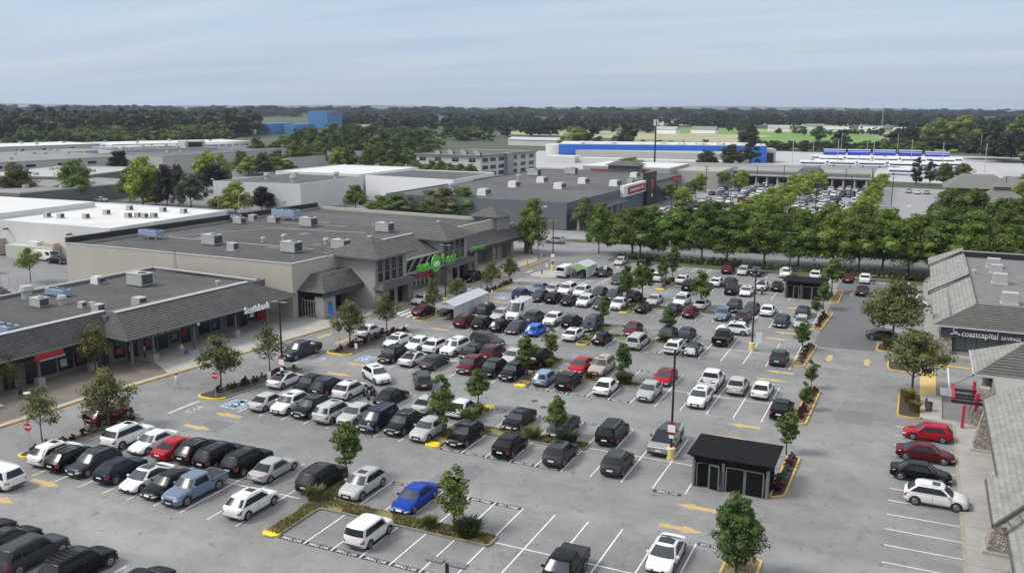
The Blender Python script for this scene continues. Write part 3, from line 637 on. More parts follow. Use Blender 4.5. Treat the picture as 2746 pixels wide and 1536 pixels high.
(-46.4, 325.7, 'minivan', 'white', 'D', 'white minivan, sixth from left in the eleventh row of the far lot'),
(-32.7, 325.5, 'suv', 'grey', 'U', 'dark grey crossover, seventh from left in the eleventh row of the far lot'),
(-29.8, 325.8, 'minivan', 'silver', 'D', 'silver minivan, eighth from left in the eleventh row of the far lot'),
(-27.2, 325.8, 'minivan', 'white', 'D', 'white minivan, ninth from left in the eleventh row of the far lot'),
(-24.5, 325.6, 'sedan', 'navy', 'U', 'navy sedan, tenth from left in the eleventh row of the far lot'),
(-21.7, 325.5, 'bigsuv', 'grey', 'D', 'dark grey large SUV, eleventh from left in the eleventh row of the far lot'),
(-19.0, 325.7, 'suv', 'white', 'U', 'white crossover, twelfth from left in the eleventh row of the far lot'),
(-65.6, 331.5, 'sedan', 'black', 'D', 'black sedan, first from left in the twelfth row of the far lot'),
(-62.8, 331.3, 'hatch', 'white', 'U', 'white hatchback, second from left in the twelfth row of the far lot'),
(-60.0, 331.2, 'suv', 'navy', 'D', 'navy crossover, third from left in the twelfth row of the far lot'),
(-57.3, 331.7, 'suv', 'white', 'U', 'white crossover, fourth from left in the twelfth row of the far lot'),
(-51.8, 331.4, 'hatch', 'white', 'U', 'white hatchback, fifth from left in the twelfth row of the far lot'),
(-46.4, 331.7, 'bigsuv', 'white', 'U', 'white large SUV, sixth from left in the twelfth row of the far lot'),
(-32.6, 331.7, 'bigsuv', 'white', 'D', 'white large SUV, seventh from left in the twelfth row of the far lot'),
(-29.8, 331.6, 'sedan', 'black', 'D', 'black sedan, eighth from left in the twelfth row of the far lot'),
(-24.3, 331.3, 'bigsuv', 'grey', 'U', 'dark grey large SUV, ninth from left in the twelfth row of the far lot'),
(-21.5, 331.7, 'minivan', 'black', 'U', 'black minivan, tenth from left in the twelfth row of the far lot'),
(-18.7, 331.7, 'sedan', 'white', 'D', 'white sedan, eleventh from left in the twelfth row of the far lot'),
(-65.5, 345.3, 'suv', 'silver', 'U', 'silver crossover, first from left in the thirteenth row of the far lot'),
(-62.7, 345.2, 'sedan', 'black', 'D', 'black sedan, second from left in the thirteenth row of the far lot'),
(-60.0, 344.8, 'suv', 'grey', 'D', 'dark grey crossover, third from left in the thirteenth row of the far lot'),
(-54.4, 345.1, 'suv', 'grey', 'D', 'dark grey crossover, fourth from left in the thirteenth row of the far lot'),
(-48.9, 345.0, 'hatch', 'white', 'U', 'white hatchback, fifth from left in the thirteenth row of the far lot'),
(-46.2, 344.8, 'suv', 'white', 'D', 'white crossover, sixth from left in the thirteenth row of the far lot'),
(-29.8, 345.1, 'bigsuv', 'white', 'U', 'white large SUV, seventh from left in the thirteenth row of the far lot'),
(-21.5, 345.2, 'sedan', 'white', 'U', 'white sedan, eighth from left in the thirteenth row of the far lot'),
(-18.6, 345.1, 'hatch', 'grey', 'D', 'dark grey hatchback, ninth from left in the thirteenth row of the far lot'),
(-65.4, 350.8, 'suv', 'grey', 'U', 'dark grey crossover, first from left in the fourteenth row of the far lot'),
(-62.6, 350.9, 'suv', 'silver', 'D', 'silver crossover, second from left in the fourteenth row of the far lot'),
(-57.2, 351.0, 'hatch', 'white', 'U', 'white hatchback, third from left in the fourteenth row of the far lot'),
(-54.3, 350.9, 'bigsuv', 'white', 'D', 'white large SUV, fourth from left in the fourteenth row of the far lot'),
(-51.7, 350.8, 'sedan', 'grey', 'D', 'dark grey sedan, fifth from left in the fourteenth row of the far lot'),
(-48.9, 350.7, 'bigsuv', 'silver', 'D', 'silver large SUV, sixth from left in the fourteenth row of the far lot'),
(-46.1, 350.9, 'hatch', 'darkred', 'U', 'dark red hatchback, seventh from left in the fourteenth row of the far lot'),
(-32.3, 351.0, 'suv', 'navy', 'D', 'navy crossover, eighth from left in the fourteenth row of the far lot'),
(-29.7, 350.9, 'minivan', 'black', 'U', 'black minivan, ninth from left in the fourteenth row of the far lot'),
(-26.9, 351.0, 'sedan', 'silver', 'D', 'silver sedan, tenth from left in the fourteenth row of the far lot'),
(-24.1, 350.9, 'suv', 'silver', 'D', 'silver crossover, eleventh from left in the fourteenth row of the far lot'),
(-21.3, 351.0, 'sedan', 'navy', 'U', 'navy sedan, twelfth from left in the fourteenth row of the far lot'),
(-18.6, 351.2, 'minivan', 'silver', 'D', 'silver minivan, thirteenth from left in the fourteenth row of the far lot'),
(-12, 228, 'sedan', 'silver', 'U', 'white or silver car at the near right corner of the far lot'),
(-9.5, 222, 'suv', 'white', 'U', 'pale car just before the right grove'),
(-4, 352, 'suv', 'silver', 'U', 'pale car parked below the two dark conifers'),
(-1, 349, 'suv', 'white', 'U', 'second pale car below the conifers'),
(2, 351, 'sedan', 'silver', 'U', 'third pale car below the conifers'),
(-76, 300, 'suv', 'white', 'L', 'pale car beside the red store sign tower'),
(-74, 312, 'suv', 'silver', 'L', 'second pale car by the store sign tower'),
(-78, 290, 'suv', 'white', 'L', 'pale car nearest the store sign')]
TREES = [
('narrow', -40.8, 56.9, 5.2, 2.8, 'narrow young tree at the head of the nearest T shaped island'),
('open', -28.4, 52.3, 4.9, 3.5, 'open branched tree on the T shaped island near the camera'),
('flower', -38.2, 68.4, 5.9, 3.6, 'flowering pale tree in the stem of the second island'),
('oval', -38.6, 76.5, 4.4, 2.8, 'round headed tree at the top of the second island'),
('narrow', -38.7, 89.0, 5.0, 3.1, 'narrow tree beside the black car at the third island tip'),
('open', -38.7, 96.1, 4.1, 2.7, 'open headed tree at the top of the third island'),
('oval', -28.5, 72.4, 4.0, 2.6, 'round tree on the crossbar of the second island'),
('narrow', -28.5, 91.9, 4.7, 2.3, 'narrow tree at the end of the third island'),
('oval', -29.1, 113.9, 3.9, 2.6, 'round tree before the navy sedan on the fourth island'),
('oval', -38.7, 115.3, 4.1, 2.2, 'round tree at the top of the fourth island'),
('oval', -39.0, 127.3, 6.5, 3.1, 'tall round tree at the foot of the fifth island'),
('oval', -38.6, 134.1, 5.9, 3.7, 'tall round tree at the head of the fifth island'),
('oval', -38.4, 145.3, 5.4, 2.4, 'round tree at the foot of the short far island'),
('narrow', -38.4, 152.2, 6.4, 2.8, 'narrow tree at the head of the short far island'),
('oval', -28.8, 132.2, 5.6, 4.4, 'wide round tree at the end of the fifth island crossbar'),
('bigoval', -8.8, 54.2, 5.7, 4.0, 'big dense oval tree at the bottom edge of the lot'),
('narrow', -8.8, 77.7, 4.2, 2.3, 'narrow tree beside the near waste shelter'),
('open', -8.7, 90.6, 3.0, 1.9, 'thin tree above the black crossover at the right strip'),
('open', -9.0, 98.4, 3.2, 2.2, 'thinnest tree, right of the arrows at the strip gap'),
('narrow', -11.9, 114.0, 3.8, 2.4, 'narrow tree right of the paired yellow arrows'),
('oval', -12.3, 133.4, 3.0, 2.0, 'small tree at the start of the far hedge line'),
('oval', -11.9, 139.6, 4.4, 2.6, 'middle small tree of the far hedge line'),
('oval', -11.9, 152.6, 6.0, 4.1, 'broadest tree of the hedge line beside the far shelter'),
('birch', -1.6, 120.8, 8.2, 9.2, 'large birch like tree in the upper right bed'),
('birch', 1.0, 101.0, 6.8, 7.7, 'large birch like tree beside the yellow ramp'),
('young', -85.1, 59.7, 4.5, 2.5, 'young tree at the left edge in front of the shops'),
('young', -83.7, 69.3, 5.5, 4.4, 'young tree in front of the red shop sign'),
('sparse', -70.2, 51.8, 5.2, 4.0, 'sparse tree over the nearest stop sign'),
('young', -67.7, 56.9, 5.7, 5.7, 'broad leafy tree hiding the dark red crossover'),
('young', -67.0, 71.1, 5.7, 5.1, 'leafy tree above the second stop sign'),
('sparse', -66.3, 78.3, 5.3, 5.1, 'sparse tree beside the first lamp post'),
('young', -64.3, 91.4, 5.8, 5.6, 'leafy tree over the head of the long red shrub bed'),
('young', -64.2, 99.8, 5.2, 4.2, 'leafy tree below the white lane car'),
('young', -63.1, 110.6, 5.5, 2.9, 'young tree at the cart shelter tip'),
('young', -65.0, 121.4, 3.5, 3.6, 'small leafy tree beside the silver lane sedan'),
('young', -63.2, 130.1, 4.9, 4.0, 'left tree of two over the supermarket red shrubs'),
('young', -63.1, 137.1, 4.7, 3.9, 'right tree of two over the supermarket red shrubs'),
('street', -72.0, 167.5, 11.3, 6.9, 'tall slim tree at the supermarket far corner'),
('yard', -137.5, 102.4, 6.0, 5.2, 'bright young tree in the warehouse yard at left')]
CLUMP = [
(-277.8, 315.2, 9.9, 9.5, 'a'),
(-271.0, 314.5, 7.6, 9.4, 'a'),
(-274.7, 327.9, 8.5, 9.7, 'b'),
(-270.4, 332.1, 9.6, 9.8, 'a'),
(-270.1, 344.2, 12.2, 10.0, 'b'),
(-269.9, 353.0, 11.6, 10.2, 'b'),
(-268.3, 362.5, 11.9, 10.4, 'a'),
(-252.3, 354.2, 10.7, 10.1, 'e'),
(-248.7, 357.6, 9.3, 10.1, 'a'),
(-241.0, 361.4, 12.5, 10.1, 'b'),
(-234.1, 363.6, 10.1, 10.1, 'a'),
(-232.8, 371.1, 9.4, 10.2, 'a'),
(-227.6, 376.1, 9.6, 10.3, 'b'),
(-216.2, 372.5, 8.6, 10.1, 'a'),
(-216.3, 385.3, 9.5, 10.4, 'b'),
(-313.7, 369.5, 13.1, 11.6, 'a'),
(-308.5, 378.5, 11.5, 11.7, 'b'),
(-298.9, 379.7, 14.1, 11.6, 'a'),
(-294.3, 384.5, 14.2, 11.7, 'a'),
(-299.7, 403.0, 12.8, 12.2, 'b'),
(-281.0, 393.8, 14.5, 11.8, 'a'),
(-283.4, 410.3, 13.0, 12.2, 'a'),
(-275.2, 411.9, 13.7, 12.1, 'c'),
(-267.6, 411.5, 14.6, 12.0, 'a'),
(-262.8, 419.6, 13.0, 12.2, 'a'),
(-258.4, 427.6, 12.4, 12.3, 'a'),
(-240.1, 415.5, 10.3, 11.9, 'd'),
(-348.6, 434.6, 11.7, 14.7, 'b'),
(-334.9, 431.9, 16.0, 14.5, 'c'),
(-339.4, 452.1, 15.6, 15.0, 'a'),
(-327.5, 450.7, 17.6, 14.9, 'a'),
(-315.7, 450.8, 17.4, 14.7, 'a'),
(-302.9, 453.4, 17.3, 14.7, 'c'),
(-293.9, 454.9, 15.8, 14.6, 'c'),
(-286.6, 460.7, 16.3, 14.7, 'b'),
(-276.6, 463.7, 14.8, 14.6, 'd'),
(-267.7, 468.1, 11.8, 14.6, 'b'),
(-378.2, 495.4, 14.7, 17.3, 'd'),
(-381.3, 516.3, 11.7, 17.9, 'b'),
(-365.8, 514.6, 14.1, 17.6, 'b'),
(-365.4, 538.8, 16.0, 18.3, 'a'),
(-344.8, 524.9, 16.7, 17.7, 'd'),
(-337.7, 537.7, 13.9, 17.9, 'd'),
(-327.0, 538.1, 14.0, 17.8, 'a')]
LTREES = [
(-257.0, 189.2, 11.9, 12.9, 'OL', 'large olive tree at the far left behind the white warehouse'),
(-240.9, 197.4, 12.9, 11.9, 'G2', 'tall green tree, alone before the stepped grey industrial unit'),
(-214.9, 200.2, 14.4, 12.1, 'LIME', 'bright lime green tree, largest of the roadside clump'),
(-225.7, 205.1, 10.4, 9.0, 'G2', 'green tree at the left edge of the lime green clump'),
(-205.2, 200.2, 12.3, 8.0, 'PUR', 'dark purple leaved tree touching the lime green tree'),
(-209.5, 200.0, 4.6, 8.1, 'OL', 'low olive tree under the purple leaved tree'),
(-195.8, 200.2, 10.0, 9.4, 'GG', 'grey green tree right of the purple leaved tree'),
(-202.1, 201.8, 11.9, 6.3, 'DK', 'dark tree top between the purple and grey green trees'),
(-231.3, 244.7, 13.5, 10.2, 'LIME', 'yellow green tree left of the dark roofed white warehouse'),
(-226.3, 247.2, 12.4, 8.1, 'GY', 'yellow green tree, second left of the white warehouse'),
(-225.3, 242.3, 9.1, 12.3, 'PUR', 'wide dark tree under the two yellow green trees'),
(-173.3, 193.8, 8.9, 9.7, 'GY', 'olive tree before the white wall with pale blue letters'),
(-179.9, 194.7, 4.5, 7.2, 'OL', 'low bushy tree at the back edge of the white warehouse roof'),
(-171.9, 203.1, 6.9, 7.7, 'PUR', 'dark red leaved tree at the white warehouse corner'),
(-166.1, 210.5, 6.7, 7.4, 'G1', 'lone green tree in front of the white warehouse wall'),
(-266.3, 307.1, 7.8, 11.6, 'LIME', 'bright tree above the back of the dark warehouse roof'),
(-261.2, 309.8, 8.8, 8.9, 'DK', 'dark upright tree above the dark warehouse roof'),
(-258.0, 315.6, 7.5, 11.7, 'GY', 'green tree near the curved lamp on the white roof'),
(-258.9, 323.7, 5.8, 8.5, 'G2', 'small green tree beside the curved lamp on the white roof'),
(-300.6, 269.5, 10.9, 11.5, 'PUR', 'round dark tree standing before the light industrial building'),
(-451.6, 339.9, 5.2, 4.6, 'DK', 'tiny dark tree beside the pale blue industrial row'),
(-149.3, 217.1, 7.2, 7.0, 'G1', 'small green tree at the left end of the dark store'),
(-132.5, 206.0, 5.8, 10.0, 'G2', 'low green tree behind the supermarket roof, leftmost of its row'),
(-127.2, 204.8, 6.7, 10.3, 'G1', 'green tree, second in the row behind the supermarket roof'),
(-122.7, 205.5, 6.3, 9.8, 'OL', 'olive tree, third in the row behind the supermarket roof'),
(-117.9, 205.7, 7.9, 11.0, 'G1', 'green tree, fourth in the row behind the supermarket roof'),
(-113.1, 205.8, 8.6, 10.9, 'OL', 'olive tree, fifth in the row behind the supermarket roof'),
(-108.9, 206.4, 9.0, 10.8, 'G2', 'green tree, rightmost in the row behind the supermarket roof')]
BUSES = [
('b', -52, 487),
('b', -38, 492),
('b', -24, 494),
('b', -9.5, 494),
('b', 5, 495),
('c', -53, 544),
('c', -40, 548),
('c', -27, 551),
('c', -13.5, 552),
('c', 0, 553),
('c', 13, 555),
('d', -51, 596),
('d', -37, 600),
('d', -22.5, 602),
('d', -8, 605),
('d', 7, 590),
('b', -46, 499),
('b', -31, 503),
('b', -17, 505),
('b', -2.5, 506),
('b', 11, 507),
('c', -47, 532),
('c', -33, 536),
('c', -19, 539),
('c', -5, 541),
('c', 9, 543),
('e', -3, 457),
('e', -8, 444)]
# ================================================================ SETTING
ASPH = asphalt('asphalt', (.225, .222, .214), .32, .42)
ASPH2 = asphalt('dark_asphalt', (.115, .117, .12), .0, .14)
ASPH3 = asphalt('asphalt_patch', (.16, .16, .163), .2, .15)
LINE = mat('line_paint', (.62, .62, .60), .7, var=.18, scale=1.3)
ARROW = mat('arrow_paint', (.44, .33, .14), .8, var=.2, scale=1.2)
FIELD = mat('field_grass', (.05, .066, .032), .95, var=.25, scale=.01, detail=8)
g = sheet('ground', [[(-9000, -3000), (9000, -3000), (9000, 14000), (-9000, 14000)]], FIELD, -.04)
parking = sheet('parking_lot', [[(-100, -40), (30, -40), (30, 178), (-100, 168)]], ASPH, 0)
sheet('asphalt_patch', [[(-11.6, 163.2), (-10.8, 117), (-3.6, 117.6), (-3.4, 165.2)]], ASPH2, .004)
sheet('asphalt_patch', [rect(-5.8, -2.4, 88.7, 92.7), rect(-33.5, -31.2, 56, 63.5), rect(-34.5, -31.5, 58.5, 61.0), rect(-36, -32.6, 38.4, 42.6), rect(-60.8, -58, 60.5, 63.2), rect(-35, -30.5, 139, 142)], ASPH3, .004)
sheet('asphalt_patch', [[(-69, 139), (-61, 145.5), (-61.5, 163), (-71, 160)]], ASPH3, .004)
def rd(u): return 172.5 + .12 * (u + 40)
road = sheet('road', [[(-420, rd(-420)), (60, rd(60)), (60, rd(60) + 18.5), (-420, rd(-420) + 18.5)]], asphalt('road_asphalt', (.20, .20, .198), .2, .12), .0)
road.location.z = .006
sheet('entrance_road', [[(-70, 160), (-54, 163), (-50, 175), (-70, 175)]], asphalt('entry_asphalt', (.18, .18, .18), .2, .12), .012)
b = MB()
for i in range(30):
    u = -100 + i * 5.0; b.box(u, u + 2, rd(u) + 9.1, rd(u) + 9.25, .011, .012)
b.build('road_markings', LINE)['kind'] = 'structure'
b = MB(); b.hexa([(-110, rd(-110) + 18.5, 0), (60, rd(60) + 18.5, 0), (60, rd(60) + 22, 0), (-110, rd(-110) + 22, 0)], [(-110, rd(-110) + 18.5, .13), (60, rd(60) + 18.5, .13), (60, rd(60) + 22, .13), (-110, rd(-110) + 22, .13)]); b.build('verge', mat('verge_grass', (.075, .085, .03), .95, var=.35, scale=.4))['kind'] = 'structure'
sheet('far_parking_lot', [[(-112, 187), (10, 199.6), (14, 372), (-112, 380)]], asphalt('far_asphalt', (.25, .25, .25), .1, .12), -.01)
sheet('warehouse_yard', [[(-262, 52), (-104, 52), (-118, 176), (-262, 190)]], asphalt('yard_asphalt', (.19, .19, .19), .4, .2), -.012)
sheet('industrial_yard', [[(-700, 180), (-262, 120), (-130, 182), (-130, 420), (-420, 520), (-700, 460)]], asphalt('industry_asphalt', (.17, .17, .17), .1, .1), -.02)
sheet('bus_yard', [[(-260, 420), (50, 400), (58, 640), (-96, 650), (-260, 560)]], asphalt('light_yard', (.36, .36, .35), .05, .08), -.014)
# walks
def slabw(name, poly, z, m, kind='structure'): 
    b = MB(); b.prism(poly, -.02, z); o = b.build(name, m); o['kind'] = kind; return o
kerbL = [(-78.5, 30), (-77.2, 52.7), (-76.9, 58), (-76.9, 62.5), (-76.2, 66), (-75.6, 70.5), (-74.9, 76), (-74.1, 82.2), (-73.3, 90), (-72.3, 98), (-71.7, 104), (-71.2, 112), (-70.9, 114.5), (-69.9, 120), (-68.9, 135), (-68.2, 150), (-67.6, 160), (-70, 166)]
wall_side = [(-98, 168), (-98, 30)]
SIDEW = mat('sidewalk_concrete', (.33, .315, .29), .9, var=.16, scale=.35, bump=.08)
slabw('sidewalk', kerbL + wall_side, .13, SIDEW)
PLAZA = mat('brown_paving', (.15, .125, .105), .9, var=.22, scale=.5)
slabw('plaza_paving', [(-98, 30), (-79.2, 30), (-77.9, 52.7), (-77.6, 62.5), (-77.0, 66.3), (-76.1, 72.5), (-80.6, 75.0), (-98, 75.5)], .136, PLAZA)
b = MB()
for i in range(len(kerbL) - 2):
    (x0, y0), (x1, y1) = kerbL[i], kerbL[i + 1]; dx, dy = x1 - x0, y1 - y0; L = math.hypot(dx, dy); nx, ny = dy / L * .09, -dx / L * .09
    b.hexa([(x0 + nx, y0 + ny, 0), (x1 + nx, y1 + ny, 0), (x1 - nx, y1 - ny, 0), (x0 - nx, y0 - ny, 0)], [(x0 + nx, y0 + ny, .15), (x1 + nx, y1 + ny, .15), (x1 - nx, y1 - ny, .15), (x0 - nx, y0 - ny, .15)])
b.build('kerb', YEL)['kind'] = 'structure'
# right sidewalks
slabw('sidewalk', [(5.0, 40), (8.6, 40), (8.6, 92), (4.9, 93.2), (3.8, 93.2), (3.9, 101), (2.0, 101), (2.0, 93.0), (4.7, 92.2)], .13, SIDEW)
slabw('sidewalk', [(1.6, 118.6), (14, 118.0), (14, 121), (4.6, 121), (3.9, 130), (3.6, 172), (1.7, 172), (2.2, 130)], .13, SIDEW)
b = MB(); b.box(4.72, 4.98, 40, 92, 0, .14); b.build('kerb', mat('tan_kerb', (.30, .27, .21), .9, var=.15, scale=1))['kind'] = 'structure'
b = MB(); b.box(3.0, 12, 113.6, 114.2, 0, .14); b.build('kerb', YEL)['kind'] = 'structure'
sheet('sidewalk_joint', [rect(4.98, 8.6, 44 + i * 3.1, 44.04 + i * 3.1) for i in range(16)], mat('joint_dark', (.12, .11, .10), .9), .134)
b = MB(); b.box(1.75, 3.35, 101, 111, .004, .022)
RAMPY = mat('ramp_yellow', (.62, .44, .16), .8, var=.1, scale=2)
rp = b.build('ramp', RAMPY); tag(rp, 'yellow ramp painted with cross stripes beside the right planter', 'ramp')
b = MB()
for i in range(13): b.box(1.8, 3.3, 101.3 + i * .76, 101.36 + i * .76, .022, .026)
b.build('stripe', mat('stripe_brown', (.25, .16, .06), .9), rp)
sheet('painted_markings', [rect(3.75, 4.9, 101.9, 104.9)], LINE, .006)
# stall lines ------------------------------------------------------------
Lr = [46.4, 65.8, 85.2, 104.8, 124.2, 143.4]; Mr = [52.2, 71.7, 91.2, 110.5, 130.0, 149.0]; Ur = [58.0, 77.8, 97.0, 116.4, 135.9, 154.6]
b = MB(); LW = .055
def ln(u, v0, v1): b.box(u - LW, u + LW, v0, v1, .005, .006)
def hl(v, u0, u1): b.box(u0, u1, v - LW, v + LW, .007, .008)
for r in range(6):
    lo, mi, up = Lr[r], Mr[r], Ur[r]
    base = -43.2 if r == 0 else (-41.35 if r != 3 else -41.3)
    nleft = [9, 8, 7, 6, 7, 6][r]
    lefts = [base - 2.67 * k for k in range(nleft)]
    for u in lefts: ln(u, lo, up)
    hl(mi, lefts[-1], base + (1.3 if r == 0 else 2.4))
    smalls = [-37.1, -34.8, -32.45, -30.1, -27.8] if r == 0 else [-34.9, -32.55, -30.2, -27.85]
    for u in smalls: ln(u, lo, mi - .9); ln(u, mi + .9, up)
    rights = [-25.45, -22.85, -20.2, -17.55, -14.9, -12.2]
    if r in (1,): rights = rights[:5]
    if r == 5: rights = rights[:4]
    for u in rights: ln(u, lo, up)
    hl(mi, -25.45, [-8.9, -14.2, -12.2, -11.3, -12.2, -18][r])
for i in range(6): ln(-62.0 + 2.67 * i - 3, 33.4, 39.2)      # row under the camera, left
for i in range(9): ln(-45.8 + 2.67 * i, 33.0, 38.9)
for i in range(17): ln(-56 + i * 2.67, 161.9, 166.6)
for i in range(3): ln(-11.8 + i * 2.7, 163.0, 167.4)
hl(163.2, -11.2, -3.6)
for i in range(12):
    v = 42.2 + i * 2.66
    if v < 74: b.box(-.25, 4.7, v - LW, v + LW, .005, .006)
for v in (73.9, 76.5, 79.1, 81.8, 84.4, 87.0, 89.6): b.box(-.25, 4.7, v - LW, v + LW, .005, .006)
for i in range(17): b.box(-2.9, 1.6, 122.5 + i * 2.6, 122.6 + i * 2.6, .005, .006)
for i in range(5): b.box(-53.9 + i * 2.5, -53.8 + i * 2.5, 144.3, 149.5, .005, .006)
ln(-62.5, 120, 137.5); b.box(4.6, 4.75, 105, 113.6, .005, .006)
o = b.build('painted_lines', LINE); o['kind'] = 'structure'
b = MB()     # stop bars + crossing at the store
for u, v in ((-66.2, 66.8), (-66.0, 86.2), (-63.8, 104.5), (-63.3, 142.3)): b.box(u, u + .4, v - 4.2, v, .005, .006)
b.build('stop_bars', mat('worn_paint', (.42, .42, .41), .8, var=.15, scale=1.5))['kind'] = 'structure'
b = MB()
for i in range(7): b.box(-71.0 + i * 1.15, -70.5 + i * 1.15, 108.2, 113.0, .006, .007)
b.build('crosswalk', LINE)['kind'] = 'structure'
b = MB()
for i in range(3): b.box(-70.9, -64.8, 113.4 + i * 1.1, 113.6 + i * 1.1, .006, .007)
for i in range(2): b.box(-70, -65, 127 + 3 * i, 127.2 + 3 * i, .006, .007)
b.box(-66.9, -66.7, 137, 148, .006, .007)
b.build('yellow_lines', ARROW)['kind'] = 'structure'
BLUEP = mat('accessible_blue', (.15, .27, .42), .8, var=.1, scale=2)
def arrow(b, u, v, ang, L=3.3, W=1.15):
    pts = [(-L / 2, -W * .27), (.02 * L, -W * .27), (.02 * L, -W / 2), (L / 2, 0), (.02 * L, W / 2), (.02 * L, W * .27), (-L / 2, W * .27)]
    c, s = math.cos(ang), math.sin(ang); b.add([(u + x * c - y * s, v + x * s + y * c, .009) for x, y in pts], [(0, 1, 5, 6), (2, 3, 4), ])
b = MB()
PI = math.pi
for u, v, a in ARROWS: arrow(b, u, v, a)
b.build('painted_arrows', ARROW)['kind'] = 'structure'
b = MB()
for u, v in HANDI: b.box(u - .8, u + .8, v - 1.1, v + 1.1, .007, .008, mi=0); b.box(u - .88, u + .88, v - 1.18, v + 1.18, .005, .006, mi=1); [b.add([(u + rr_ * math.cos(q * PI / 8 + o1), v - .25 + rr_ * math.sin(q * PI / 8 + o1), .012) for q, rr_, o1 in ((k_, .42, 0), (k_ + 1, .42, 0), (k_ + 1, .30, 0), (k_, .30, 0))], [(0, 1, 2, 3)], 1) for k_ in range(9, 24)]; b.add([(u - .05, v - .2, .014), (u + .08, v - .2, .014), (u + .08, v + .5, .014), (u - .05, v + .5, .014)], [(0, 1, 2, 3)], 1); b.add([(u - .05, v - .2, .0145), (u + .40, v - .2, .0145), (u + .40, v - .08, .0145), (u - .05, v - .08, .0145)], [(0, 1, 2, 3)], 1); b.add([(u - .1 + dx_, v + .62 + dy_, .014) for dx_, dy_ in ((0, 0), (.2, 0), (.2, .2), (0, .2))], [(0, 1, 2, 3)], 1)
b.build('accessible_markings', [BLUEP, LINE])['kind'] = 'structure'
BAND = mat('band_grey', (.035, .035, .037), .85, var=.2, scale=2)
b = MB(); texts = []
def sband(u0, u1, v, flip):
    b.box(u0 + .1, u1 - .1, v - .25, v + .25, .006, .007); texts.append(((u0 + u1) / 2, v, flip))
us0 = [-39.4, -37.1, -34.8, -32.45, -30.1, -27.8, -25.45]
for i in range(6): sband(us0[i], us0[i + 1], Lr[0] + .15, 0)
for i in range(1, 6): sband(us0[i], us0[i + 1], Ur[0] - .15, 1)
us1 = [-37.2, -34.9, -32.55, -30.2, -27.85, -25.45]
for r in (1, 2, 3, 4):
    for i in range(5): sband(us1[i], us1[i + 1], Lr[r] + .15, 0)
    for i in range(5): sband(us1[i], us1[i + 1], Ur[r] - .15, 1)
sband(-17.5, -15.0, Lr[1] - .4, 0); sband(-12.2, -10, Ur[0] + .1, 1)
b.build('text_bands', BAND)['kind'] = 'structure'
t0 = textobj('SMALL CAR', 'painted_text', LINE, None, .44, (0, 0, .0085), (0, 0, 0), 0, bold=.004, xs=.74)
for u, v, fl in texts:
    t = t0.copy(); C.objects.link(t); t.location = (u, v, .0085); t.rotation_euler = (0, 0, PI if fl else 0); t['kind'] = 'structure'
bpy.data.objects.remove(t0)
for x, y, rz in ((-64.4, 64.6, PI * .5), (-63.9, 84.6, PI * .5), (-8.9, 72.6, -PI * .5), (5.4, 103.4, 0)):
    t = textobj('STOP', 'painted_text', MATS['worn_paint'], None, 1.1, (x, y, .0095), (0, 0, rz), 0, bold=.02, xs=.8); t['kind'] = 'structure'
b = MB()
for u, v in ((-31.9, 60.6), (-34.6, 81.6), (-33, 80.2), (-32.6, 100.6), (-33.4, 140.6)): b.cyl(u, v, .005, .012, .36, 20)
b.build('manhole_cover', mat('iron', (.05, .05, .05), .7))['kind'] = 'structure'
random.seed(3)
# planting islands ---------------------------------------------------------
SOIL = mat('island_soil', (.17, .12, .07), .95, var=.4, scale=1.4)
DRYG = mat('dry_grass_ground', (.20, .165, .06), .95, var=.4, scale=1.6)
MULCH = mat('mulch', (.05, .04, .03), .95, var=.5, scale=2.5)
def rounded(poly, r, ends=None, n=5):
    out_ = []; m = len(poly)
    for i in range(m):
        p0, p1, p2 = Vector(poly[i - 1]), Vector(poly[i]), Vector(poly[(i + 1) % m])
        a, c_ = (p0 - p1), (p2 - p1); rr = min(r, a.length * .48, c_.length * .48); A = p1 + a.normalized() * rr; B = p1 + c_.normalized() * rr
        for k in range(n + 1):
            t = k / n; q = A * (1 - t) ** 2 + p1 * 2 * t * (1 - t) + B * t * t; out_.append((q.x, q.y))
    return out_
def island(poly, km, label, soil=SOIL, r=.7, tips=None, group='kerbed planting islands'):
    outer = rounded(poly, r); cx = sum(p[0] for p in outer) / len(outer); cy = sum(p[1] for p in outer) / len(outer)
    n = len(outer); inner = []
    for i in range(n):
        p0, p1, p2 = Vector(outer[i - 1]), Vector(outer[i]), Vector(outer[(i + 1) % n]); d = (p2 - p0).normalized(); nrm = Vector((-d.y, d.x)); inner.append(tuple(p1 + nrm * .17))
    root = thing('planting_island', label, 'planting island', (cx, cy, 0), 0, group)
    b = MB(); vs = []; 
    for z, ring in ((0, outer), (.14, outer), (.14, inner), (.05, inner)): vs += [(x - cx, y - cy, z) for x, y in ring]
    fs = []
    mi = []
    for k in range(3):
        for i in range(n):
            fs.append((k * n + i, k * n + (i + 1) % n, (k + 1) * n + (i + 1) % n, (k + 1) * n + i)); y = outer[i][1]; y_ = outer[(i + 1) % n][1]; mi.append(1 if tips and any(t0_ <= y <= t1_ and t0_ <= y_ <= t1_ + .2 for t0_, t1_ in tips) and (outer[i][0] < -36.8) else 0)
    b.v = vs; b.f = fs; b.m = mi; b.build('kerb', [km, BRIGHTYEL], root)
    b = MB(); b.add([(x - cx, y - cy, .10) for x, y in inner], [tuple(range(n))]); b.build('soil', soil, root)
    if tips:
        for t0_, t1_ in tips:
            if t1_ - t0_ > 1.0:
                xs = [p[0] for p in outer if p[1] <= t1_ + .05 and p[1] >= t0_ and p[0] < -36.8]
                if xs: b = MB(); b.box(min(xs) + .25 - cx, max(xs) - .25 - cx, t0_ + .1 - cy, t1_ - cy, .08, .142); b.build('kerb_tip', BRIGHTYEL, root)
    return root
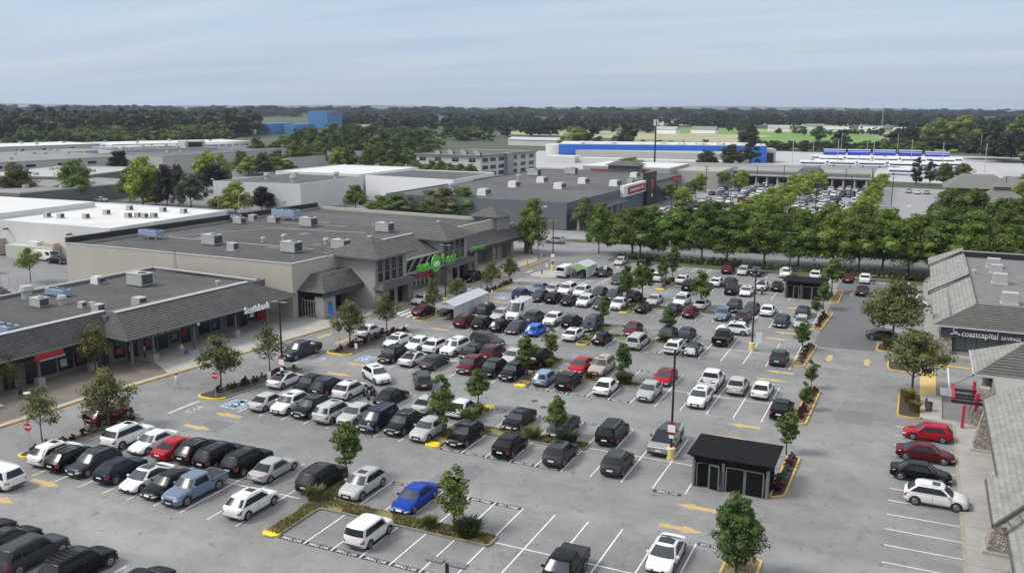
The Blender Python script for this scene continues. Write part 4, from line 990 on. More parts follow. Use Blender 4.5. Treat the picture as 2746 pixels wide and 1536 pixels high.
island([(-40.75, 46.2), (-39.35, 46.2), (-39.35, 51.3), (-25.1, 51.3), (-25.1, 53.1), (-39.35, 53.1), (-39.9, 57.6), (-40.75, 57.6)][::1], KERB, 'T shaped kerbed island with yellow tip and dry grass in nearest parking rows', DRYG, .5, [(46.0, 47.3)])
island([(-38.75, 65.8), (-37.3, 65.8), (-37.3, 70.8), (-25.2, 70.8), (-25.2, 72.6), (-37.3, 72.6), (-37.3, 77.9), (-38.75, 77.9)], KERB, 'long kerbed island with bright yellow tips at both ends, second from the camera', DRYG, .5, [(65.7, 66.9), (76.9, 78.1)])
island([(-38.75, 85.1), (-37.3, 85.1), (-37.3, 90.3), (-25.9, 90.3), (-25.9, 92.0), (-37.3, 92.0), (-37.3, 97.1), (-38.75, 97.1)], KERB, 'kerbed grass island with yellow tip beside the light blue hatchback', DRYG, .5, [(85.0, 86.1)])
GRN = mat('island_grass', (.12, .135, .035), .95, var=.4, scale=1.5)
island([(-38.75, 104.4), (-37.3, 104.4), (-37.3, 109.7), (-25.9, 109.7), (-25.9, 111.3), (-37.3, 111.3), (-37.3, 116.3), (-38.75, 116.3)], KERB, 'green grassed kerbed island beside the grey minivan and black hatchback', GRN, .5, [(104.2, 105.2)])
island([(-39.3, 124.0), (-37.9, 124.0), (-37.9, 129.2), (-25.6, 129.2), (-25.6, 130.8), (-37.9, 130.8), (-37.9, 135.6), (-39.3, 135.6)], KERB, 'grassed kerbed island below two round trees in the fifth double row', GRN, .5, [(123.8, 124.9)])
island([(-39.0, 143.0), (-37.5, 143.0), (-37.5, 153.2), (-39.0, 153.2)], KERB, 'short planted island with yellow tip and dry shrubs near the road', SOIL, .5, [(142.9, 144.0)])
island([(-11.6, 144.5), (-10.2, 144.5), (-10.2, 155.5), (-11.4, 156)], YEL, 'yellow kerbed planting strip farthest up the right hand hedge line', SOIL, .6)
island([(-12.1, 125.6), (-10.8, 125.6), (-10.2, 137.5), (-11.2, 137.5)], YEL, 'yellow kerbed planting strip beside the dark asphalt panel with young trees', SOIL, .6)
island([(-12.3, 106.3), (-10.7, 106.3), (-10.3, 117.2), (-11.5, 117.2)], YEL, 'yellow kerbed strip with red plants right of the grey crossover', SOIL, .6)
island([(-9.6, 86.0), (-8.1, 86.0), (-7.9, 98.0), (-9.2, 98.4)], YEL, 'yellow kerbed strip between two thin trees above the waste shelter', SOIL, .6)
island([(-8.8, 67.6), (-7.6, 68.6), (-7.5, 77.4), (-8.7, 77.4)], YEL, 'yellow kerbed bed of red plants against the near waste shelter', MULCH, .6)
island([(-9.9, 51.5), (-7.6, 51.5), (-7.5, 57.5), (-9.9, 57.5)], YEL, 'small kerbed bed under the big round tree at the bottom edge', SOIL, .6)
island([(-3.5, 118), (.9, 117.2), (1.7, 121.6), (-3.3, 122)], YEL, 'yellow kerbed corner bed under the upper birch tree', MULCH, .9)
island([(-1.8, 109.5), (1.5, 109.0), (1.6, 113.6), (-1.9, 113.4)], YEL, 'yellow kerbed bed under the right birch between the two planters', MULCH, .9)
island([(-.3, 92.6), (2.0, 92.4), (2.0, 101), (-.3, 101.2)], YEL, 'yellow kerbed square planter with golden grasses beside the litter bin', MULCH, .8)
island([(-69.6, 48.6), (-68.2, 48.6), (-66.8, 60.5), (-67.9, 60.5)], KERB, 'long kerbed bed of red shrubs beside the nearest stop sign', MULCH, .7, [(48.5, 49.3)])
island([(-67.4, 67.6), (-64.2, 67.6), (-62.6, 80.5), (-65.3, 80.5)], KERB, 'long kerbed bed of red shrubs left of the first lamp post', MULCH, 1.0, [(67.5, 68.5)])
island([(-65.4, 87.3), (-61.9, 87.3), (-61.1, 101.5), (-63.8, 101.5)], KERB, 'long kerbed bed of dark red shrubs below the white car in the lane', MULCH, 1.0, [(87.2, 88.18)])
island([(-64.6, 106.8), (-62.2, 106.8), (-61.9, 121), (-64.0, 121)], YEL, 'yellow kerbed bed around the cart shelter and stop sign', MULCH, .9)
island([(-64.0, 125.8), (-62.7, 125.8), (-62.3, 138.5), (-63.6, 138.5)], YEL, 'kerbed bed of red shrubs under two small trees by the supermarket', MULCH, .7)
ped = island([(-63.0, 144.8), (-57.6, 144.8), (-57.6, 152.4), (-61.5, 152.8), (-63.4, 148.5)], CONC, 'pale concrete traffic island with hydrant beside the white van', CONC, 1.6)
# ================================================================ BUILDINGS
GRAVEL = asphalt('roof_gravel', (.080, .077, .074), 0, .5)
ROOFG2 = asphalt('roof_membrane', (.095, .094, .093), 0, .5)
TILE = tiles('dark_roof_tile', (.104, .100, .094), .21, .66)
TILEL = tiles('pale_lit_roof_tile', (.235, .23, .21), .21, .16)  # paler copy of the tile, with sunlight on the left-facing slopes painted in
BEIGE = mat('beige_wall', (.40, .37, .315), .85, var=.07, scale=.25)
BEIGED = mat('grey_beige_wall', (.27, .255, .235), .85, var=.08, scale=.3)
GREYW = mat('grey_wall', (.12, .12, .118), .8, var=.1, scale=.6)
TRIM = mat('pale_trim', (.40, .40, .38), .7)
STONE = stonemat('river_stone', (.36, .30, .24), (.16, .14, .12), 5.5)
STONEL = stonemat('pale_river_stone', (.50, .44, .37), (.24, .21, .18), 5.0)
WBUILD = mat('white_wall', (.54, .54, .51), .75, var=.05, scale=.15)
WROOF = mat('white_roof', (.54, .54, .52), .8, var=.12, scale=.12, detail=8)
BLUEW = mat('blue_cladding', (.02, .13, .52), .6, var=.1, scale=.05)
REDP = mat('red_panel', (.30, .012, .018), .5)
GREEN = mat('green_sign', (.11, .40, .04), .5)
WLET = mat('white_letter', (.85, .85, .83), .5)
def hip(b, x0, x1, y0, y1, z0, z1, ix, iy=None, mi=0, th=.16):
    iy = ix if iy is None else iy
    lo = [(x0, y0, z0), (x1, y0, z0), (x1, y1, z0), (x0, y1, z0)]; hi = [(x0 + ix, y0 + iy, z1), (x1 - ix, y0 + iy, z1), (x1 - ix, y1 - iy, z1), (x0 + ix, y1 - iy, z1)]
    b.hexa(lo, hi, mi)
def eaves(b, x0, x1, y0, y1, z0, h=.22, mi=0): b.box(x0 - .04, x1 + .04, y0 - .04, y1 + .04, z0 - h, z0 - .004, mi)
def shell(root, poly, h, wall, roof, par=.45, name='wall', t=.3):
    """walls with a parapet round a lower flat roof; poly counter-clockwise"""
    n = len(poly); inner = []
    for i in range(n):
        p0, p1, p2 = Vector(poly[i - 1]), Vector(poly[i]), Vector(poly[(i + 1) % n])
        a = (p1 - p0).normalized(); c_ = (p2 - p1).normalized(); na = Vector((-a.y, a.x)); nc = Vector((-c_.y, c_.x)); k = (na + nc); k = k / max(k.dot(na), .2); inner.append(tuple(p1 + k * t))
    b = MB(); vs = [(x, y, 0) for x, y in poly] + [(x, y, h) for x, y in poly] + [(x, y, h) for x, y in inner] + [(x, y, h - par) for x, y in inner]
    fs = [(k * n + i, k * n + (i + 1) % n, (k + 1) * n + (i + 1) % n, (k + 1) * n + i) for k in range(3) for i in range(n)]
    b.add(vs, fs); w_ = b.build(name, wall, root)
    b = MB(); b.add([(x, y, h - par + .004) for x, y in inner], [tuple(range(n))]); b.build('roof', roof, root)
    return w_
AW = -0.059; OW = Vector((-79.8, 99.9, 0))
def Wp(t, s, z=0):
    return (OW.x + t * math.cos(AW) - s * math.sin(AW) * 1.0, OW.y + t * math.sin(AW) + s * math.cos(AW), z)
# --- supermarket ------------------------------------------------------------
sof = thing('supermarket', 'large beige supermarket with two hipped entrance towers and green lettering', 'supermarket', OW, AW)
shell(sof, [(-45.2, -2.6), (0, 0), (0, 59.5), (-45.2, 59.5)], 8.0, BEIGE, GRAVEL, .5)
b = MB(); b.box(-45.3, -44.7, -2.5, 59, 8.0, 8.9); b.build('parapet', mat('black_flashing', (.012, .012, .014), .6), sof)
b = MB(); b.hexa([(-45.3, -2.66, 8.0), (0.08, -.06, 8.0), (.08, .3, 8.0), (-45.3, -2.3, 8.0)], [(-45.3, -2.66, 8.1), (0.08, -.06, 8.1), (.08, .3, 8.1), (-45.3, -2.3, 8.1)]); b.box(-.32, .08, .3, 8, 8.0, 8.1); b.box(-44.7, .05, 59.2, 59.6, 8.0, 8.12); b.box(-.3, .08, 42, 59.2, 8.0, 8.1); b.build('parapet_cap', TRIM, sof)
WIN = mat('dark_glass', (.015, .018, .022), .12)
FRAME = mat('pale_frame', (.45, .44, .41), .6)
TIMBER = mat('grey_timber', (.20, .19, .175), .8, var=.1, scale=2)
for s0 in (14.6, 35.2):
    b = MB(); b.box(-2, 6.6 - (s0 > 20) * 1.3, s0 - 4.1, s0 + 4.1, 0, 8.0); b.build('tower_wall', mat('tower_render', (.30, .29, .265), .8, var=.06, scale=.4), sof)
    b = MB(); t0, t1 = (-2.4, 8.0) if s0 < 20 else (-3, 7.1)
    hip(b, t0, t1, s0 - 5.2, s0 + 5.2, 8.0, 10.3, (t1 - t0) / 2 - .15, 5.05); r_ = b.build('tower_roof', TILE, sof)
    b = MB(); eaves(b, t0, t1, s0 - 5.2, s0 + 5.2, 8.0); b.build('eave', GREYW, r_)
    b = MB(); b.box((t0 + t1) / 2 - .3, (t0 + t1) / 2 + .3, s0 - .3, s0 + .3, 10.25, 10.42); b.build('cap', TRIM, r_)
    tf = 6.6 - (s0 > 20) * 1.3
    for k in range(4):
        y = s0 - 3.4 + k * 1.75; b = MB(); b.box(tf, tf + .05, y, y + 1.2, 4.1, 7.3); wn_ = b.build('tower_window', WIN, sof)
        b = MB(); b.box(tf + .02, tf + .16, y - .28, y - .08, 3.9, 7.7); b.box(tf + .02, tf + .14, y - .1, y + 1.3, 5.5, 5.62); b.build('window_frame', TIMBER, wn_)
    for k in range(3):
        y = s0 - 3.2 + k * 2.3; b = MB(); b.box(tf, tf + .05, y, y + 1.6, .1, 2.6); d_ = b.build('door', WIN, sof); b = MB(); b.box(tf + .02, tf + .1, y - .12, y, 0, 2.8); b.box(tf + .02, tf + .1, y + 1.6, y + 1.72, 0, 2.8); b.build('door_frame', FRAME, d_)
    for y in (s0 - 4.1, s0 + 3.0):
        b = MB(); b.hexa([(tf - .1, y - .3, 0), (tf + 1.3, y - .3, 0), (tf + 1.3, y + 1.3, 0), (tf - .1, y + 1.3, 0)], [(tf - .1, y, 3.4), (tf + .9, y, 3.4), (tf + .9, y + 1, 3.4), (tf - .1, y + 1, 3.4)]); b.build('stone_pier', STONE, sof)
    b = MB(); hip(b, tf - .2, tf + 1.9, s0 - 4.6, s0 + 4.6, 3.2, 3.9, .5, .5); b.build('entrance_canopy', TILE, sof)
b = MB(); b.hexa([(-.6, 18.6, 5.9), (4.9, 18.6, 5.9), (4.9, 31.2, 5.9), (-.6, 31.2, 5.9)], [(-1.0, 19.2, 8.5), (-.5, 19.2, 8.5), (-.5, 31.2, 8.5), (-1.0, 31.2, 8.5)]); b.build('entrance_roof', TILE, sof)
b = MB(); b.box(4.8, 4.95, 18.6, 31.2, 5.7, 5.95); b.box(-.9, -.4, 19.2, 31.1, 8.49, 8.62); b.build('roof_trim', TRIM, sof)
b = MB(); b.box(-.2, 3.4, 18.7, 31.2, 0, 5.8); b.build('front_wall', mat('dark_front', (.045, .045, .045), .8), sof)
b = MB()
for i in range(6): y = 19.6 + i * 2.2; b.tube([(3.4, y, 3.4), (4.9, y, 5.75)], .11, 4); b.tube([(4.75, y, 3.6), (4.75, y + 1.9, 5.7)], .08, 4)
b.box(4.5, 4.7, 18.7, 31.1, 3.3, 3.6); b.build('truss', FRAME, sof)
b = MB(); b.box(3.4, 3.7, 21.8, 29.6, 0, .8); b.build('window_base', GREYW, sof)
for i in range(6):
    y = 22.2 + i * 1.25; b = MB(); b.box(3.4, 3.46, y, y + .95, .85, 2.5); wn_ = b.build('window', WIN, sof); b = MB(); b.box(3.41, 3.62, y + .97, y + 1.22, .8, 2.7); b.box(3.45, 3.5, y + .45, y + .5, .85, 2.5); b.box(3.45, 3.5, y, y + .95, 1.6, 1.66); b.build('window_frame', FRAME, wn_)
# side canopy over the cart porch
b = MB(); b.hexa([(-.1, .8, 4.0), (4.6, 1.3, 4.0), (4.6, 12.6, 4.0), (-.1, 12.6, 4.0)], [(-.1, 4.0, 6.0), (1.9, 4.0, 6.0), (2.2, 10.4, 6.0), (-.1, 10.4, 6.0)]); b.build('porch_roof', TILE, sof)
b = MB(); b.box(4.0, 4.5, 1.5, 12.4, 3.3, 3.95); b.build('porch_beam', mat('porch_dark', (.05, .05, .05), .8), sof)
b = MB(); b.box(2.6, 4.2, 1.6, 4.2, 0, 3.3); b.build('porch_pier', BEIGED, sof)
b = MB()
for i in range(9): b.tube([(.5 + i * .26, 1.45, .1), (.5 + i * .26 + .5 * (1 if i % 2 else -1) * .5, 1.45, 1.4), (.5 + i * .26, 1.45, 2.7)], .022, 4)
b.box(.3, 2.8, 1.43, 1.47, .05, .1); b.box(.3, 2.8, 1.43, 1.47, 2.7, 2.76); b.build('folding_gate', mat('pale_metal', (.5, .5, .48), .4, .4), sof)
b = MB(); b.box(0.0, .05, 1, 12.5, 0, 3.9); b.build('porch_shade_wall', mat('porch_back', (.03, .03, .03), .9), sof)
# pharmacy canopy
b = MB(); b.hexa([(0.1, 41.6, 4.1), (3.1, 41.6, 4.1), (3.1, 64.5, 4.1), (0.1, 64.5, 4.1)], [(-.6, 41.6, 6.3), (-.2, 41.6, 6.3), (-.2, 62.5, 6.3), (-.6, 62.5, 6.3)])
b.hexa([(-5, 60.4, 4.1), (3.1, 60.4, 4.1), (3.1, 72.5, 4.1), (-5, 72.5, 4.1)], [(-4.0, 61, 6.29), (-.2, 62.4, 6.29), (-1.2, 70.5, 6.0), (-4, 70.5, 6.0)]); b.build('canopy_roof', TILE, sof)
b = MB(); b.box(2.4, 2.9, 41.8, 70, 3.4, 4.08); b.build('canopy_beam', mat('beam_dark', (.045, .043, .042), .8), sof)
for y in (47, 54, 61.5, 69.5): b = MB(); b.hexa([(1.4, y - .6, 0), (2.7, y - .6, 0), (2.7, y + .7, 0), (1.4, y + .7, 0)], [(1.6, y - .4, 3.4), (2.6, y - .4, 3.4), (2.6, y + .5, 3.4), (1.6, y + .5, 3.4)]); b.build('canopy_pier', STONE, sof)
b = MB()
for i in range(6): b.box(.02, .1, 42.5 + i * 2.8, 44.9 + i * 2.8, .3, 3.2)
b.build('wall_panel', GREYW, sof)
b = MB(); b.box(-4.4, .6, 58.8, 64.2, 0, 8.5); b.build('tower_wall', BEIGED, sof)
b = MB(); hip(b, -5.6, 1.6, 57.7, 65.2, 8.5, 10.2, 3.4, 3.55); b.build('tower_roof', TILE, sof)
# lettering
sg = thing('store_sign', 'green save on foods lettering with oval hanging between the entrance towers', 'shop sign', Wp(7.0, 26.6, 4.7), AW)
def Rx(): return (PI / 2, 0, PI / 2)
textobj('save', 'lettering', GREEN, sg, 2.3, (0, -3.75, .05), Rx(), .08, bold=.05, xs=.95)
textobj('foods', 'lettering', GREEN, sg, 2.3, (0, 4.1, .25), Rx(), .08, bold=.05, xs=.86)
b = MB(); n = 28; b.prism([(1.35 * math.cos(6.2832 * k / n), 1.45 * math.sin(6.2832 * k / n)) for k in range(n)], -.08, .08)
for i, v in enumerate(b.v): b.v[i] = (v[2] - .02, v[0], v[1])
b.build('sign_oval', GREEN, sg); textobj('on', 'lettering', WLET, sg, 1.6, (.12, 0, .02), Rx(), .05, bold=.05)
b = MB(); b.box(-.3, -.16, -6.2, 6.2, -.9, -.7); b.build('sign_rail', TIMBER, sg)
rb = MB(); rb.box(-.06, .06, -2.9, 2.9, -.28, .28); o = rb.build('banner_sign', REDP, None, loc=Wp(6.0, 24.0, 3.0), rz=AW); tag(o, 'long red banner board under the green supermarket lettering', 'sign')
textobj('pharmacy', 'shop_lettering', GREEN, None, 1.25, Wp(2.98, 47.1, 4.15), (PI / 2, 0, PI / 2 + AW), .05, bold=.03, xs=1.1)
tag(bpy.data.objects['shop_lettering'], 'green pharmacy lettering along the canopy edge', 'shop sign')
b = MB(); n = 14; pts = [(-.45, -1.0), (.45, -1.0)] + [(.55 * math.cos(PI * k / n), .35 + .75 * math.sin(PI * k / n)) for k in range(n + 1)]
b.prism(pts, -.03, .03); b.v = [(v[2], v[0], v[1]) for v in b.v]; ft = b.build('feather_flag', mat('flag_blue', (.02, .14, .50), .6, var=.5, scale=1.8), None, loc=Wp(4.3, 2.6, 1.5), rz=AW - 1.0); tag(ft, 'blue arch shaped banner standing by the folding gate', 'banner')
b = MB(); b.tube([(-38, 12, 7.62), (-8, 14, 7.62), (-8, 17, 7.62)], .06, 5); b.tube([(-41, 9, 7.62), (-30, 30, 7.62), (-12, 33, 7.62)], .05, 5); b.tube([(-36, 36, 7.62), (-20, 38, 7.62)], .05, 5); [b.cyl(-5 - k * 5.3, 6 + (k * 17) % 45, 7.5, 8.0 + (k % 3) * .3, .08, 6) for k in range(8)]; b.build('roof_pipes', TRIM, sof)
for k, (x, y, sx_, sy_) in enumerate(((-34, 14, 3, 1.2), (-16, 12, 2.5, .8), (-12, 18, 2, 1), (-30, 41, 3, 1), (-22, 26, 1.6, 2.4))): b = MB(); b.box(x, x + sx_, y, y + sy_, 7.505, 7.53); b.build('walk_pad', mat('pad_grey', (.17, .165, .155), .9), sof)
# --- strip of shops -----------------------------------------------------------
st = thing('shop_strip', 'low row of dark fronted shops with long tiled mansard roof at left', 'shops', OW, AW)
shell(st, [(-24.4, -75), (-4.6, -75), (-4.6, -28.0), (-3.3, -28.0), (-3.3, -1.9), (-24.4, -3.2)], 5.9, GREYW, GRAVEL, .35)
b = MB(); b.box(-24.5, -24.1, -75, -3.3, 5.9, 6.05); b.box(-24.4, -3.6, -3.4, -3.0, 5.9, 6.05); b.build('roof_edge', TRIM, st)
b = MB()
b.hexa([(-4.9, -75, 3.9), (-2.6, -75, 3.9), (-2.6, -28.3, 3.9), (-4.9, -28.3, 3.9)], [(-4.9, -75, 6.2), (-4.4, -75, 6.2), (-4.4, -26.9, 6.2), (-4.9, -26.9, 6.2)])
b.build('mansard', TILE, st)
b = MB(); b.hexa([(-4.2, -28.9, 3.9), (1.3, -28.9, 3.9), (1.3, -.4, 3.9), (-4.2, -.4, 3.9)], [(-4.2, -27.2, 6.25), (-2.4, -27.2, 6.25), (-2.4, -6.0, 6.25), (-4.2, -6.0, 6.25)]); b.build('mansard', TILE, st)
b = MB(); b.box(-5.0, -4.3, -75, -27.1, 6.2, 6.3); b.box(-3.0, -2.3, -27.2, -6, 6.25, 6.35); b.build('ridge_cap', TRIM, st)
b = MB(); b.box(-2.75, -2.55, -75, -28.4, 3.7, 3.89); b.box(1.15, 1.35, -28.9, -.4, 3.7, 3.89); b.box(-4.0, 1.3, -28.95, -28.8, 3.7, 3.89); b.build('gutter', mat('gutter', (.16, .16, .16), .6), st)
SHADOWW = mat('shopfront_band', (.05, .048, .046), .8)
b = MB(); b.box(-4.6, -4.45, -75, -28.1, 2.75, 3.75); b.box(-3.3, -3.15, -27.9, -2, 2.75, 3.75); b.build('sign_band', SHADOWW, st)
b = MB()
for s_, t_ in [(-70, -3.0), (-62, -3.0), (-53, -3.0), (-45, -3.0), (-37, -3.0), (-30.5, -3.0), (-24.6, .2), (-18.4, .2), (-11.4, .2), (-5.6, .2), (-27.6, .2)]: b.box(t_ - .12, t_ + .12, s_ - .12, s_ + .12, 0, 3.85)
b.build('post', GREYW, st)
b = MB()
for s_, t_ in [(-53, -3.0), (-45, -3.0), (-37, -3.0), (-30.5, -3.0), (-24.6, .2), (-11.4, .2)]: b.box(t_ - .4, t_ + .4, s_ - .4, s_ + .4, 0, 1.0)
b.build('post_base', BEIGED, st)
random.seed(5); s_ = -62.0
while s_ < -3.5:
    f = -4.6 if s_ < -29.6 else -3.3; wdt = random.choice((1.5, 1.8, 2.1)); dr = random.random() < .25
    if -29.6 < s_ < -27.6: s_ += 1; continue
    b = MB(); b.box(f, f + .05, s_, s_ + wdt - .25, .1 if dr else .55, 2.6); wn_ = b.build('door' if dr else 'shop_window', WIN, st)
    b = MB(); b.box(f + .02, f + .1, s_ + wdt - .25, s_ + wdt - .1, 0, 2.7); b.box(f + .02, f + .1, s_, s_ + wdt, 2.6, 2.72); b.build('window_frame', mat('dim_frame', (.16, .155, .15), .6), wn_)
    if random.random() < .45: b = MB(); b.box(f + .055, f + .075, s_ + .25, s_ + .25 + random.uniform(.5, .9), 1.0, 1.0 + random.uniform(.5, .9)); b.build('poster', random.choice([WHITE, mat('poster_teal', (.08, .16, .17), .7), mat('poster_red', (.3, .03, .05), .7), TRIM]), wn_)
    s_ += wdt + (random.uniform(.6, 1.2) if random.random() < .3 else 0)
b = MB(); b.box(-3.3, -3.18, -3.9, -2.4, .3, 2.7); b.build('red_door_panel', REDP, st)
sc_ = textobj('Scotiabank', 'shop_lettering', WLET, None, 1.15, Wp(1.42, -8.6, 3.55), (PI / 2, 0, PI / 2 + AW), .06, bold=.03, xs=.93); tag(sc_, 'white Scotiabank lettering hung under the mansard eave', 'shop sign')
cf = textobj('cafe de Ancou', 'shop_lettering', mat('gold_letter', (.62, .55, .22), .5), None, .95, Wp(-2.9, -20.2, 2.4), (PI / 2, 0, PI / 2 + AW), .04, xs=.9); tag(cf, 'thin gold script lettering over the cafe windows', 'shop sign')
b = MB(); b.box(-.05, .05, -1.7, 1.7, -.33, .33); b.v = [(x, y, z) for x, y, z in b.v]; o = b.build('shop_sign', REDP, None, loc=Wp(-2.45, -36.0, 3.38), rz=AW); tag(o, 'red shop sign above poster covered windows at left', 'shop sign')
b = MB(); b.box(-.04, .04, -1.5, 1.5, -.1, .1); o = b.build('shop_sign', TRIM, None, loc=Wp(-2.5, -35.6, 2.98), rz=AW); tag(o, 'thin white strip sign just under the red shop sign', 'shop sign')
b = MB(); b.box(-.05, .05, -1.4, 1.4, -.28, .28, 0); b.box(.05, .07, .75, 1.15, -.25, .25, 1); b.box(.05, .07, -1.35, 1.35, .22, .26, 1); o = b.build('shop_sign', [BLACKM, WLET], None, loc=Wp(.35, -18.7, 3.3), rz=AW); tag(o, 'black shop sign with white crescent between cafe and bank', 'shop sign')
b = MB(); b.box(-.05, .05, -2.2, 2.2, -.22, .22); o = b.build('shop_sign', mat('dull_red', (.16, .01, .015), .6), None, loc=Wp(-3.1, -13.6, 3.3), rz=AW); tag(o, 'dull red shop sign left of the bank lettering', 'shop sign')
# --- hvac and roof vents ------------------------------------------------------
HV = mat('hvac_grey', (.40, .40, .38), .6, .2, var=.08, scale=1.5); HVD = mat('hvac_louvre', (.06, .06, .06), .7); HVB = mat('hvac_blue', (.24, .32, .44), .6, .1)
def hvac(kind):
    if kind == 'unit':
        t = thing('rooftop_unit', 'x', 'rooftop unit'); b = MB(); b.box(-1.3, 1.3, -.9, .9, .15, 1.5); b.box(-1.35, 1.35, -.95, .95, 1.5, 1.56); b.build('casing', HV, t)
        b = MB(); b.box(1.3, 1.33, -.75, .75, .3, 1.4); b.build('louvre_panel', HVD, t)
        b = MB(); b.box(-1.2, 1.2, -.8, .8, 0, .15); b.build('curb', HVD, t); b = MB(); b.cyl(.5, 0, 1.56, 1.64, .5, 14); b.build('fan_cowl', HVD, t); return t
    if kind == 'vent':
        t = thing('roof_vent', 'x', 'roof vent'); b = MB(); b.cyl(0, 0, 0, .7, .4); b.build('duct', HV, t); b = MB(); b.cyl(0, 0, .7, 1.05, .55, r2=.45); b.build('cowl', HV, t); return t
    if kind == 'small':
        t = thing('rooftop_unit', 'x', 'rooftop unit'); b = MB(); b.box(-.6, .6, -.5, .5, .1, 1.0); b.build('casing', HV, t); b = MB(); b.box(.6, .62, -.4, .4, .2, .9); b.build('louvre_panel', HVD, t); b = MB(); b.box(-.7, .7, -.6, .6, 0, .1); b.build('curb', TRIM, t); return t
    if kind == 'hood':
        t = thing('roof_hood', 'x', 'roof hood'); b = MB(); b.hexa([(-1, -.7, 0), (.7, -.7, 0), (.7, .7, 0), (-1, .7, 0)], [(-.9, -.6, 1.1), (.5, -.6, 1.2), (.5, .6, 1.2), (-.9, .6, 1.1)]); b.build('casing', mat('white_metal', (.62, .62, .6), .5), t); b = MB(); b.box(.7, 1.05, -.5, .5, .3, .95); b.build('louvre_panel', HVD, t); return t
    if kind == 'cond':
        t = thing('condenser', 'x', 'condenser'); b = MB(); b.box(-2.4, 2.4, -.9, .9, .7, 1.7); b.build('casing', HVB, t)
        b = MB(); [b.box(x, x + .12, y, y + .12, 0, .7) for x in (-2.2, 0, 2.1) for y in (-.8, .7)]; b.build('frame_legs', HV, t)
        b = MB(); [b.cyl(x, 0, 1.7, 1.85, .55) for x in (-1.6, 0, 1.6)]; b.build('fan_cowl', HVD, t); return t
protoH = {}
def place_h(kind, x, y, z, s=1, rz=0, label=None):
    if kind not in protoH: o = protoH[kind] = hvac(kind)
    else: o = dup(protoH[kind])
    o.location = (x, y, z); o.scale = (s, s, s); o.rotation_euler = (0, 0, rz); o['label'] = label; o['group'] = 'equipment on the flat roofs'
ROOFN = {}
for kind, x, y, z, s, where in HVACS:
    ROOFN[where] = ROOFN.get(where, 0) + 1; nm = {'unit': 'boxy grey air unit', 'vent': 'round roof vent', 'small': 'small grey air unit', 'hood': 'white louvred hood', 'cond': 'blue grey condenser on legs'}[kind]
    place_h(kind, x, y, z, s, AW if x < -40 else 0, '%s, %s from the left on the %s' % (nm, ordinal(ROOFN[where]), where))
o = MB(); o.tube([(0, 0, 0), (0, 0, 3.2)], .03, 5); o.tube([(.35, 0, 0), (.35, 0, 3.2)], .03, 5); [o.tube([(0, 0, z), (.35, 0, z)], .02, 4) for z in (.5, 1.2, 2, 2.7)]; o = o.build('roof_ladder', BLACKM, None, loc=Wp(-20, -3.0, 5.6)); tag(o, 'thin dark ladder against the beige supermarket side wall', 'ladder')
# --- hardware store with red sign ----------------------------------------------
ct = thing('hardware_store', 'wide dark grey store with white and red sign on its front', 'store', (-78.5, 204, 0))
BGREY = mat('blue_grey_wall', (.105, .115, .132), .75, var=.06, scale=.3)
shell(ct, [(-52, 0), (0, 0), (2, 106), (-52, 108)], 6.9, BGREY, ROOFG2, .3)
b = MB(); b.hexa([(0, .5, 3.9), (3.6, .5, 3.9), (3.6, 39, 3.9), (0, 39, 3.9)], [(0, 2.5, 5.4), (.3, 2.5, 5.4), (.3, 37, 5.4), (0, 37, 5.4)]); b.hexa([(1.5, 70, 3.9), (5.4, 70, 3.9), (5.4, 92, 3.9), (1.5, 92, 3.9)], [(1.5, 72, 6), (2.2, 72, 6), (2.2, 91, 6), (1.5, 91, 6)]); b.build('canopy', mat('slate_canopy', (.05, .052, .058), .8), ct)
b = MB(); [b.box(2.4, 3.0, y, y + .6, 0, 3.9) for y in range(1, 38, 5)]; b.build('column', BEIGED, ct)
b = MB(); b.box(-9, 0, -.06, -.003, 0, 3.6); b.build('side_panel', GREYW, ct)
b = MB(); b.box(.9, 2.0, 39.5, 62, 4.7, 7.9); sgn = b.build('sign_panel', mat('sign_white', (.62, .64, .63), .6), ct)
b = MB(); b.box(2.0, 2.05, 43.4, 61.4, 5.1, 7.3); b.build('sign_border', REDP, sgn)
textobj('CANADIAN TIRE', 'lettering', WLET, sgn, 1.25, (2.07, 52.5, 6.2), Rx(), .02, bold=.0, xs=1.5)
b = MB(); b.box(.9, 2.4, 62.2, 72.2, .5, 10.2); bt = b.build('sign_tower', BLACKM, ct)
b = MB(); b.add([(2.45, 65, 7.9), (2.45, 69.6, 7.9), (2.45, 67.3, 3.9)], [(0, 1, 2)]); b.build('triangle_emblem', mat('emblem_red', (.5, .04, .05), .5), bt); b = MB(); b.box(2.42, 2.46, 66.6, 67.9, 2.5, 3.6); b.build('emblem_mark', WLET, bt)
b = MB(); b.box(1.9, 2.0, 93, 104, 4.9, 6.7); b.build('red_sign_panel', REDP, ct)
b = MB(); [b.box(0, .06, y, y + 3, .4, 3.2) for y in range(2, 36, 4)]; b.build('shop_window', WIN, ct)
# --- coast credit union ----------------------------------------------------------
cc = thing('credit_union', 'right hand bank with pale tiled hips and white coast capital lettering', 'bank', (4.6, 120.4, 0))
b = MB(); b.box(0, 60, 0, 51, 0, 5.0); b.build('wall', GREYW, cc)
b = MB(); b.box(2.9, 60, 2, 46, 5.0, 5.75); b.build('roof', mat('roof_gravel_pale', (.15, .148, .14), .95, var=.25, scale=1.2, bump=.3, bscale=9), cc)
b = MB(); b.box(2.7, 60, 44.2, 44.8, 5.76, 6.6); b.build('parapet', mat('black_flashing', (.012,) * 3, .6), cc)
b = MB(); b.box(2.6, 60, 44.8, 45.1, 5.76, 6.7); b.build('parapet_cap', TRIM, cc)
b = MB(); b.hexa([(-1.8, -1.9, 4.0), (60, -1.9, 4.0), (60, 2.2, 4.0), (-1.8, 2.2, 4.0)], [(2.8, 1.8, 6.2), (60, 1.8, 6.2), (60, 2.2, 6.2), (2.8, 2.2, 6.2)]); b.build('front_roof', TILE, cc)
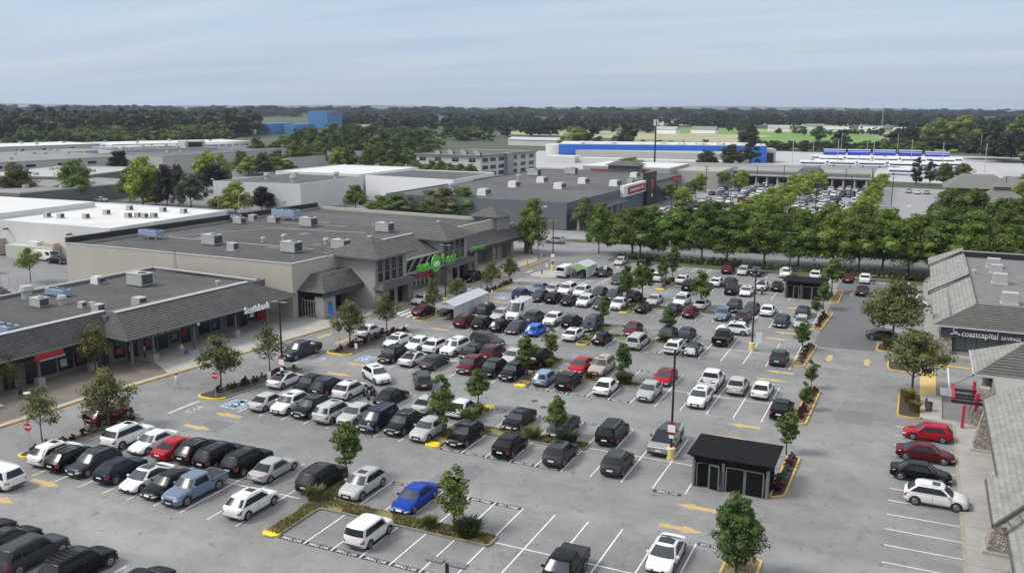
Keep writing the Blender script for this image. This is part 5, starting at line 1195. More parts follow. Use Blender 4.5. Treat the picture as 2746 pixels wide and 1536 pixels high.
b = MB(); b.hexa([(-1.8, -1.85, 4.01), (2.9, 1.9, 4.01), (2.9, 44.8, 4.01), (-2.2, 44.8, 4.01)], [(2.75, 1.85, 6.19), (2.9, 1.9, 6.19), (2.9, 44.8, 6.19), (2.75, 44.8, 6.19)]); b.build('side_roof', TILEL, cc)  # left-facing slope coloured paler than the front to paint in the sun
for y in (19.0, 43.0):
    b = MB(); b.add([(-2.4, y, 4.1), (-2.4, y + 8.5, 4.1), (2.8, y + 3.5, 6.45), (2.8, y + 8, 6.35), (-2.0, y - .4, 4.05)], [(0, 1, 3, 2), (0, 2, 4)]); b.add([(-2.4, y, 4.1), (2.8, y + 3.5, 6.45), (2.8, y + 3.5, 6.2), (-2.4, y, 3.6)], [(0, 1, 2, 3)]); b.build('gable_roof', TILEL, cc)
    b = MB(); 
    for k in range(9): f = k / 8; b.tube([(-2.4 + 5.2 * f, y - .1 + 3.5 * f, 4.02 + 2.3 * f), (-2.4 + 5.2 * f, y - 1.0 + 3.5 * f, 3.95 + 2.2 * f)], .05, 4)
    b.tube([(-2.4, y - 1.0, 4.0), (2.8, y + 2.5, 6.2)], .06, 4); b.tube([(-2.4, y - .1, 4.15), (2.8, y + 3.4, 6.5)], .09, 5); b.build('roof_truss', mat('dark_timber', (.07, .068, .062), .8), cc)
b = MB(); b.box(-.9, 60, -1.3, -1.0, 2.55, 3.95); fs = b.build('fascia', mat('fascia_blue_grey', (.06, .075, .085), .6), cc)
b = MB(); b.box(-1.8, 60, -1.98, -1.88, 3.78, 3.98); b.build('gutter', TRIM, cc)
b = MB()
for x in (.9, 2.1, 3.3, 4.5, 6.0, 7.5): b.box(x, x + 1.05, -.06, -.0, .7, 2.5)
b.build('shop_window', mat('grey_glass', (.13, .15, .15), .2), cc)
b = MB(); b.box(.6, 12, -.5, -.1, 0, .5); b.build('low_sill', BEIGED, cc)
b = MB(); b.hexa([(-1.2, -1.2, 0), (.6, -1.2, 0), (.6, .6, 0), (-1.2, .6, 0)], [(-.9, -.9, 2.6), (.4, -.9, 2.6), (.4, .4, 2.6), (-.9, .4, 2.6)]); b.hexa([(-1.8, 22, 0), (-.0, 22, 0), (0, 24, 0), (-1.8, 24, 0)], [(-1.6, 22.2, 3.5), (-.2, 22.2, 3.5), (-.2, 23.8, 3.5), (-1.6, 23.8, 3.5)]); b.build('stone_pier', STONEL, cc)
b = MB(); [b.box(-.06, 0, y, y + 1.6, .4, 2.8) for y in range(3, 42, 3)]; b.build('side_window', WIN, cc)
s1 = textobj('coastcapital', 'shop_lettering', WLET, None, 1.02, (8.0, 119.0, 3.05), (PI / 2, 0, 0), .03, bold=.014, xs=.83); tag(s1, 'white coastcapital lettering on the blue grey fascia', 'shop sign')
s2 = textobj('SAVINGS', 'shop_lettering', WLET, None, .58, (11.35, 119.0, 2.93), (PI / 2, 0, 0), .03, bold=.01, xs=.92); tag(s2, 'smaller white SAVINGS lettering right of the coastcapital letters', 'shop sign')
b = MB(); n = 22
def ringarc(cx, cz, r0, r1, a0, a1):
    vs = []; 
    for y in (-.03, .03):
        for k in range(n + 1): a = a0 + (a1 - a0) * k / n; vs += [(cx + r0 * math.cos(a), y, cz + r0 * math.sin(a)), (cx + r1 * math.cos(a), y, cz + r1 * math.sin(a))]
    m = 2 * (n + 1); fs = []
    for k in range(n): i = 2 * k; fs += [(i, i + 1, i + 3, i + 2), (m + i, m + i + 2, m + i + 3, m + i + 1), (i + 1, m + i + 1, m + i + 3, i + 3), (i, i + 2, m + i + 2, m + i)]
    b.add(vs, fs)
ringarc(0, .22, .18, .33, R(45), R(315)); ringarc(0, -1.05, .80, .93, R(52), R(128))
o = b.build('emblem_sign', WLET, None, loc=(5.35, 119.0, 3.2)); tag(o, 'white round C emblem with an arc below it on the fascia', 'emblem')
# --- near right buildings ---------------------------------------------------------
nb = thing('shop_block', 'nearest right hand shop block with pale tile roofs and stone piers', 'shops', (6.8, 60, 0))
b = MB(); b.box(.9, 40, -40, 8.6, 0, 3.9); b.box(1.0, 40, 8.6, 28.4, 0, 3.9); b.box(1.3, 40, 28.4, 37.8, 0, 3.9); b.build('wall', BEIGED, nb)
def roofL(x0, y0, y1, ridge, z0=4.0, dz=3.6, ends=(0, 0), mt=TILEL, nm='roof'):
    b = MB(); b.hexa([(x0, y0, z0), (60, y0, z0), (60, y1, z0), (x0, y1, z0)], [(x0 + ridge, y0 + ends[0], z0 + dz), (60, y0 + ends[0], z0 + dz), (60, y1 - ends[1], z0 + dz), (x0 + ridge, y1 - ends[1], z0 + dz)]); r_ = b.build(nm, mt, nb)
    b = MB(); b.box(x0 - .07, x0 + .03, y0 - .05, y1 + .05, z0 - .2, z0 + .03); b.build('gutter', mat('dark_gutter', (.07, .07, .065), .6), r_); return r_
roofL(0, 9.1, 28.6, 6.3, 4.0, 3.6)
roofL(-.8, .6, 8.5, 6.3, 4.05, 3.7, (5.5, 0))
roofL(-.05, -40, .9, 6.3, 4.0, 3.6)
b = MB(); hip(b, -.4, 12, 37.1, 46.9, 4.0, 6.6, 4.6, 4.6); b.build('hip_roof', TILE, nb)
b = MB(); b.hexa([(-.42, 37.08, 4.0), (4.2, 41.7, 4.0), (4.2, 42.3, 4.0), (-.42, 46.9, 4.0)], [(-.40, 37.1, 4.01), (4.18, 41.7, 6.62), (4.18, 42.3, 6.62), (-.40, 46.9, 4.01)]); b.build('hip_roof_lit_side', TILEL, nb)  # sheet over the left slope, sunlight painted in as paler tile
b = MB(); b.box(-.5, 12, 37.0, 37.12, 3.8, 4.02); b.box(-.5, -.38, 37.0, 47, 3.8, 4.02); b.build('gutter', TRIM, nb)
b = MB(); b.box(1.0, 30, 37.9, 45.5, 0, 3.9); b.build('wall', GREYW, nb)
for y in (-12, -4.2, 5.6, 26.2, 33.8): b = MB(); b.hexa([(-.7, y - .9, 0), (.9, y - .9, 0), (.9, y + .9, 0), (-.7, y + .9, 0)], [(-.05, y - .45, 3.7), (.9, y - .45, 3.7), (.9, y + .45, 3.7), (-.05, y + .45, 3.7)]); b.build('stone_pier', STONEL, nb)
b = MB(); [b.box(-.85, .9, y - 1.02, y + 1.02, 0, .38) for y in (-12, -4.2, 5.6, 26.2)]; b.build('pier_base', CONC, nb)
b = MB(); b.box(.4, .9, 17.5, 18.4, 0, 1.1); b.build('wall_box', mat('cream', (.42, .40, .30), .7), nb)
b = MB(); [b.box(.84, .9, y, y + 1.5, .5, 2.8) for y in (-9, -7, -1.5, 1.2, 10, 12, 14, 20, 22)]; b.build('shop_window', WIN, nb)
b = MB()
for k in range(9): f = k / 8; b.tube([(-.75 + 5.0 * f, .55 + 4.4 * f, 4.05 + 3.0 * f), (-.4 + 4.6 * f, -.45 + 4.4 * f, 4.0 + 2.75 * f)], .05, 4)
b.tube([(-.75, .5, 4.08), (4.8, 5.4, 7.4)], .13, 6); b.tube([(-.35, -.5, 3.98), (4.6, 4.0, 6.9)], .06, 4); b.build('roof_truss', mat('dark_timber', (.07,) * 3, .8), nb)
aw = thing('red_frame_canopy', 'red posts with black beams projecting from the right hand shop corner', 'canopy', (4.6, 93.0, 0))
b = MB(); b.tube([(0, -.4, 2.6), (0, 4.4, 2.6)], .16, 6); b.tube([(1.9, 3.5, 0), (1.9, 3.5, 3.4)], .16, 6); b.tube([(2.0, .2, 0), (2.0, .2, 3.2)], .16, 6); b.tube([(.9, -1.6, 0), (.9, -1.6, 2.4)], .14, 6); b.build('red_beam', mat('red_steel', (.45, .02, .05), .5), aw)
b = MB(); [b.box(-.1, 2.8, y, y + .28, 2.4, 2.62) for y in (.2, 1.2, 2.9)]; b.tube([(0, 4.3, 2.6), (2, 5.2, 3.7)], .03, 4); b.box(-.2, 2.8, -.6, -.3, 2.2, 2.5); b.build('black_beam', BLACKM, aw)
# --- waste shelters ------------------------------------------------------------------
def shelter(x, y, label):
    t = thing('waste_shelter', label, 'waste shelter', (x, y, 0), 0, 'dark slatted waste shelters'); DM = mat('charcoal_panel', (.010, .010, .011), .9, spec=.05, var=.2, scale=1)
    b = MB(); b.box(.05, 5.75, 3.9, 4.1, 0, 2.5); b.box(.05, .2, .1, 4, 0, 2.5); b.box(5.6, 5.75, .1, 4, 0, 2.5); b.box(-.02, 5.82, -.1, .02, 2.1, 2.6); b.build('wall', DM, t)
    b = MB()
    for k in range(20): b.box(-.5, 6.3, -.55 + k * .25, -.43 + k * .25, 2.78, 2.9)
    for k in range(3): b.box(-.2 + k * 3.1, 0 + k * 3.1, -.5, 4.4, 2.62, 2.77)
    b.build('slatted_roof', mat('slat_grey', (.016, .016, .017), .8, spec=.15), t)
    b = MB(); [b.cyl(xx, -.05, 0, 2.3, .14, 10) for xx in (.0, 2.35, 5.8)]; b.build('post', mat('post_grey', (.15, .15, .145), .7), t)
    for k, (x0, w_, a) in enumerate(((.25, .95, .25), (1.3, .85, -.35), (2.6, 1.4, .03), (4.1, 1.4, -.03))):
        b = MB(); b.box(0, w_, -.03, .03, .08, 2.05); g_ = b.build('gate', DM, t); g_.location = (x0, -.12, 0); g_.rotation_euler = (0, 0, a)
        b = MB(); b.box(-.02, .05, -.06, -.035, .05, 2.1); b.box(w_ - .05, w_ + .02, -.06, -.035, .05, 2.1); b.box(0, w_, -.06, -.035, 2.03, 2.1); b.build('gate_frame', mat('frame_steel', (.16, .16, .15), .5), g_)
    b = MB(); b.box(1.0, 1.8, .6, 1.4, .1, 1.5); b.build('green_bin', mat('bin_green', (.06, .30, .03), .6), t) if y < 100 else None
    return t
shelter(-14.7, 67.7, 'near dark slatted waste shelter beside the stainless pickup truck')
shelter(-18.4, 146.2, 'far dark slatted waste shelter below the street trees')
# --- cart shelters --------------------------------------------------------------------
PLASTIC = mat('grey_panel', (.40, .41, .42), .4, var=.05, scale=1)
def corral(x, y, L, label, col, rz=0):
    t = thing('cart_shelter', label, 'cart shelter', (x, y, 0), rz); b = MB()
    b.hexa([(-.1, 0, 2.2), (1.5, 0, 2.75), (1.5, L, 2.75), (-.1, L, 2.2)], [(-.1, 0, 2.26), (1.5, 0, 2.81), (1.5, L, 2.81), (-.1, L, 2.26)]); b.hexa([(1.5, 0, 2.75), (3.1, 0, 2.2), (3.1, L, 2.2), (1.5, L, 2.75)], [(1.5, 0, 2.81), (3.1, 0, 2.26), (3.1, L, 2.26), (1.5, L, 2.81)]); b.build('roof', PLASTIC, t)
    b = MB(); [b.box(xx - .05, xx + .05, yy, yy + .1, 0, 2.2) for xx in (0.05, 2.95) for yy in np.linspace(0, L - .1, 5)]; b.build('post', GREYM, t)
    b = MB(); b.box(2.98, 3.0, .1, L, .3, 2.1); b.build('side_panel', mat('clear_panel', (.45, .46, .47), .3), t)
    b = MB(); b.box(.0, 3.0, -.06, 0, 1.9, 2.4); b.build('front_board', col, t)
    b = MB()
    for lane in (.7, 1.9):
        for k in range(int(L / .45)): yy = .4 + k * .42; b.box(lane - .28, lane + .28, yy, yy + .03, .45, 1.0); b.box(lane - .28, lane - .25, yy, yy + .5, .5, .95); b.box(lane + .25, lane + .28, yy, yy + .5, .5, .95)
    c = b.build('shopping_cart_row', mat('cart_metal', (.10, .10, .10), .4, .5), None, loc=(x, y, 0)); tag(c, 'nested shopping carts inside the ' + label.split(',')[0], 'shopping carts'); c.rotation_euler = (0, 0, rz); return t
corral(-61.4, 108.4, 11.0, 'long grey cart shelter, beside the supermarket crossing', PLASTIC)
corral(-55.3, 146.3, 5.2, 'short cart shelter with green board, beside the white van', mat('cart_green', (.22, .48, .10), .5))
# --- white warehouses ---------------------------------------------------------------
TAN = mat('tan_door', (.46, .36, .29), .7)
wh = thing('warehouse', 'white flat roofed warehouse with tan loading doors at left', 'warehouse', (-139, 121, 0), 0)
shell(wh, [(-75, -1.5), (0, 0), (-1, 33), (-36, 32.5), (-75, 30)], 7.0, WBUILD, WROOF, .25)
for i, x in enumerate((-36.0, -31.8, -20.8, -16.2)): b = MB(); b.box(x, x + 2.9, -1.5 - x * -.02 - .1, -.6, .1, 3.4); b.build('loading_door', TAN if i != 2 else WBUILD, wh)
b = MB(); [b.box(x, x + .3, -1.6, -.4, 5.2, 5.5) for x in (-28, -10)]; b.build('wall_lamp', HVD, wh)
wh2 = thing('warehouse', 'white warehouse roof standing behind the loading door warehouse', 'warehouse', (-171, 122, 0))
b = MB(); b.hexa([(-60, -3, 6), (-.2, -3, 6), (-1.8, 25, 6), (-60, 22, 6)], [(-60, -3, 8.0), (-.2, -3, 8.0), (-1.8, 25, 8.0), (-60, 22, 8.0)]); b.box(-60, -2.5, -2, 22, 0, 6.0); b.build('wall', WBUILD, wh2)
wa = thing('warehouse', 'white warehouse with dark roof between garden trees and hardware store', 'warehouse', (-161, 207, 0))
shell(wa, [(-28.5, -4), (0, 0), (-1, 33), (-28.5, 33)], 8.0, WBUILD, ROOFG2, .3)
tl = textobj('storage', 'lettering', mat('pale_blue_letter', (.30, .50, .60), .6), wa, 2.4, (-23.5, -3.5, 5.6), (PI / 2, 0, R(8)), .03, bold=.02, xs=.6)
wb_ = thing('warehouse', 'bright white walled warehouse next to the dark store roof', 'warehouse', (-129.3, 240, 0))
shell(wb_, [(-34, 3.5), (0, 0), (-2, 33), (-34, 34)], 8.0, mat('bright_wall', (.68, .68, .67), .7), ROOFG2, .3)
wc = thing('warehouse', 'pale roofed white warehouse wing behind the two white warehouses', 'warehouse', (-165, 243, 0)); shell(wc, [(-34, 0), (-.4, 0), (-.4, 38), (-34, 38)], 8.2, WBUILD, WROOF, .2)
# --- three storey office ----------------------------------------------------------------
of = thing('office_block', 'pale three storey office block with rows of dark windows', 'office building', (-169, 338, 0))
shell(of, [(-31, 0), (0, 0), (4, 50), (-31, 50)], 9.6, mat('office_wall', (.50, .49, .45), .8, var=.05, scale=.3), ROOFG2, .2)
b = MB(); b.box(-31.8, .8, -.8, -.02, 9.2, 9.8); b.hexa([(.02, -.8, 9.2), (.9, -.8, 9.2), (4.9, 50, 9.2), (4.02, 50, 9.2)], [(.02, -.8, 9.8), (.9, -.8, 9.8), (4.9, 50, 9.8), (4.02, 50, 9.8)]); b.build('cornice', mat('cornice', (.20, .20, .19), .7), of)
for fz in (.8, 3.6, 6.7):
    for x in (-29.5, -22, -13.5, -5.5): b = MB(); b.box(x, x + 3.0, -.06, -.0, fz, fz + 1.6); wn_ = b.build('window', WIN, of); b = MB(); b.box(x + 1.65, x + 1.78, -.1, -.065, fz, fz + 1.9); b.box(x, x + 3.4, -.1, -.065, fz + .9, fz + 1.0); b.build('window_frame', TRIM, wn_)
    for k, y in enumerate((1.5, 8, 15, 27, 35, 43)):
        xx = y * .08; b = MB(); b.hexa([(xx, y, fz), (xx + .1, y, fz), (xx + .1 + .35, y + 4.5, fz), (xx + .3, y + 4.5, fz)], [(xx, y, fz + 1.6), (xx + .1, y, fz + 1.6), (xx + .45, y + 4.5, fz + 1.6), (xx + .3, y + 4.5, fz + 1.6)]); b.build('window', WIN, of)
b = MB(); b.box(1.5, 3.3, 20, 26, 0, 9.9); b.build('glazed_bay', mat('bay_grey', (.25, .26, .26), .5), of)
# --- far mall -----------------------------------------------------------------------------
GROOF = mat('grey_metal_roof', (.23, .23, .22), .8, var=.06, scale=.3)
ml = thing('shopping_mall', 'long low grey roofed shopping mall beyond the far parking lot', 'shopping mall', (-18, 357, 0))
b = MB(); b.box(-82, 0, 2.5, 40, 0, 5.4); b.build('wall', mat('mall_wall', (.16, .15, .14), .8), ml)
b = MB(); b.hexa([(-50, 0, 3.8), (1, 0, 3.8), (1, 14, 3.8), (-50, 14, 3.8)], [(-50, 13.8, 6.3), (1, 13.8, 6.3), (1, 14, 6.3), (-50, 14, 6.3)]); b.build('roof', GROOF, ml)
b = MB(); b.box(-82, 1, 14.1, 40, 5.4, 5.9); b.build('flat_roof', mat('mall_flat', (.2, .19, .17), .9), ml); b = MB(); b.box(-50, 1, -.05, .2, 3.5, 3.79); b.build('gutter', BLACKM, ml)
b = MB(); hip(b, -27, -15.5, -3, 14, 4.2, 7.4, 3, 4); b.build('gable_roof', mat('gable_dark', (.085, .083, .08), .85), ml)
b = MB(); [b.box(x, x + .5, .4, .9, 0, 3.5) for x in range(-49, 1, 4)]; b.build('column', TRIM, ml)
b = MB(); [b.box(x, x + 2.8, 2.42, 2.5, .4, 3) for x in range(-48, -1, 4)]; b.build('shop_window', WIN, ml)
b = MB(); b.box(-82, -50, -24, 2.4, 0, 6.6); b.build('wing_wall', mat('wing_wall', (.30, .29, .27), .8), ml)
m2 = thing('store_wing', 'grey store wing with hipped centre box and dull red panel', 'store', (-97, 326, 0))
b = MB(); b.box(-22, 12, 0, 30, 0, 7.6); b.build('wall', mat('wing_wall', (.3,) * 3, .8), m2); b = MB(); b.box(-21.9, 11.9, .1, 30, 7.6, 7.8); b.build('roof', WROOF, m2)
b = MB(); b.box(-10.5, 0, -4, 6, 0, 8.4); b.build('centre_box', GREYW, m2); b = MB(); hip(b, -11.8, 1.3, -5, 7, 8.4, 9.7, 3, 3); b.build('hip_roof', mat('gable_dark', (.085,) * 3, .85), m2)
b = MB(); b.box(-19, -11.5, -.06, -.01, 5.2, 6.6); b.box(1.5, 4.5, -.06, -.01, 5.5, 7); b.build('red_panel', mat('dull_red2', (.30, .03, .05), .6), m2)
# --- blue depot and grey box ----------------------------------------------------------------
dp = thing('bus_depot', 'very long blue clad depot building beyond the mall', 'depot', (-78, 503, 0), R(17.5))
b = MB(); b.box(-113, 0, 0, 40, 0, 9.2); b.build('wall', BLUEW, dp); b = MB(); b.box(-113, 0, .3, 40, 9.2, 9.5); b.build('roof', mat('depot_roof', (.5, .5, .5), .7, var=.15, scale=.1), dp)
b = MB(); b.box(0, 6, 6, 22, 0, 7.4); b.build('loading_bay', TRIM, dp); b = MB(); b.box(1.2, 4.8, 5.9, 5.99, 0, 5.4); b.build('bay_door', BLACKM, dp)
random.seed(9); b = MB()
for i in range(40): x = random.uniform(-110, -3); b.box(x, x + random.uniform(1, 3), 2, 5, 9.5, 9.5 + random.uniform(.6, 1.6))
b.build('roof_equipment', WHITE, dp)
gb = thing('grey_hall', 'plain grey hall in front of the blue depot', 'warehouse', (-84, 470, 0), R(2))
b = MB(); b.box(-91, 0, 0, 24, 0, 6.3); b.build('wall', mat('hall_grey', (.34, .335, .32), .8, var=.08, scale=.06), gb); b = MB(); b.box(-89, -10, -8, -.1, 0, 2.8); b.build('white_annex', WBUILD, gb)
sw = thing('white_hall', 'small white hall at the left end of the blue depot', 'warehouse', (-171, 455, 0)); b = MB(); b.box(-17, 0, 0, 14, 0, 3.4); b.build('wall', WBUILD, sw)
b = MB(); b.cyl(0, 0, 0, 7, 9, 28); o = b.build('storage_tank', WBUILD, None, loc=(-205, 520, 0)); tag(o, 'round white storage tank behind the office block', 'tank')
ph = thing('far_shed', 'long low pale shed in the trees behind the office block', 'shed', (-268, 640, 0)); b = MB(); b.box(-28, 16, 0, 15, 0, 4.5); b.build('wall', WBUILD, ph); b = MB(); hip(b, -28.5, 16.5, -.5, 15.5, 4.5, 6.3, .3, 7.6); b.build('roof', mat('shed_roof', (.4, .42, .42), .7), ph)
# --- industrial park left -----------------------------------------------------------------------
def ind(name, label, p0, p1, D, h, wall, roof, wins=0, band=None, bands=0):
    dx, dy = p1[0] - p0[0], p1[1] - p0[1]; L = math.hypot(dx, dy); a = math.atan2(dy, dx)
    t = thing(name, label, 'industrial building', (p0[0], p0[1], 0), a)
    b = MB(); b.box(0, L, 0, D, 0, h); b.build('wall', wall, t)
    b = MB(); b.box(.3, L - .3, .3, D - .3, h, h + .08); b.build('roof', roof, t)
    for i in range(wins): x = L * (i + .4) / wins; b = MB(); b.box(x, x + L / wins * .3, -.08, -.01, h - 2.2, h - 1.2); b.build('window', WIN, t)
    b = MB(); b.box(0, L, -.14, .12, h + .0, h + .4); b.box(L - .14, L + .12, 0, D, h + .0, h + .4); b.build('coping', TRIM, t)
    if band: b = MB(); b.box(-.05, L + .05, -.1, -.01, 0, h * band); b.build('shade_band', GREYW, t)
    if bands:
        b = MB()
        for i in range(bands): x = L * i / bands; b.box(x, x + .8, -.15, -.01, 0, h + .2)
        b.build('pilaster', WHITE, t)
    random.seed(int(L * 7) + int(D)); b = MB()
    for i in range(7): x = random.uniform(2, L - 3); y = random.uniform(2, D - 3); b.box(x, x + 1.6, y, y + 1.3, h + .08, h + 1.1)
    b.build('rooftop_units', HV, t); return t
LG = mat('light_grey_wall', (.40, .39, .365), .85, var=.08, scale=.08); MG = mat('mid_roof', (.20, .195, .185), .9, var=.2, scale=.08); DG = mat('dark_roof', (.11, .11, .11), .9, var=.2, scale=.08); PB = mat('pale_blue_wall', (.26, .32, .46), .8, var=.06, scale=.1); LR = mat('light_roof', (.34, .335, .32), .85, var=.15, scale=.06)
ind('industrial_unit', 'nearest grey industrial unit with stepped roof behind roadside trees', (-236, 175), (-236, 224), 62, 4.6, GREYW, MG, 0)
ind('industrial_unit', 'raised grey industrial roof stepping up behind the nearest unit', (-262, 216), (-276, 262), 40, 5.6, GREYW, LR, 0)
ind('industrial_unit', 'long light grey industrial building with a few strip windows', (-325, 225), (-318, 292), 50, 7.6, LG, MG, 5, .45)
ind('industrial_unit', 'light walled industrial building with a sharp pale corner', (-296, 288), (-297, 400), 45, 8.0, LG, DG, 0)
ind('industrial_unit', 'pale blue industrial row with white pilasters, nearer of two', (-372, 250), (-378, 335), 30, 7.0, PB, MG, 0, None, 9)
ind('industrial_unit', 'pale blue industrial row with windows, farther of two', (-372, 336), (-356, 410), 30, 8.0, PB, LR, 8, None, 8)
ind('industrial_unit', 'dark roofed industrial building with glazed penthouses', (-338, 300), (-318, 345), 22, 9.0, LG, DG, 0)
b = MB(); b.box(-5, 5, 0, 9, 9, 12.4, 0); b.box(-3.5, 3.5, -.1, 0, 9.6, 11.8, 1); o = b.build('penthouse', [LG, WIN], bpy.data.objects['industrial_unit.006'], loc=(40, 4, .1))
ind('industrial_unit', 'white roofed industrial row at far left below the wood', (-455, 300), (-440, 385), 50, 7.0, LG, WROOF, 6)
ind('industrial_unit', 'pale roofed industrial row behind the farther blue row', (-420, 372), (-385, 450), 50, 7.2, LG, WROOF, 7)
ind('industrial_unit', 'long plain grey wall block running behind the roadside limes', (-262, 330), (-268, 430), 30, 6.0, LG, DG, 0)
# big blue plant
BL1 = mat('steel_blue', (.055, .19, .40), .7)
bp_ = thing('blue_tower_plant', 'tall square blue tower building rising above the far trees', 'factory', (-583, 800, 0), R(8))
b = MB(); b.box(-23, 0, 0, 34, 0, 23.6); b.build('tower', BL1, bp_)
b = MB(); b.box(-.01, .2, 12, 26, 19.5, 22); b.build('red_mark', mat('mark_red', (.35, .04, .08), .6), bp_)
bq = thing('blue_factory', 'low blue factory blocks left of the tall blue tower', 'factory', (-595, 762, 0), R(8))
b = MB(); b.box(-14, 0, 0, 60, 0, 10.2); b.box(-38, -20, -14, 30, 0, 11.2); b.build('wall', BL1, bq); b = MB(); b.box(-34, -24, -14.2, -14, 4, 9); b.build('window', mat('factory_glass', (.1, .13, .17), .3), bq)
b = MB(); b.cyl(0, 0, 0, 11.5, 7.5, 24); b.tube([(7.4 * math.cos(a / 8 * PI), 7.4 * math.sin(a / 8 * PI), 12.5) for a in range(17)], .12, 4); o = b.build('storage_tank', WBUILD, None, loc=(-473, 706, 0)); tag(o, 'white cylindrical silo right of the blue tower', 'silo')
b = MB(); b.box(-14, 14, 0, 16, 0, 5.5); o = b.build('far_shed', mat('teal_wall', (.2, .33, .38), .7), None, loc=(-540, 800, 0)); tag(o, 'low teal shed just right of the blue tower', 'shed')
# farm houses
random.seed(21)
for i, (x, y) in enumerate(((-268, 1010), (-232, 1040), (-170, 1180), (-96, 1130), (-60, 1150), (-20, 1120), (-315, 1180), (-140, 1300), (40, 1250), (-250, 1500))):
    t = thing('farmhouse', 'distant pale farmhouse or barn at the edge of the fields, %s from left' % ordinal(i + 1), 'house', (x, y, 0), random.uniform(-.4, .4), 'houses far off along the fields'); w_ = random.uniform(9, 16)
    b = MB(); b.box(-w_, w_, -5, 5, 0, 4.5); b.build('wall', WHITE, t); b = MB(); hip(b, -w_ - .5, w_ + .5, -5.5, 5.5, 4.5, 8, .3, 5.2); b.build('roof', random.choice([TRIM, MG, LR]), t)
for i in range(5): ph = MB(); ph.box(-55, 55, -9, 9, 0, 3.5); o = ph.build('greenhouse', mat('glasshouse', (.3, .32, .3), .4), None, loc=((-160, 640, 0), (-250, 1420, 0), (-60, 1480, 0), (80, 1350, 0), (-420, 1150, 0))[i], rz=.05 * i); tag(o, ['low pale glasshouse behind the tank and office', 'far pale glasshouse beyond the green field', 'pale glasshouse under the far conifers', 'long pale glasshouse at right beyond the field', 'pale glasshouse strip left of the fields'][i], 'glasshouse')
# right far side buildings
gs = thing('green_fascia_store', 'grey hipped store with green fascia at far right', 'store', (8, 330, 0))
b = MB(); b.box(0, 42, 0, 26, 0, 4.2); b.build('wall', mat('dark_green_wall', (.02, .10, .04), .7), gs); b = MB(); hip(b, -1.5, 20, -1.5, 20, 4.2, 8, 6, 6); b.hexa([(14, -1.5, 4.2), (44, -1.5, 4.2), (44, 26, 4.2), (14, 26, 4.2)], [(18, 6, 7.2), (44, 6, 7.2), (44, 20, 7.2), (18, 20, 7.2)]); hip(b, 26, 42, -6, 12, 4.4, 8.6, 6, 7); b.build('roof', mat('gable_mid', (.14, .138, .13), .85), gs)
b = MB(); b.box(32, 35.5, -4.9, -4.8, 1.5, 3.8); b.box(28, 40, -4.8, 0, 0, 4.3); b.build('lit_panel', mat('pale_green_sign', (.35, .5, .42), .6), gs)
for i, (x, y, w_, d_, h_, lb) in enumerate(((12, 268, 16, 16, 4, 'small grey hipped pavilion beside the right treetops'), (30, 262, 34, 26, 4.5, 'large grey hipped pavilion with white dormer boxes'), (34, 232, 26, 20, 4, 'grey tiled pavilion at the right edge above the trees'))):
    t = thing('pavilion', lb, 'pavilion', (x, y, 0)); b = MB(); b.box(0, w_, 0, d_, 0, h_); b.build('wall', BEIGED, t); b = MB(); hip(b, -1, w_ + 1, -1, d_ + 1, h_, h_ + 4.2, min(w_, d_) * .42, min(w_, d_) * .42); b.build('roof', mat('gable_mid', (.14,) * 3, .85), t)
    b = MB(); b.box(w_ / 2 - 2, w_ / 2 + 2, d_ / 2 - 2, d_ / 2 + 2, h_ + 3.8, h_ + 5.2); hip(b, w_ / 2 - 2.6, w_ / 2 + 2.6, d_ / 2 - 2.6, d_ / 2 + 2.6, h_ + 5.2, h_ + 6.6, 2.3, 2.3); b.build('lantern', mat('gable_mid', (.14,) * 3, .85), t)
    b = MB(); [b.box(w_ * k / 5, w_ * k / 5 + 1.4, -.8, .4, h_ + .3, h_ + 1.5) for k in (1, 3, 4)]; b.build('dormer', TRIM, t)
# ================================================================ VEHICLES
PAINT = mat('car_paint', (1, 1, 1), .26, 0, coat=.0, objcol=True, spec=.16)
CGLASS = mat('car_glass', (.008, .010, .012), .16, spec=.4); WGLASS = mat('windshield_glass', (.04, .047, .055), .16, spec=.5)  # windshield base is lighter and bluish, painting in reflected sky
TYRE = mat('tyre_rubber', (.012, .012, .012), .85); RIM = mat('rim_alloy', (.32, .32, .33), .35, .8); TRIMB = mat('black_trim', (.014, .014, .015), .6)
TAIL = mat('tail_lamp', (.28, .008, .01), .25, coat=.6); HEAD = mat('head_lamp', (.55, .57, .6), .12, coat=.8); PLATE = mat('plate_white', (.7, .7, .7), .5); CHROME = mat('chrome', (.5, .5, .5), .2, .9)
COL = dict(white=(.64, .64, .62), black=(.004, .004, .0045), grey=(.04, .042, .045), silver=(.38, .38, .37), navy=(.010, .013, .026), navygrey=(.035, .038, .05), navyblue=(.012, .025, .11), blue=(.005, .04, .28), brightblue=(.01, .12, .56), lightblue=(.20, .29, .40), bluegrey=(.13, .17, .23), red=(.33, .008, .018), darkred=(.085, .006, .012), maroon=(.03, .006, .009), tan=(.33, .29, .235), dark=(.016, .015, .015), steel=(.36, .35, .34))
CNAME = dict(white='white', black='black', grey='dark grey', silver='silver', navy='navy', navygrey='slate grey', navyblue='deep blue', blue='royal blue', brightblue='bright blue', lightblue='light blue', bluegrey='blue grey', red='red', darkred='dark red', maroon='maroon', tan='tan', dark='blackish', steel='stainless')
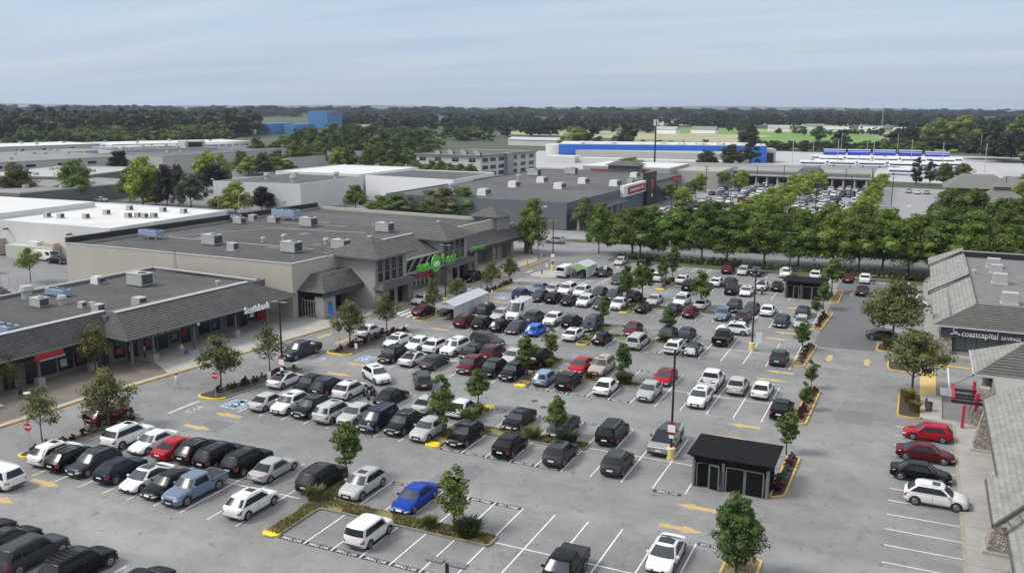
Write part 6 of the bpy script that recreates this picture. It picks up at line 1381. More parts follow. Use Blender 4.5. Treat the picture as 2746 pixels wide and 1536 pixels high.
# L W H  hood_z belt yA(cowl) yB(roof front) yC(roof rear) yD(rear glass base) deck_z wheelR
SPEC = {
 'sedan': (4.75, 1.84, 1.45, .74, .93, 1.05, .38, -.95, -1.72, .97, .33), 'fastback': (4.72, 1.88, 1.46, .72, .90, 1.28, .45, -.62, -1.98, 1.0, .34),
 'hatch': (4.25, 1.78, 1.50, .82, .95, .95, .38, -1.50, -1.95, .98, .32), 'suv': (4.60, 1.88, 1.66, .93, 1.08, 1.08, .40, -1.42, -2.10, 1.06, .36),
 'bigsuv': (4.98, 1.98, 1.78, 1.0, 1.14, 1.12, .52, -1.85, -2.34, 1.12, .38), 'wagon': (4.85, 1.86, 1.58, .80, .98, 1.10, .42, -1.85, -2.28, 1.0, .34),
 'minivan': (5.12, 1.98, 1.76, .92, 1.05, 1.50, .75, -2.15, -2.45, 1.05, .35), 'boxy': (4.14, 1.80, 1.66, .95, 1.04, 1.02, .52, -1.72, -1.95, 1.04, .34),
 'pickup': (5.80, 2.00, 1.90, 1.12, 1.24, 1.30, .72, -.82, -1.05, 1.22, .40), 'pickupc': (5.50, 1.95, 1.82, 1.08, 1.20, 1.25, .68, -.85, -1.05, 1.20, .40),
 'cargovan': (5.5, 2.0, 2.1, 1.15, 1.22, 2.1, 1.45, -2.62, -2.72, 1.2, .37), 'van': (5.9, 2.04, 2.70, 1.10, 1.30, 2.2, 1.35, -2.82, -2.92, 1.3, .36),
 'sedanb': (4.90, 1.86, 1.43, .78, .95, 1.25, .55, -1.02, -1.95, .99, .34), 'suvb': (4.52, 1.86, 1.62, .98, 1.10, .98, .30, -1.15, -2.02, 1.10, .37),
 'convertible': (4.3, 1.8, 1.30, .74, .90, .75, .35, -.75, -1.15, .92, .33)}
from mathutils.bvhtree import BVHTree
def subd(bm_obj, lv):
    md = bm_obj.modifiers.new('s', 'SUBSURF'); md.levels = lv; md.render_levels = lv
    dg = bpy.context.evaluated_depsgraph_get(); dg.update(); me = bpy.data.meshes.new_from_object(bm_obj.evaluated_get(dg)); bm_obj.modifiers.clear(); bm_obj.data = me
    me.polygons.foreach_set('use_smooth', [True] * len(me.polygons))
def plan_desc(nf=5, ns=9, na=3):
    D = []   # (sx, sy, ox, oy, seg)
    for k in range(ns): D.append((1, -1 + 2 * k / (ns - 1), 1, 0, 'R'))
    for k in range(1, na): a = PI / 2 * k / na; D.append((1, 1, math.cos(a), math.sin(a), 'c'))
    for k in range(nf): D.append((1 - 2 * k / (nf - 1), 1, 0, 1, 'F'))
    for k in range(1, na): a = PI / 2 + PI / 2 * k / na; D.append((-1, 1, math.cos(a), math.sin(a), 'c'))
    for k in range(ns): D.append((-1, 1 - 2 * k / (ns - 1), -1, 0, 'L'))
    for k in range(1, na): a = PI + PI / 2 * k / na; D.append((-1, -1, math.cos(a), math.sin(a), 'c'))
    for k in range(nf): D.append((-1 + 2 * k / (nf - 1), -1, 0, -1, 'B'))
    for k in range(1, na): a = 1.5 * PI + PI / 2 * k / na; D.append((1, -1, math.cos(a), math.sin(a), 'c'))
    return D
DESC = plan_desc()
def make_car(kind):
    L, W, H, hz, bz, yA, yB, yC, yD, dz, wr = SPEC[kind]; h2 = L / 2
    nm = {'sedan': 'parked_sedan', 'sedanb': 'parked_sedan', 'suvb': 'parked_suv', 'fastback': 'parked_sedan', 'hatch': 'parked_hatchback', 'suv': 'parked_suv', 'bigsuv': 'parked_suv', 'wagon': 'parked_wagon', 'minivan': 'parked_minivan', 'boxy': 'parked_hatchback', 'pickup': 'pickup_truck', 'pickupc': 'pickup_truck', 'cargovan': 'cargo_van', 'van': 'cargo_van', 'convertible': 'convertible_car'}[kind]
    t = thing(nm, 'x', 'car'); w1 = W / 2 * .965; w2 = W / 2 * (.74 if kind in ('sedan', 'sedanb', 'fastback', 'hatch', 'convertible', 'wagon') else .765 if kind not in ('van', 'cargovan', 'boxy') else .88)
    tall = kind not in ('sedan', 'sedanb', 'fastback', 'hatch', 'wagon', 'convertible'); gz = .22 if tall else .17
    truck = kind.startswith('pickup')
    # lower body stations (y, halfwidth factor, bottom z, top edge z, centre crown)
    rear = dz if not truck else dz - .42
    noseh = hz * (.84 if not tall else .86); vanlike = kind in ('van', 'cargovan', 'minivan')
    S = [(-h2, .80, .42, dz * .80, 0), (-h2 + .05, .90, .30, dz * .93, .0), (-h2 + .35, .975, .24, rear, .01), (yD + .1 if not truck else -1.2, 1, gz, rear, .01)]
    S += [(-1.0 if not truck else -1.02, 1, gz, bz - .02, .02), (.2, 1, gz, bz - .03, .02), (yA + .05, 1, gz, bz - .04, .03), (yA + (h2 - yA) * .35, .985, gz, (bz + hz) / 2 - .01, .04), (yA + (h2 - yA) * .72, .95, .2, hz - .03, .04), (h2 - .16, .88, .22, noseh, .02), (h2, .72, .34, noseh * .80, 0)]
    b = MB(); n = len(S); ring = []
    for y, wf, z0, z1, cr in S:
        w_ = W / 2 * wf; half = [(0, z0), (w_ * .82, z0), (w_ * .97, z0 + .07), (w_, z0 + (z1 - z0) * .42), (w_ * .985, z1 - .14), (w_ * .93, z1 - .015), (w_ * .55, z1 + cr * .8), (0, z1 + cr)]
        ring.append([(x, y, z) for x, z in half] + [(-x, y, z) for x, z in half[-2:0:-1]])
    k = len(ring[0]); b.v = [p for r_ in ring for p in r_]
    b.f = [(i * k + j, i * k + (j + 1) % k, (i + 1) * k + (j + 1) % k, (i + 1) * k + j) for i in range(n - 1) for j in range(k)] + [tuple(range(k))[::-1], tuple(range((n - 1) * k, n * k))]
    b.m = [0] * len(b.f)
    body = b.build('body', PAINT, t, smooth=True); subd(body, 1)
    # greenhouse
    def P(d, tt, off=0):
        sx, sy, ox, oy, sg = d; yf = yA + (yB - yA) * tt; yr = yD + (yC - yD) * tt; ww = w1 + (w2 - w1) * max(tt, 0) ** 1.15; c_ = (yf + yr) / 2; hh = (yf - yr) / 2; r_ = .16 + .06 * tt
        x = sx * (ww - r_) + ox * r_; y = c_ + sy * (hh - r_) + oy * r_
        if sg in 'Fc' and sy > .9: y += .13 * (1 - min(1, abs(x / ww)) ** 2) * (1 if oy > 0 else 0)
        if sg in 'Bc' and sy < -.9: y -= .09 * (1 - min(1, abs(x / ww)) ** 2) * (1 if oy < 0 else 0)
        zt = H - .055; z = bz - .03 + (zt - bz + .03) * tt
        return (x + ox * off, y + oy * off, z + off * .4)
    T_ = [-.12, .0, .25, .5, .75, .93, 1.0]; nd = len(DESC); b = MB(); b.mi = 0
    vs = [P(d, tt) for tt in T_ for d in DESC]; cyy = (yB + yC) / 2
    for s_, dzz in ((.93, .03), (.6, .048), (.25, .055)):
        for d in DESC: x, y, z = P(d, 1.0); vs.append((x * s_, cyy + (y - cyy) * s_, H - .055 + dzz))
    m = len(T_) + 3; b.v = vs; b.f = [(i * nd + j, i * nd + (j + 1) % nd, (i + 1) * nd + (j + 1) % nd, (i + 1) * nd + j) for i in range(m - 1) for j in range(nd)] + [tuple(range((m - 1) * nd, m * nd))]; b.m = [0] * len(b.f)
    if kind != 'convertible': b.build('cabin', PAINT, t, smooth=True)
    else: b.build('soft_top', TRIMB, t, smooth=True)
    def pane(name, idx, t0, t1, mt=CGLASS, off=.012, par=t):
        b = MB(); rows = 4
        for a in range(rows + 1):
            for i in idx: b.v.append(P(DESC[i % nd], t0 + (t1 - t0) * a / rows, off))
        c_ = len(idx); b.f = [(a * c_ + i, a * c_ + i + 1, (a + 1) * c_ + i + 1, (a + 1) * c_ + i) for a in range(rows) for i in range(c_ - 1)]; b.m = [0] * len(b.f)
        return b.build(name, mt, par, smooth=True)
    R0 = 0; F0 = 9 + 2; L0 = F0 + 5 + 2; B0 = L0 + 9 + 2
    pane('windshield', list(range(F0 - 1, F0 + 6)), .06, .93, WGLASS)
    if kind not in ('van',): pane('rear_window', list(range(B0 - 1, B0 + 6)) if not vanlike else list(range(B0, B0 + 5)), .18 if tall else .1, .92)
    if kind in ('van',): idxs = [(6, 8)]
    elif kind == 'cargovan': idxs = [(6, 8)]
    elif truck: idxs = [(1, 4), (4, 8)]
    elif tall or kind in ('wagon',): idxs = [(0, 2), (2, 5), (5, 8)]
    else: idxs = [(1, 4), (4, 8)]
    for a, c_ in idxs:
        gap = 0
        o1 = pane('side_window', list(range(R0 + a, R0 + c_ + 1)), .10, .86); o2 = pane('side_window', list(range(L0 + 8 - c_, L0 + 8 - a + 1)), .10, .86)
    b = MB()                           # door pillars over the glass joints
    for a, c_ in idxs[:-1]:
        for base in (R0 + c_, L0 + 8 - c_):
            p, q = P(DESC[base], .08, .018), P(DESC[base], .88, .018); b.hexa([(p[0], p[1] - .05, p[2]), (p[0], p[1] + .05, p[2]), (p[0] * .99, p[1] + .05, p[2]), (p[0] * .99, p[1] - .05, p[2])], [(q[0], q[1] - .04, q[2]), (q[0], q[1] + .04, q[2]), (q[0] * .99, q[1] + .04, q[2]), (q[0] * .99, q[1] - .04, q[2])])
    if b.v: b.build('pillar', TRIMB, t)
    if kind == 'fastback':
        b = MB(); ys = np.linspace(yB - .12, yC - .35, 6)
        for y in ys: f = (y - cyy) / (yB - cyy); z = H + .006 - .055 * max(0, abs(f) - .75) * 2; b.v += [(-w2 * .78, y, z - .02), (0, y, z + .012), (w2 * .78, y, z - .02)]
        for i in range(5): b.f += [(3 * i, 3 * i + 1, 3 * i + 4, 3 * i + 3), (3 * i + 1, 3 * i + 2, 3 * i + 5, 3 * i + 4)]
        b.m = [0] * len(b.f); b.build('glass_roof', CGLASS, t)
    elif kind in ('suv', 'bigsuv', 'sedanb'): b = MB(); b.box(-w2 * .52, w2 * .52, yB - .75, yB - .18, H - .01, H + .006); b.build('sunroof', CGLASS, t)
    if tall and kind in ('suv', 'bigsuv', 'minivan', 'wagon'):
        for sx in (-1, 1): b = MB(); b.tube([(sx * w2 * .88, yB - .25, H - .05), (sx * w2 * .88, yB - .4, H + .025), (sx * w2 * .88, yC + .35, H + .025), (sx * w2 * .88, yC + .2, H - .05)], .022, 5); b.build('roof_rail', CHROME if kind != 'bigsuv' else TRIMB, t)
    # wheels
    wy = (h2 - .88 if not vanlike else h2 - .95, -h2 + (.85 if kind not in ('minivan',) else 1.0))
    if truck: wy = (h2 - .98, -h2 + 1.15)
    for sx in (-1, 1):
        for y in wy:
            b = MB(); xo = sx * (W / 2 + .012); xi = sx * (W / 2 - .2); b.tube([(xi, 0, 0), (xo - sx * .03, 0, 0), (xo, 0, 0)], [wr, wr, wr * .9], 20); wh_ = b.build('wheel', TYRE, t, loc=(0, y, wr))
            b = MB(); b.tube([(xo - sx * .01, 0, 0), (xo + sx * .012, 0, 0)], [wr * .66, wr * .6], 16); rm = b.build('rim', RIM, wh_)
            b = MB()
            for q in range(5): a = 2 * PI * q / 5; b.box(-.001, .001, 0, 0, 0, 0) if 0 else b.tube([(xo + sx * .014, wr * .32 * math.cos(a + .63), wr * .32 * math.sin(a + .63)), (xo + sx * .016, wr * .33 * math.cos(a + .63), wr * .33 * math.sin(a + .63))], wr * .13, 6)
            for i in range(len(b.v)): pass
            b.build('rim_gap', TYRE, wh_)
    b = MB()
    for sx in (-1, 1):
        for y in wy:
            vs = []; x0 = sx * (W / 2 - .06); x1 = sx * (W / 2 + .006); ra = wr + .075; nn = 12
            for x in (x0, x1):
                vs.append((x, y, .16)); vs += [(x, y + ra * math.cos(PI * q / nn), max(.16, wr + ra * math.sin(PI * q / nn))) for q in range(nn + 1)]
            c_ = nn + 2; b.add(vs, [(0, q, q + 1) for q in range(1, nn + 1)] + [(c_, c_ + q + 1, c_ + q) for q in range(1, nn + 1)] + [(q, q + 1, c_ + q + 1, c_ + q) for q in range(1, nn + 1)])
        b.box(sx * (W / 2 - .03), sx * (W / 2 + .008), wy[1] + .3, wy[0] - .3, .17, .30 if tall else .24)
    b.build('wheel_arches', TRIMB, t)
    # lamps, plates, bumpers, mirrors, grille: patches laid on the body surface
    bv = BVHTree.FromPolygons([v.co for v in body.data.vertices], [tuple(p.vertices) for p in body.data.polygons])
    def patch(name, m, x0, x1, z0, z1, sg, slant=0, nx=5, nz=2, off=.010, side=False):
        b = MB(); pts = {}
        for i in range(nx + 1):
            for j in range(nz + 1):
                f = i / nx; x = x0 + (x1 - x0) * f; z = z0 + (z1 - z0) * j / nz + slant * f * (1 if x1 * x0 >= 0 and abs(x1) > abs(x0) else 0)
                h_ = bv.ray_cast((sg * 4, x, z), (-sg, 0, 0)) if side else bv.ray_cast((x, sg * 6, z), (0, -sg, 0))
                if h_[0] is not None: q = h_[0] + h_[1].normalized() * off * (1 if h_[1].dot(Vector((sg, 0, 0) if side else (0, sg, 0))) > 0 else -1); pts[i, j] = len(b.v); b.v.append(tuple(q))
        b.f = [(pts[i, j], pts[i + 1, j], pts[i + 1, j + 1], pts[i, j + 1]) for i in range(nx) for j in range(nz) if all(k in pts for k in ((i, j), (i + 1, j), (i + 1, j + 1), (i, j + 1)))]; b.m = [0] * len(b.f)
        if b.f: return b.build(name, m, t)
    low = kind in ('sedan', 'sedanb', 'fastback', 'hatch', 'convertible', 'wagon'); zt = dz - (.10 if low else .02 if vanlike else .46 if truck else .10)
    for sx in (-1, 1):
        patch('headlight', HEAD, sx * W * .25, sx * W * .455, noseh - .25, noseh - .13, 1, .05)
        patch('taillight', TAIL, sx * W * (.26 if low else .34), sx * W * .465, zt - (.17 if low else .30), zt - .02, -1, .02)
        b = MB(); b.box(sx * (W / 2 + .16) if sx < 0 else W / 2 - .03, sx * (W / 2 + .16) if sx > 0 else -W / 2 + .03, yA - .34, yA - .20, bz - .0, bz + .13); b.build('mirror', PAINT, t)
        ys = (yA - .05, (yA + yD) / 2 + .25) if not truck else (yA - .05, .0)
        for y in ys: patch('door_seam', TRIMB, y - .012, y + .012, .36, bz - .16, sx, 0, 1, 4, .006, True)
    patch('grille', TRIMB, -W * .24, W * .24, noseh * .50, noseh * .80, 1, 0, 8)
    patch('lower_intake', TRIMB, -W * .38, W * .38, .27, .27 + noseh * .13, 1, 0, 8)
    if low or kind in ('suv', 'suvb'): patch('rear_trim', TRIMB, -W * .38, W * .38, .34, .44, -1, 0, 8)
    else: patch('rear_trim', TRIMB, -W * .40, W * .40, .34, .52, -1, 0, 8)
    b = MB(); b.box(-W * .40, W * .40, h2 - .16, h2 - .06, .2, .3); b.build('bumper', TRIMB, t)
    patch('license_plate', PLATE, -.26, .26, .42, .54, 1, 0, 3, 1, .03); patch('license_plate', PLATE, -.26, .26, dz * .62, dz * .62 + .13, -1, 0, 3, 1, .02)
    if truck:
        zt = bz - .03
        b = MB(); b.box(-W / 2 + .02, -W / 2 + .12, -h2 + .1, -1.0, .7, zt); b.box(W / 2 - .12, W / 2 - .02, -h2 + .1, -1.0, .7, zt); b.box(-W / 2 + .05, W / 2 - .05, -h2 + .02, -h2 + .12, .5, zt); b.box(-W / 2 + .1, W / 2 - .1, -1.1, -1.0, .7, zt); b.build('bed_wall', PAINT, t)
        b = MB(); zz = zt - .30 if kind == 'pickup' else zt; b.box(-W / 2 + .11, W / 2 - .11, -h2 + .12, -1.1, zz - .03, zz + .012); b.build('bed_liner' if kind == 'pickup' else 'bed_cover', TRIMB, t)
        if kind == 'pickup': b = MB(); b.box(-.3, .3, -h2 + .5, -h2 + 1.4, zz, zz + .28); b.build('cargo_crate', GREYM, t)
    if kind == 'van':
        b = MB(); [b.tube([(x, -2.4, H + .16), (x, 1.6, H + .16)], .045, 5) for x in (-.5, .35)]; [b.tube([(-.85, y, H + .1), (.85, y, H + .1)], .035, 5) for y in (-2, -.4, 1.2)]; [b.tube([(-.5 + k * 0, -2.4 + k * .5, H + .18), (-.1, -2.4 + k * .5, H + .18)], .02, 4) for k in range(8)]; b.build('ladder_rack', mat('ladder_grey', (.45, .45, .45), .4, .4), t)
    return t
def make_wedge():
    t = thing('pickup_truck', 'x', 'car'); ST = mat('brushed_steel', (.36, .355, .34), .3, .65)
    def loft(pts, W, nm, m, inset=0): 
        b = MB(); n = len(pts); b.add([(-W, y, z) for y, z in pts] + [(W, y, z) for y, z in pts], [tuple(range(n)), tuple(range(n, 2 * n))[::-1]] + [(i, (i + 1) % n, (i + 1) % n + n, i + n) for i in range(n)]); return b.build(nm, m, t)
    loft([(-2.8, .55), (-2.8, 1.35), (-.9, 1.4), (.35, 1.42), (2.1, 1.12), (2.8, .95), (2.84, .5)], 1.0, 'body', ST)
    b = MB(); b.hexa([(-.98, -2.78, 1.34), (.98, -2.78, 1.34), (1.0, 2.05, 1.12), (-1.0, 2.05, 1.12)], [(-.7, -2.76, 1.45), (.7, -2.76, 1.45), (.72, .35, 1.79), (-.72, .35, 1.79)]); b.build('cabin', ST, t)
    b = MB(); b.add([(-.93, 2.0, 1.16), (.93, 2.0, 1.16), (.71, .42, 1.80), (-.71, .42, 1.80)], [(0, 1, 2, 3)]); b.build('windshield', CGLASS, t)
    b = MB(); b.add([(-.71, .34, 1.81), (.71, .34, 1.81), (.70, -.9, 1.68), (-.70, -.9, 1.68)], [(0, 1, 2, 3)]); b.build('glass_roof', CGLASS, t)
    b = MB(); b.add([(-.69, -.95, 1.675), (.69, -.95, 1.675), (.69, -2.72, 1.47), (-.69, -2.72, 1.47)], [(0, 1, 2, 3)]); b.build('bed_cover', mat('bed_grey', (.06, .06, .06), .6), t)
    for sx in (-1, 1):
        b = MB(); b.add([(sx * .97, 1.4, 1.25), (sx * .99, -.8, 1.42), (sx * .745, -.75, 1.66), (sx * .75, .32, 1.77)], [(0, 1, 2, 3)]); b.build('side_window', CGLASS, t)
        b = MB(); b.box(sx * 1.02, sx * 1.2, 1.0, 1.12, 1.25, 1.4) if sx > 0 else b.box(-1.2, -1.02, 1.0, 1.12, 1.25, 1.4); b.build('mirror', TRIMB, t)
        for y in (1.85, -1.85):
            b = MB(); b.tube([(sx * .78, 0, 0), (sx * 1.03, 0, 0)], .44, 18); w_ = b.build('wheel', TYRE, t, loc=(0, y, .44)); b = MB(); b.tube([(sx * 1.03, 0, 0), (sx * 1.045, 0, 0)], .26, 7); b.build('rim', GREYM, w_)
    b = MB(); [b.box(sx * 1.0 - .02, sx * 1.0 + .02, y - .6, y + .6, .45, 1.02) for sx in (-1, 1) for y in (1.85, -1.85)]; b.box(-.95, .95, 2.5, 2.82, .3, .55); b.box(-.98, .98, -2.4, 2.4, .3, .56); b.build('cladding', TRIMB, t)
    b = MB(); b.box(-.98, .98, 2.78, 2.84, .9, .95); b.build('light_bar', WHITE, t); b = MB(); b.box(-.25, .25, 2.83, 2.86, .6, .72); b.build('license_plate', PLATE, t)
    return t
PROTO = {}
KN = dict(sedan='sedan', fastback='glass roofed fastback sedan', hatch='hatchback', suv='crossover', bigsuv='large SUV', bigsuvr='SUV with roof basket', wagon='estate car', minivan='minivan', boxy='boxy hatchback', pickup='open bed pickup truck', pickupc='pickup truck with covered bed', cargovan='panel van', van='tall van with roof ladders', convertible='soft top convertible', wedge='angular wedge shaped pickup truck')
def place_car(kind, color, x, y, rz, label, group=None, far=False):
    k = 'bigsuv' if kind == 'bigsuvr' else kind; key = (k, far)
    if far and key not in PROTO:
        src = PROTO.get((k, False)) or place_car(k, 'black', 0, 0, 0, 'x')
        bm = bmesh.new(); ms = []
        def walk(ob, mx):
            for ch in ob.children:
                m2 = mx @ Matrix.Translation(ch.location)
                tmp = ch.data.copy(); tmp.transform(m2); sl_ = ch.data.materials[0]
                if sl_ not in ms: ms.append(sl_)
                nf = len(bm.faces); bm.from_mesh(tmp); bm.faces.ensure_lookup_table()
                for f in bm.faces[nf:]: f.material_index = ms.index(sl_)
                bpy.data.meshes.remove(tmp); walk(ch, m2)
        walk(src, Matrix.Identity(4)); me = bpy.data.meshes.new(src.name.split('.')[0]); bm.to_mesh(me); bm.free()
        for m in ms: me.materials.append(m)
        PROTO[key] = me
    if far: o = bpy.data.objects.new(PROTO[key].name.split('.')[0], PROTO[key]); C.objects.link(o); o.color = (*COL[color], 1)
    elif key not in PROTO: o = PROTO[key] = make_wedge() if k == 'wedge' else make_car(k)
    else: o = dup(PROTO[key])
    o.location = (x, y, .0); o.rotation_euler = (0, 0, rz); o['label'] = label
    if group: o['group'] = group
    o['category'] = 'truck' if 'pickup' in kind or kind == 'wedge' else 'van' if kind in ('van', 'cargovan') else 'car'
    c = COL[color]; j = random.uniform(.9, 1.1)
    for ch in o.children: ch.color = (c[0] * j, c[1] * j, c[2] * j, 1)
    if kind == 'bigsuvr':
        b = MB(); [b.box(-.65, .65, yy, yy + .05, 1.84, 1.88) for yy in np.linspace(-1.9, -.2, 6)]; [b.box(xx, xx + .04, -1.9, -.15, 1.84, 1.93) for xx in (-.68, .64)]; b.build('roof_basket', TRIMB, o)
    return o
random.seed(11)
BASES = {'U': 0, 'D': PI, 'L': PI / 2, 'R': -PI / 2, 'A': -PI / 2 - .20, 'B': R(34), 'E': -PI / 2 - R(32), 'W': -AW * -1, 'X': PI + AW}
for (x, y, kind, color, dr, label) in CARS:
    place_car(kind, color, x, y, BASES[dr] + random.uniform(-.015, .015), label, 'cars parked in the shopping centre lot')
# far lot
for (x, y, kind, color, dr, label) in FARCARS:
    place_car(kind, color, x, y, BASES[dr], label, 'cars parked in the far parking lot', far=True)
# motorcycles
def moto(x, y, rz, label):
    t = thing('motorcycle', label, 'motorcycle', (x, y, 0), rz, 'parked motorcycles')
    for yy in (.68, -.68): b = MB(); b.tube([(-.06, 0, 0), (.06, 0, 0)], .31, 18); w_ = b.build('wheel', TYRE, t, loc=(0, yy, .31)); b = MB(); b.tube([(-.07, 0, 0), (.07, 0, 0)], .17, 10); b.build('rim', RIM, w_)
    b = MB(); b.hexa([(-.14, -.25, .3), (.14, -.25, .3), (.14, .35, .3), (-.14, .35, .3)], [(-.12, -.3, .75), (.12, -.3, .75), (.12, .3, .8), (-.12, .3, .8)]); b.build('engine', TRIMB, t)
    b = MB(); b.hexa([(-.16, .0, .72), (.16, .0, .72), (.15, .45, .76), (-.15, .45, .76)], [(-.1, .0, .95), (.1, .0, .95), (.08, .42, .95), (-.08, .42, .95)]); b.build('tank', mat('tank_red', (.12, .01, .01), .3), t)
    b = MB(); b.box(-.13, .13, -.65, .02, .72, .82); b.build('seat', TRIMB, t)
    b = MB(); b.tube([(-.36, .42, 1.08), (0, .5, 1.02), (.36, .42, 1.08)], .02, 5); b.tube([(-.08, .5, 1.0), (-.08, .7, .31)], .025, 5); b.tube([(.08, .5, 1.0), (.08, .7, .31)], .025, 5); b.build('fork', CHROME, t)
    b = MB(); b.cyl(0, 0, 0, .1, .09, 10); h_ = b.build('headlight', HEAD, t, loc=(0, .58, .88)); b = MB(); b.box(-.2, .2, .5, .53, 1.0, 1.3); b.build('screen', CGLASS, t)
moto(-51.3, 76.0, PI, 'dark red motorcycle between the white crossover and black sedan'); moto(-50.4, 75.2, PI + .1, 'black motorcycle parked just behind the dark red one'); moto(-22.2, 147.3, PI, 'black motorcycle below the white fastback near the far shelter')
# buses and trailers ------------------------------------------------------------
def bus(label, body, length=12.2):
    t = thing('transit_bus', label, 'bus', group='parked buses in the depot yard'); L = length / 2
    b = MB(); b.box(-L, L, -1.25, 1.25, .35, 2.95); b.hexa([(-L, -1.25, 2.95), (L, -1.25, 2.95), (L, 1.25, 2.95), (-L, 1.25, 2.95)], [(-L + .3, -1.0, 3.2), (L - .3, -1.0, 3.2), (L - .3, 1.0, 3.2), (-L + .3, 1.0, 3.2)]); bd = b.build('body', body, t)
    for s_ in (-1, 1):
        b = MB(); b.box(-L + .6, L - .5, s_ * 1.27 - .015, s_ * 1.27 + .015, 1.5, 2.2); b.build('side_window', CGLASS, t)
    b = MB(); b.box(L, L + .02, -1.05, 1.05, 1.3, 2.6); b.build('windshield', CGLASS, t)
    b = MB(); b.box(-L, L, -1.265, 1.265, .35, .75); b.build('skirt', mat('bus_blue', (.03, .07, .33), .5), t)
    for x in (-L + 2.5, L - 2.6):
        for s_ in (-1, 1): b = MB(); b.tube([(0, s_ * 1.05, 0), (0, s_ * 1.29, 0)], .48, 16); b.build('wheel', TYRE, t, loc=(x, 0, .48))
    b = MB(); b.box(-2, .5, -.7, .7, 3.2, 3.45); b.build('roof_unit', TRIM, t); return t
def trailer(label):
    t = thing('double_decker_bus', label, 'bus', group='blue vehicles at the back of the depot yard')
    b = MB(); b.box(-6.6, 6.6, -1.28, 1.28, .5, 4.1); b.build('body', mat('coach_blue', (.02, .055, .42), .45), t); b = MB(); b.box(-6.62, 6.62, -1.3, 1.3, 4.12, 4.45); b.build('roof', WHITE, t)
    b = MB(); b.box(-6.3, 6.3, -1.3, -1.28, 3.0, 3.3); b.build('stripe', WHITE, t)
    for x in (-4.3, 4.2): b = MB(); b.tube([(0, -1.3, 0), (0, 1.3, 0)], .5, 14); b.build('wheel', TYRE, t, loc=(x, 0, .5))
    return t
BW = mat('bus_white', (.72, .73, .73), .5); b0 = t0 = None
for i, (row, x, y) in enumerate(BUSES):
    lab = '%s bus from the left in the %s row of white depot buses' if row != 'd' else '%s blue coach from the left along the back of the depot yard'
    if row == 'd':
        o = t0 = trailer('x') if t0 is None else t0
        if o.get('used'): o = dup(t0)
        o['used'] = 1
    else:
        if b0 is None: o = b0 = bus('x', BW, 13)
        else: o = dup(b0)
    k = sum(1 for r_, _, _ in BUSES[:i + 1] if r_ == row)
    o['label'] = (lab % (ordinal(k), {'b': 'front', 'c': 'middle', 'e': 'nearest short'}[row])) if row != 'd' else lab % ordinal(k)
    o.location = (x, y, 0); o.rotation_euler = (0, 0, .03)
for o in bpy.data.objects:
    if 'used' in o: del o['used']
# ================================================================ VEGETATION
def crown_mesh(name, seed, h, w, z0, n, ls, nb=26, shape='oval', core=.55, coreup=True):
    rg = np.random.default_rng(seed); H = h - z0; ctr = np.array([0, 0, z0 + H / 2])
    # sub-clumps
    bl = []
    for i in range(nb * 3):
        u = rg.normal(size=3); u /= np.linalg.norm(u); r_ = rg.uniform(.05, .85) ** .55 * (.86 if ls < .2 else 1)
        p = u * r_
        if shape == 'narrow': f = 1.0
        elif shape == 'cone': f = 1.0 - .55 * max(p[2], -.6)
        elif shape == 'vase': f = .55 + .55 * (p[2] + 1) / 2 + .1
        else: f = 1 - .18 * p[2]
        bl.append((p[0] * w / 2 * f, p[1] * w / 2 * f, ctr[2] + p[2] * H / 2, rg.uniform(.16, .34)))
        if len(bl) >= nb: break
    for k in range(max(2, nb // 6)):
        a = rg.uniform(0, 6.28); bl.append((math.cos(a) * w * .2 * rg.random(), math.sin(a) * w * .2 * rg.random(), ctr[2] + H * rg.uniform(.3, .5), .17))
    bl = np.array(bl); idx = rg.integers(0, len(bl), n); u = rg.normal(size=(n, 3)); u /= np.linalg.norm(u, axis=1)[:, None]
    rad = bl[idx, 3] * (w * .62); rr = rad * rg.uniform(.55, 1.05, n); pos = bl[idx, :3] + u * rr[:, None] * np.array([1, 1, .8])
    nrm = u * .9 + rg.normal(size=(n, 3)) * .55 + np.array([0, 0, .45]); nrm /= np.linalg.norm(nrm, axis=1)[:, None]
    a = np.cross(nrm, rg.normal(size=(n, 3))); a /= np.linalg.norm(a, axis=1)[:, None]; b_ = np.cross(nrm, a); s_ = ls * rg.uniform(.6, 1.35, n)[:, None]
    V = np.empty((n, 4, 3)); V[:, 0] = pos - a * s_; V[:, 1] = pos + b_ * s_ * .55 + nrm * s_ * .12; V[:, 2] = pos + a * s_; V[:, 3] = pos - b_ * s_ * .55 + nrm * s_ * .12
    F = np.arange(n * 4).reshape(n, 4)
    vs = V.reshape(-1, 3); fs = F.tolist()
    if core:
        bm = bmesh.new(); bmesh.ops.create_icosphere(bm, subdivisions=2, radius=1); cv = []
        for bx, by, bz_, br in bl[:: 2]:
            o_ = len(vs) + len(cv)
            for v in bm.verts:
                k = br * w * .62 * core * rg.uniform(.8, 1.15); cv.append((bx + v.co.x * k, by + v.co.y * k, bz_ + v.co.z * k * .8))
            fs += [[q.index + o_ for q in f.verts] for f in bm.faces]
        vs = np.vstack([vs, np.array(cv)]); bm.free()
    me = bpy.data.meshes.new(name); me.from_pydata(vs.tolist(), [], fs); me.materials.append(FOL); me.update(); return me
def trunk_mesh(h, z0, w, r0=.11, seed=0, limbs=6):
    rg = random.Random(seed); b = MB(); b.tube([(0, 0, 0), (rg.uniform(-.05, .05), rg.uniform(-.05, .05), z0), (0, 0, z0 + (h - z0) * .6)], [r0, r0 * .75, r0 * .3], 8)
    for i in range(limbs): a = 6.28 * i / limbs + rg.random(); zz = z0 + (h - z0) * rg.uniform(0, .3); b.tube([(0, 0, zz), (math.cos(a) * w * .2, math.sin(a) * w * .2, zz + (h - z0) * .25), (math.cos(a) * w * .36, math.sin(a) * w * .36, zz + (h - z0) * .5)], [r0 * .45, r0 * .3, r0 * .12], 5)
    return b
TPROTO = {}
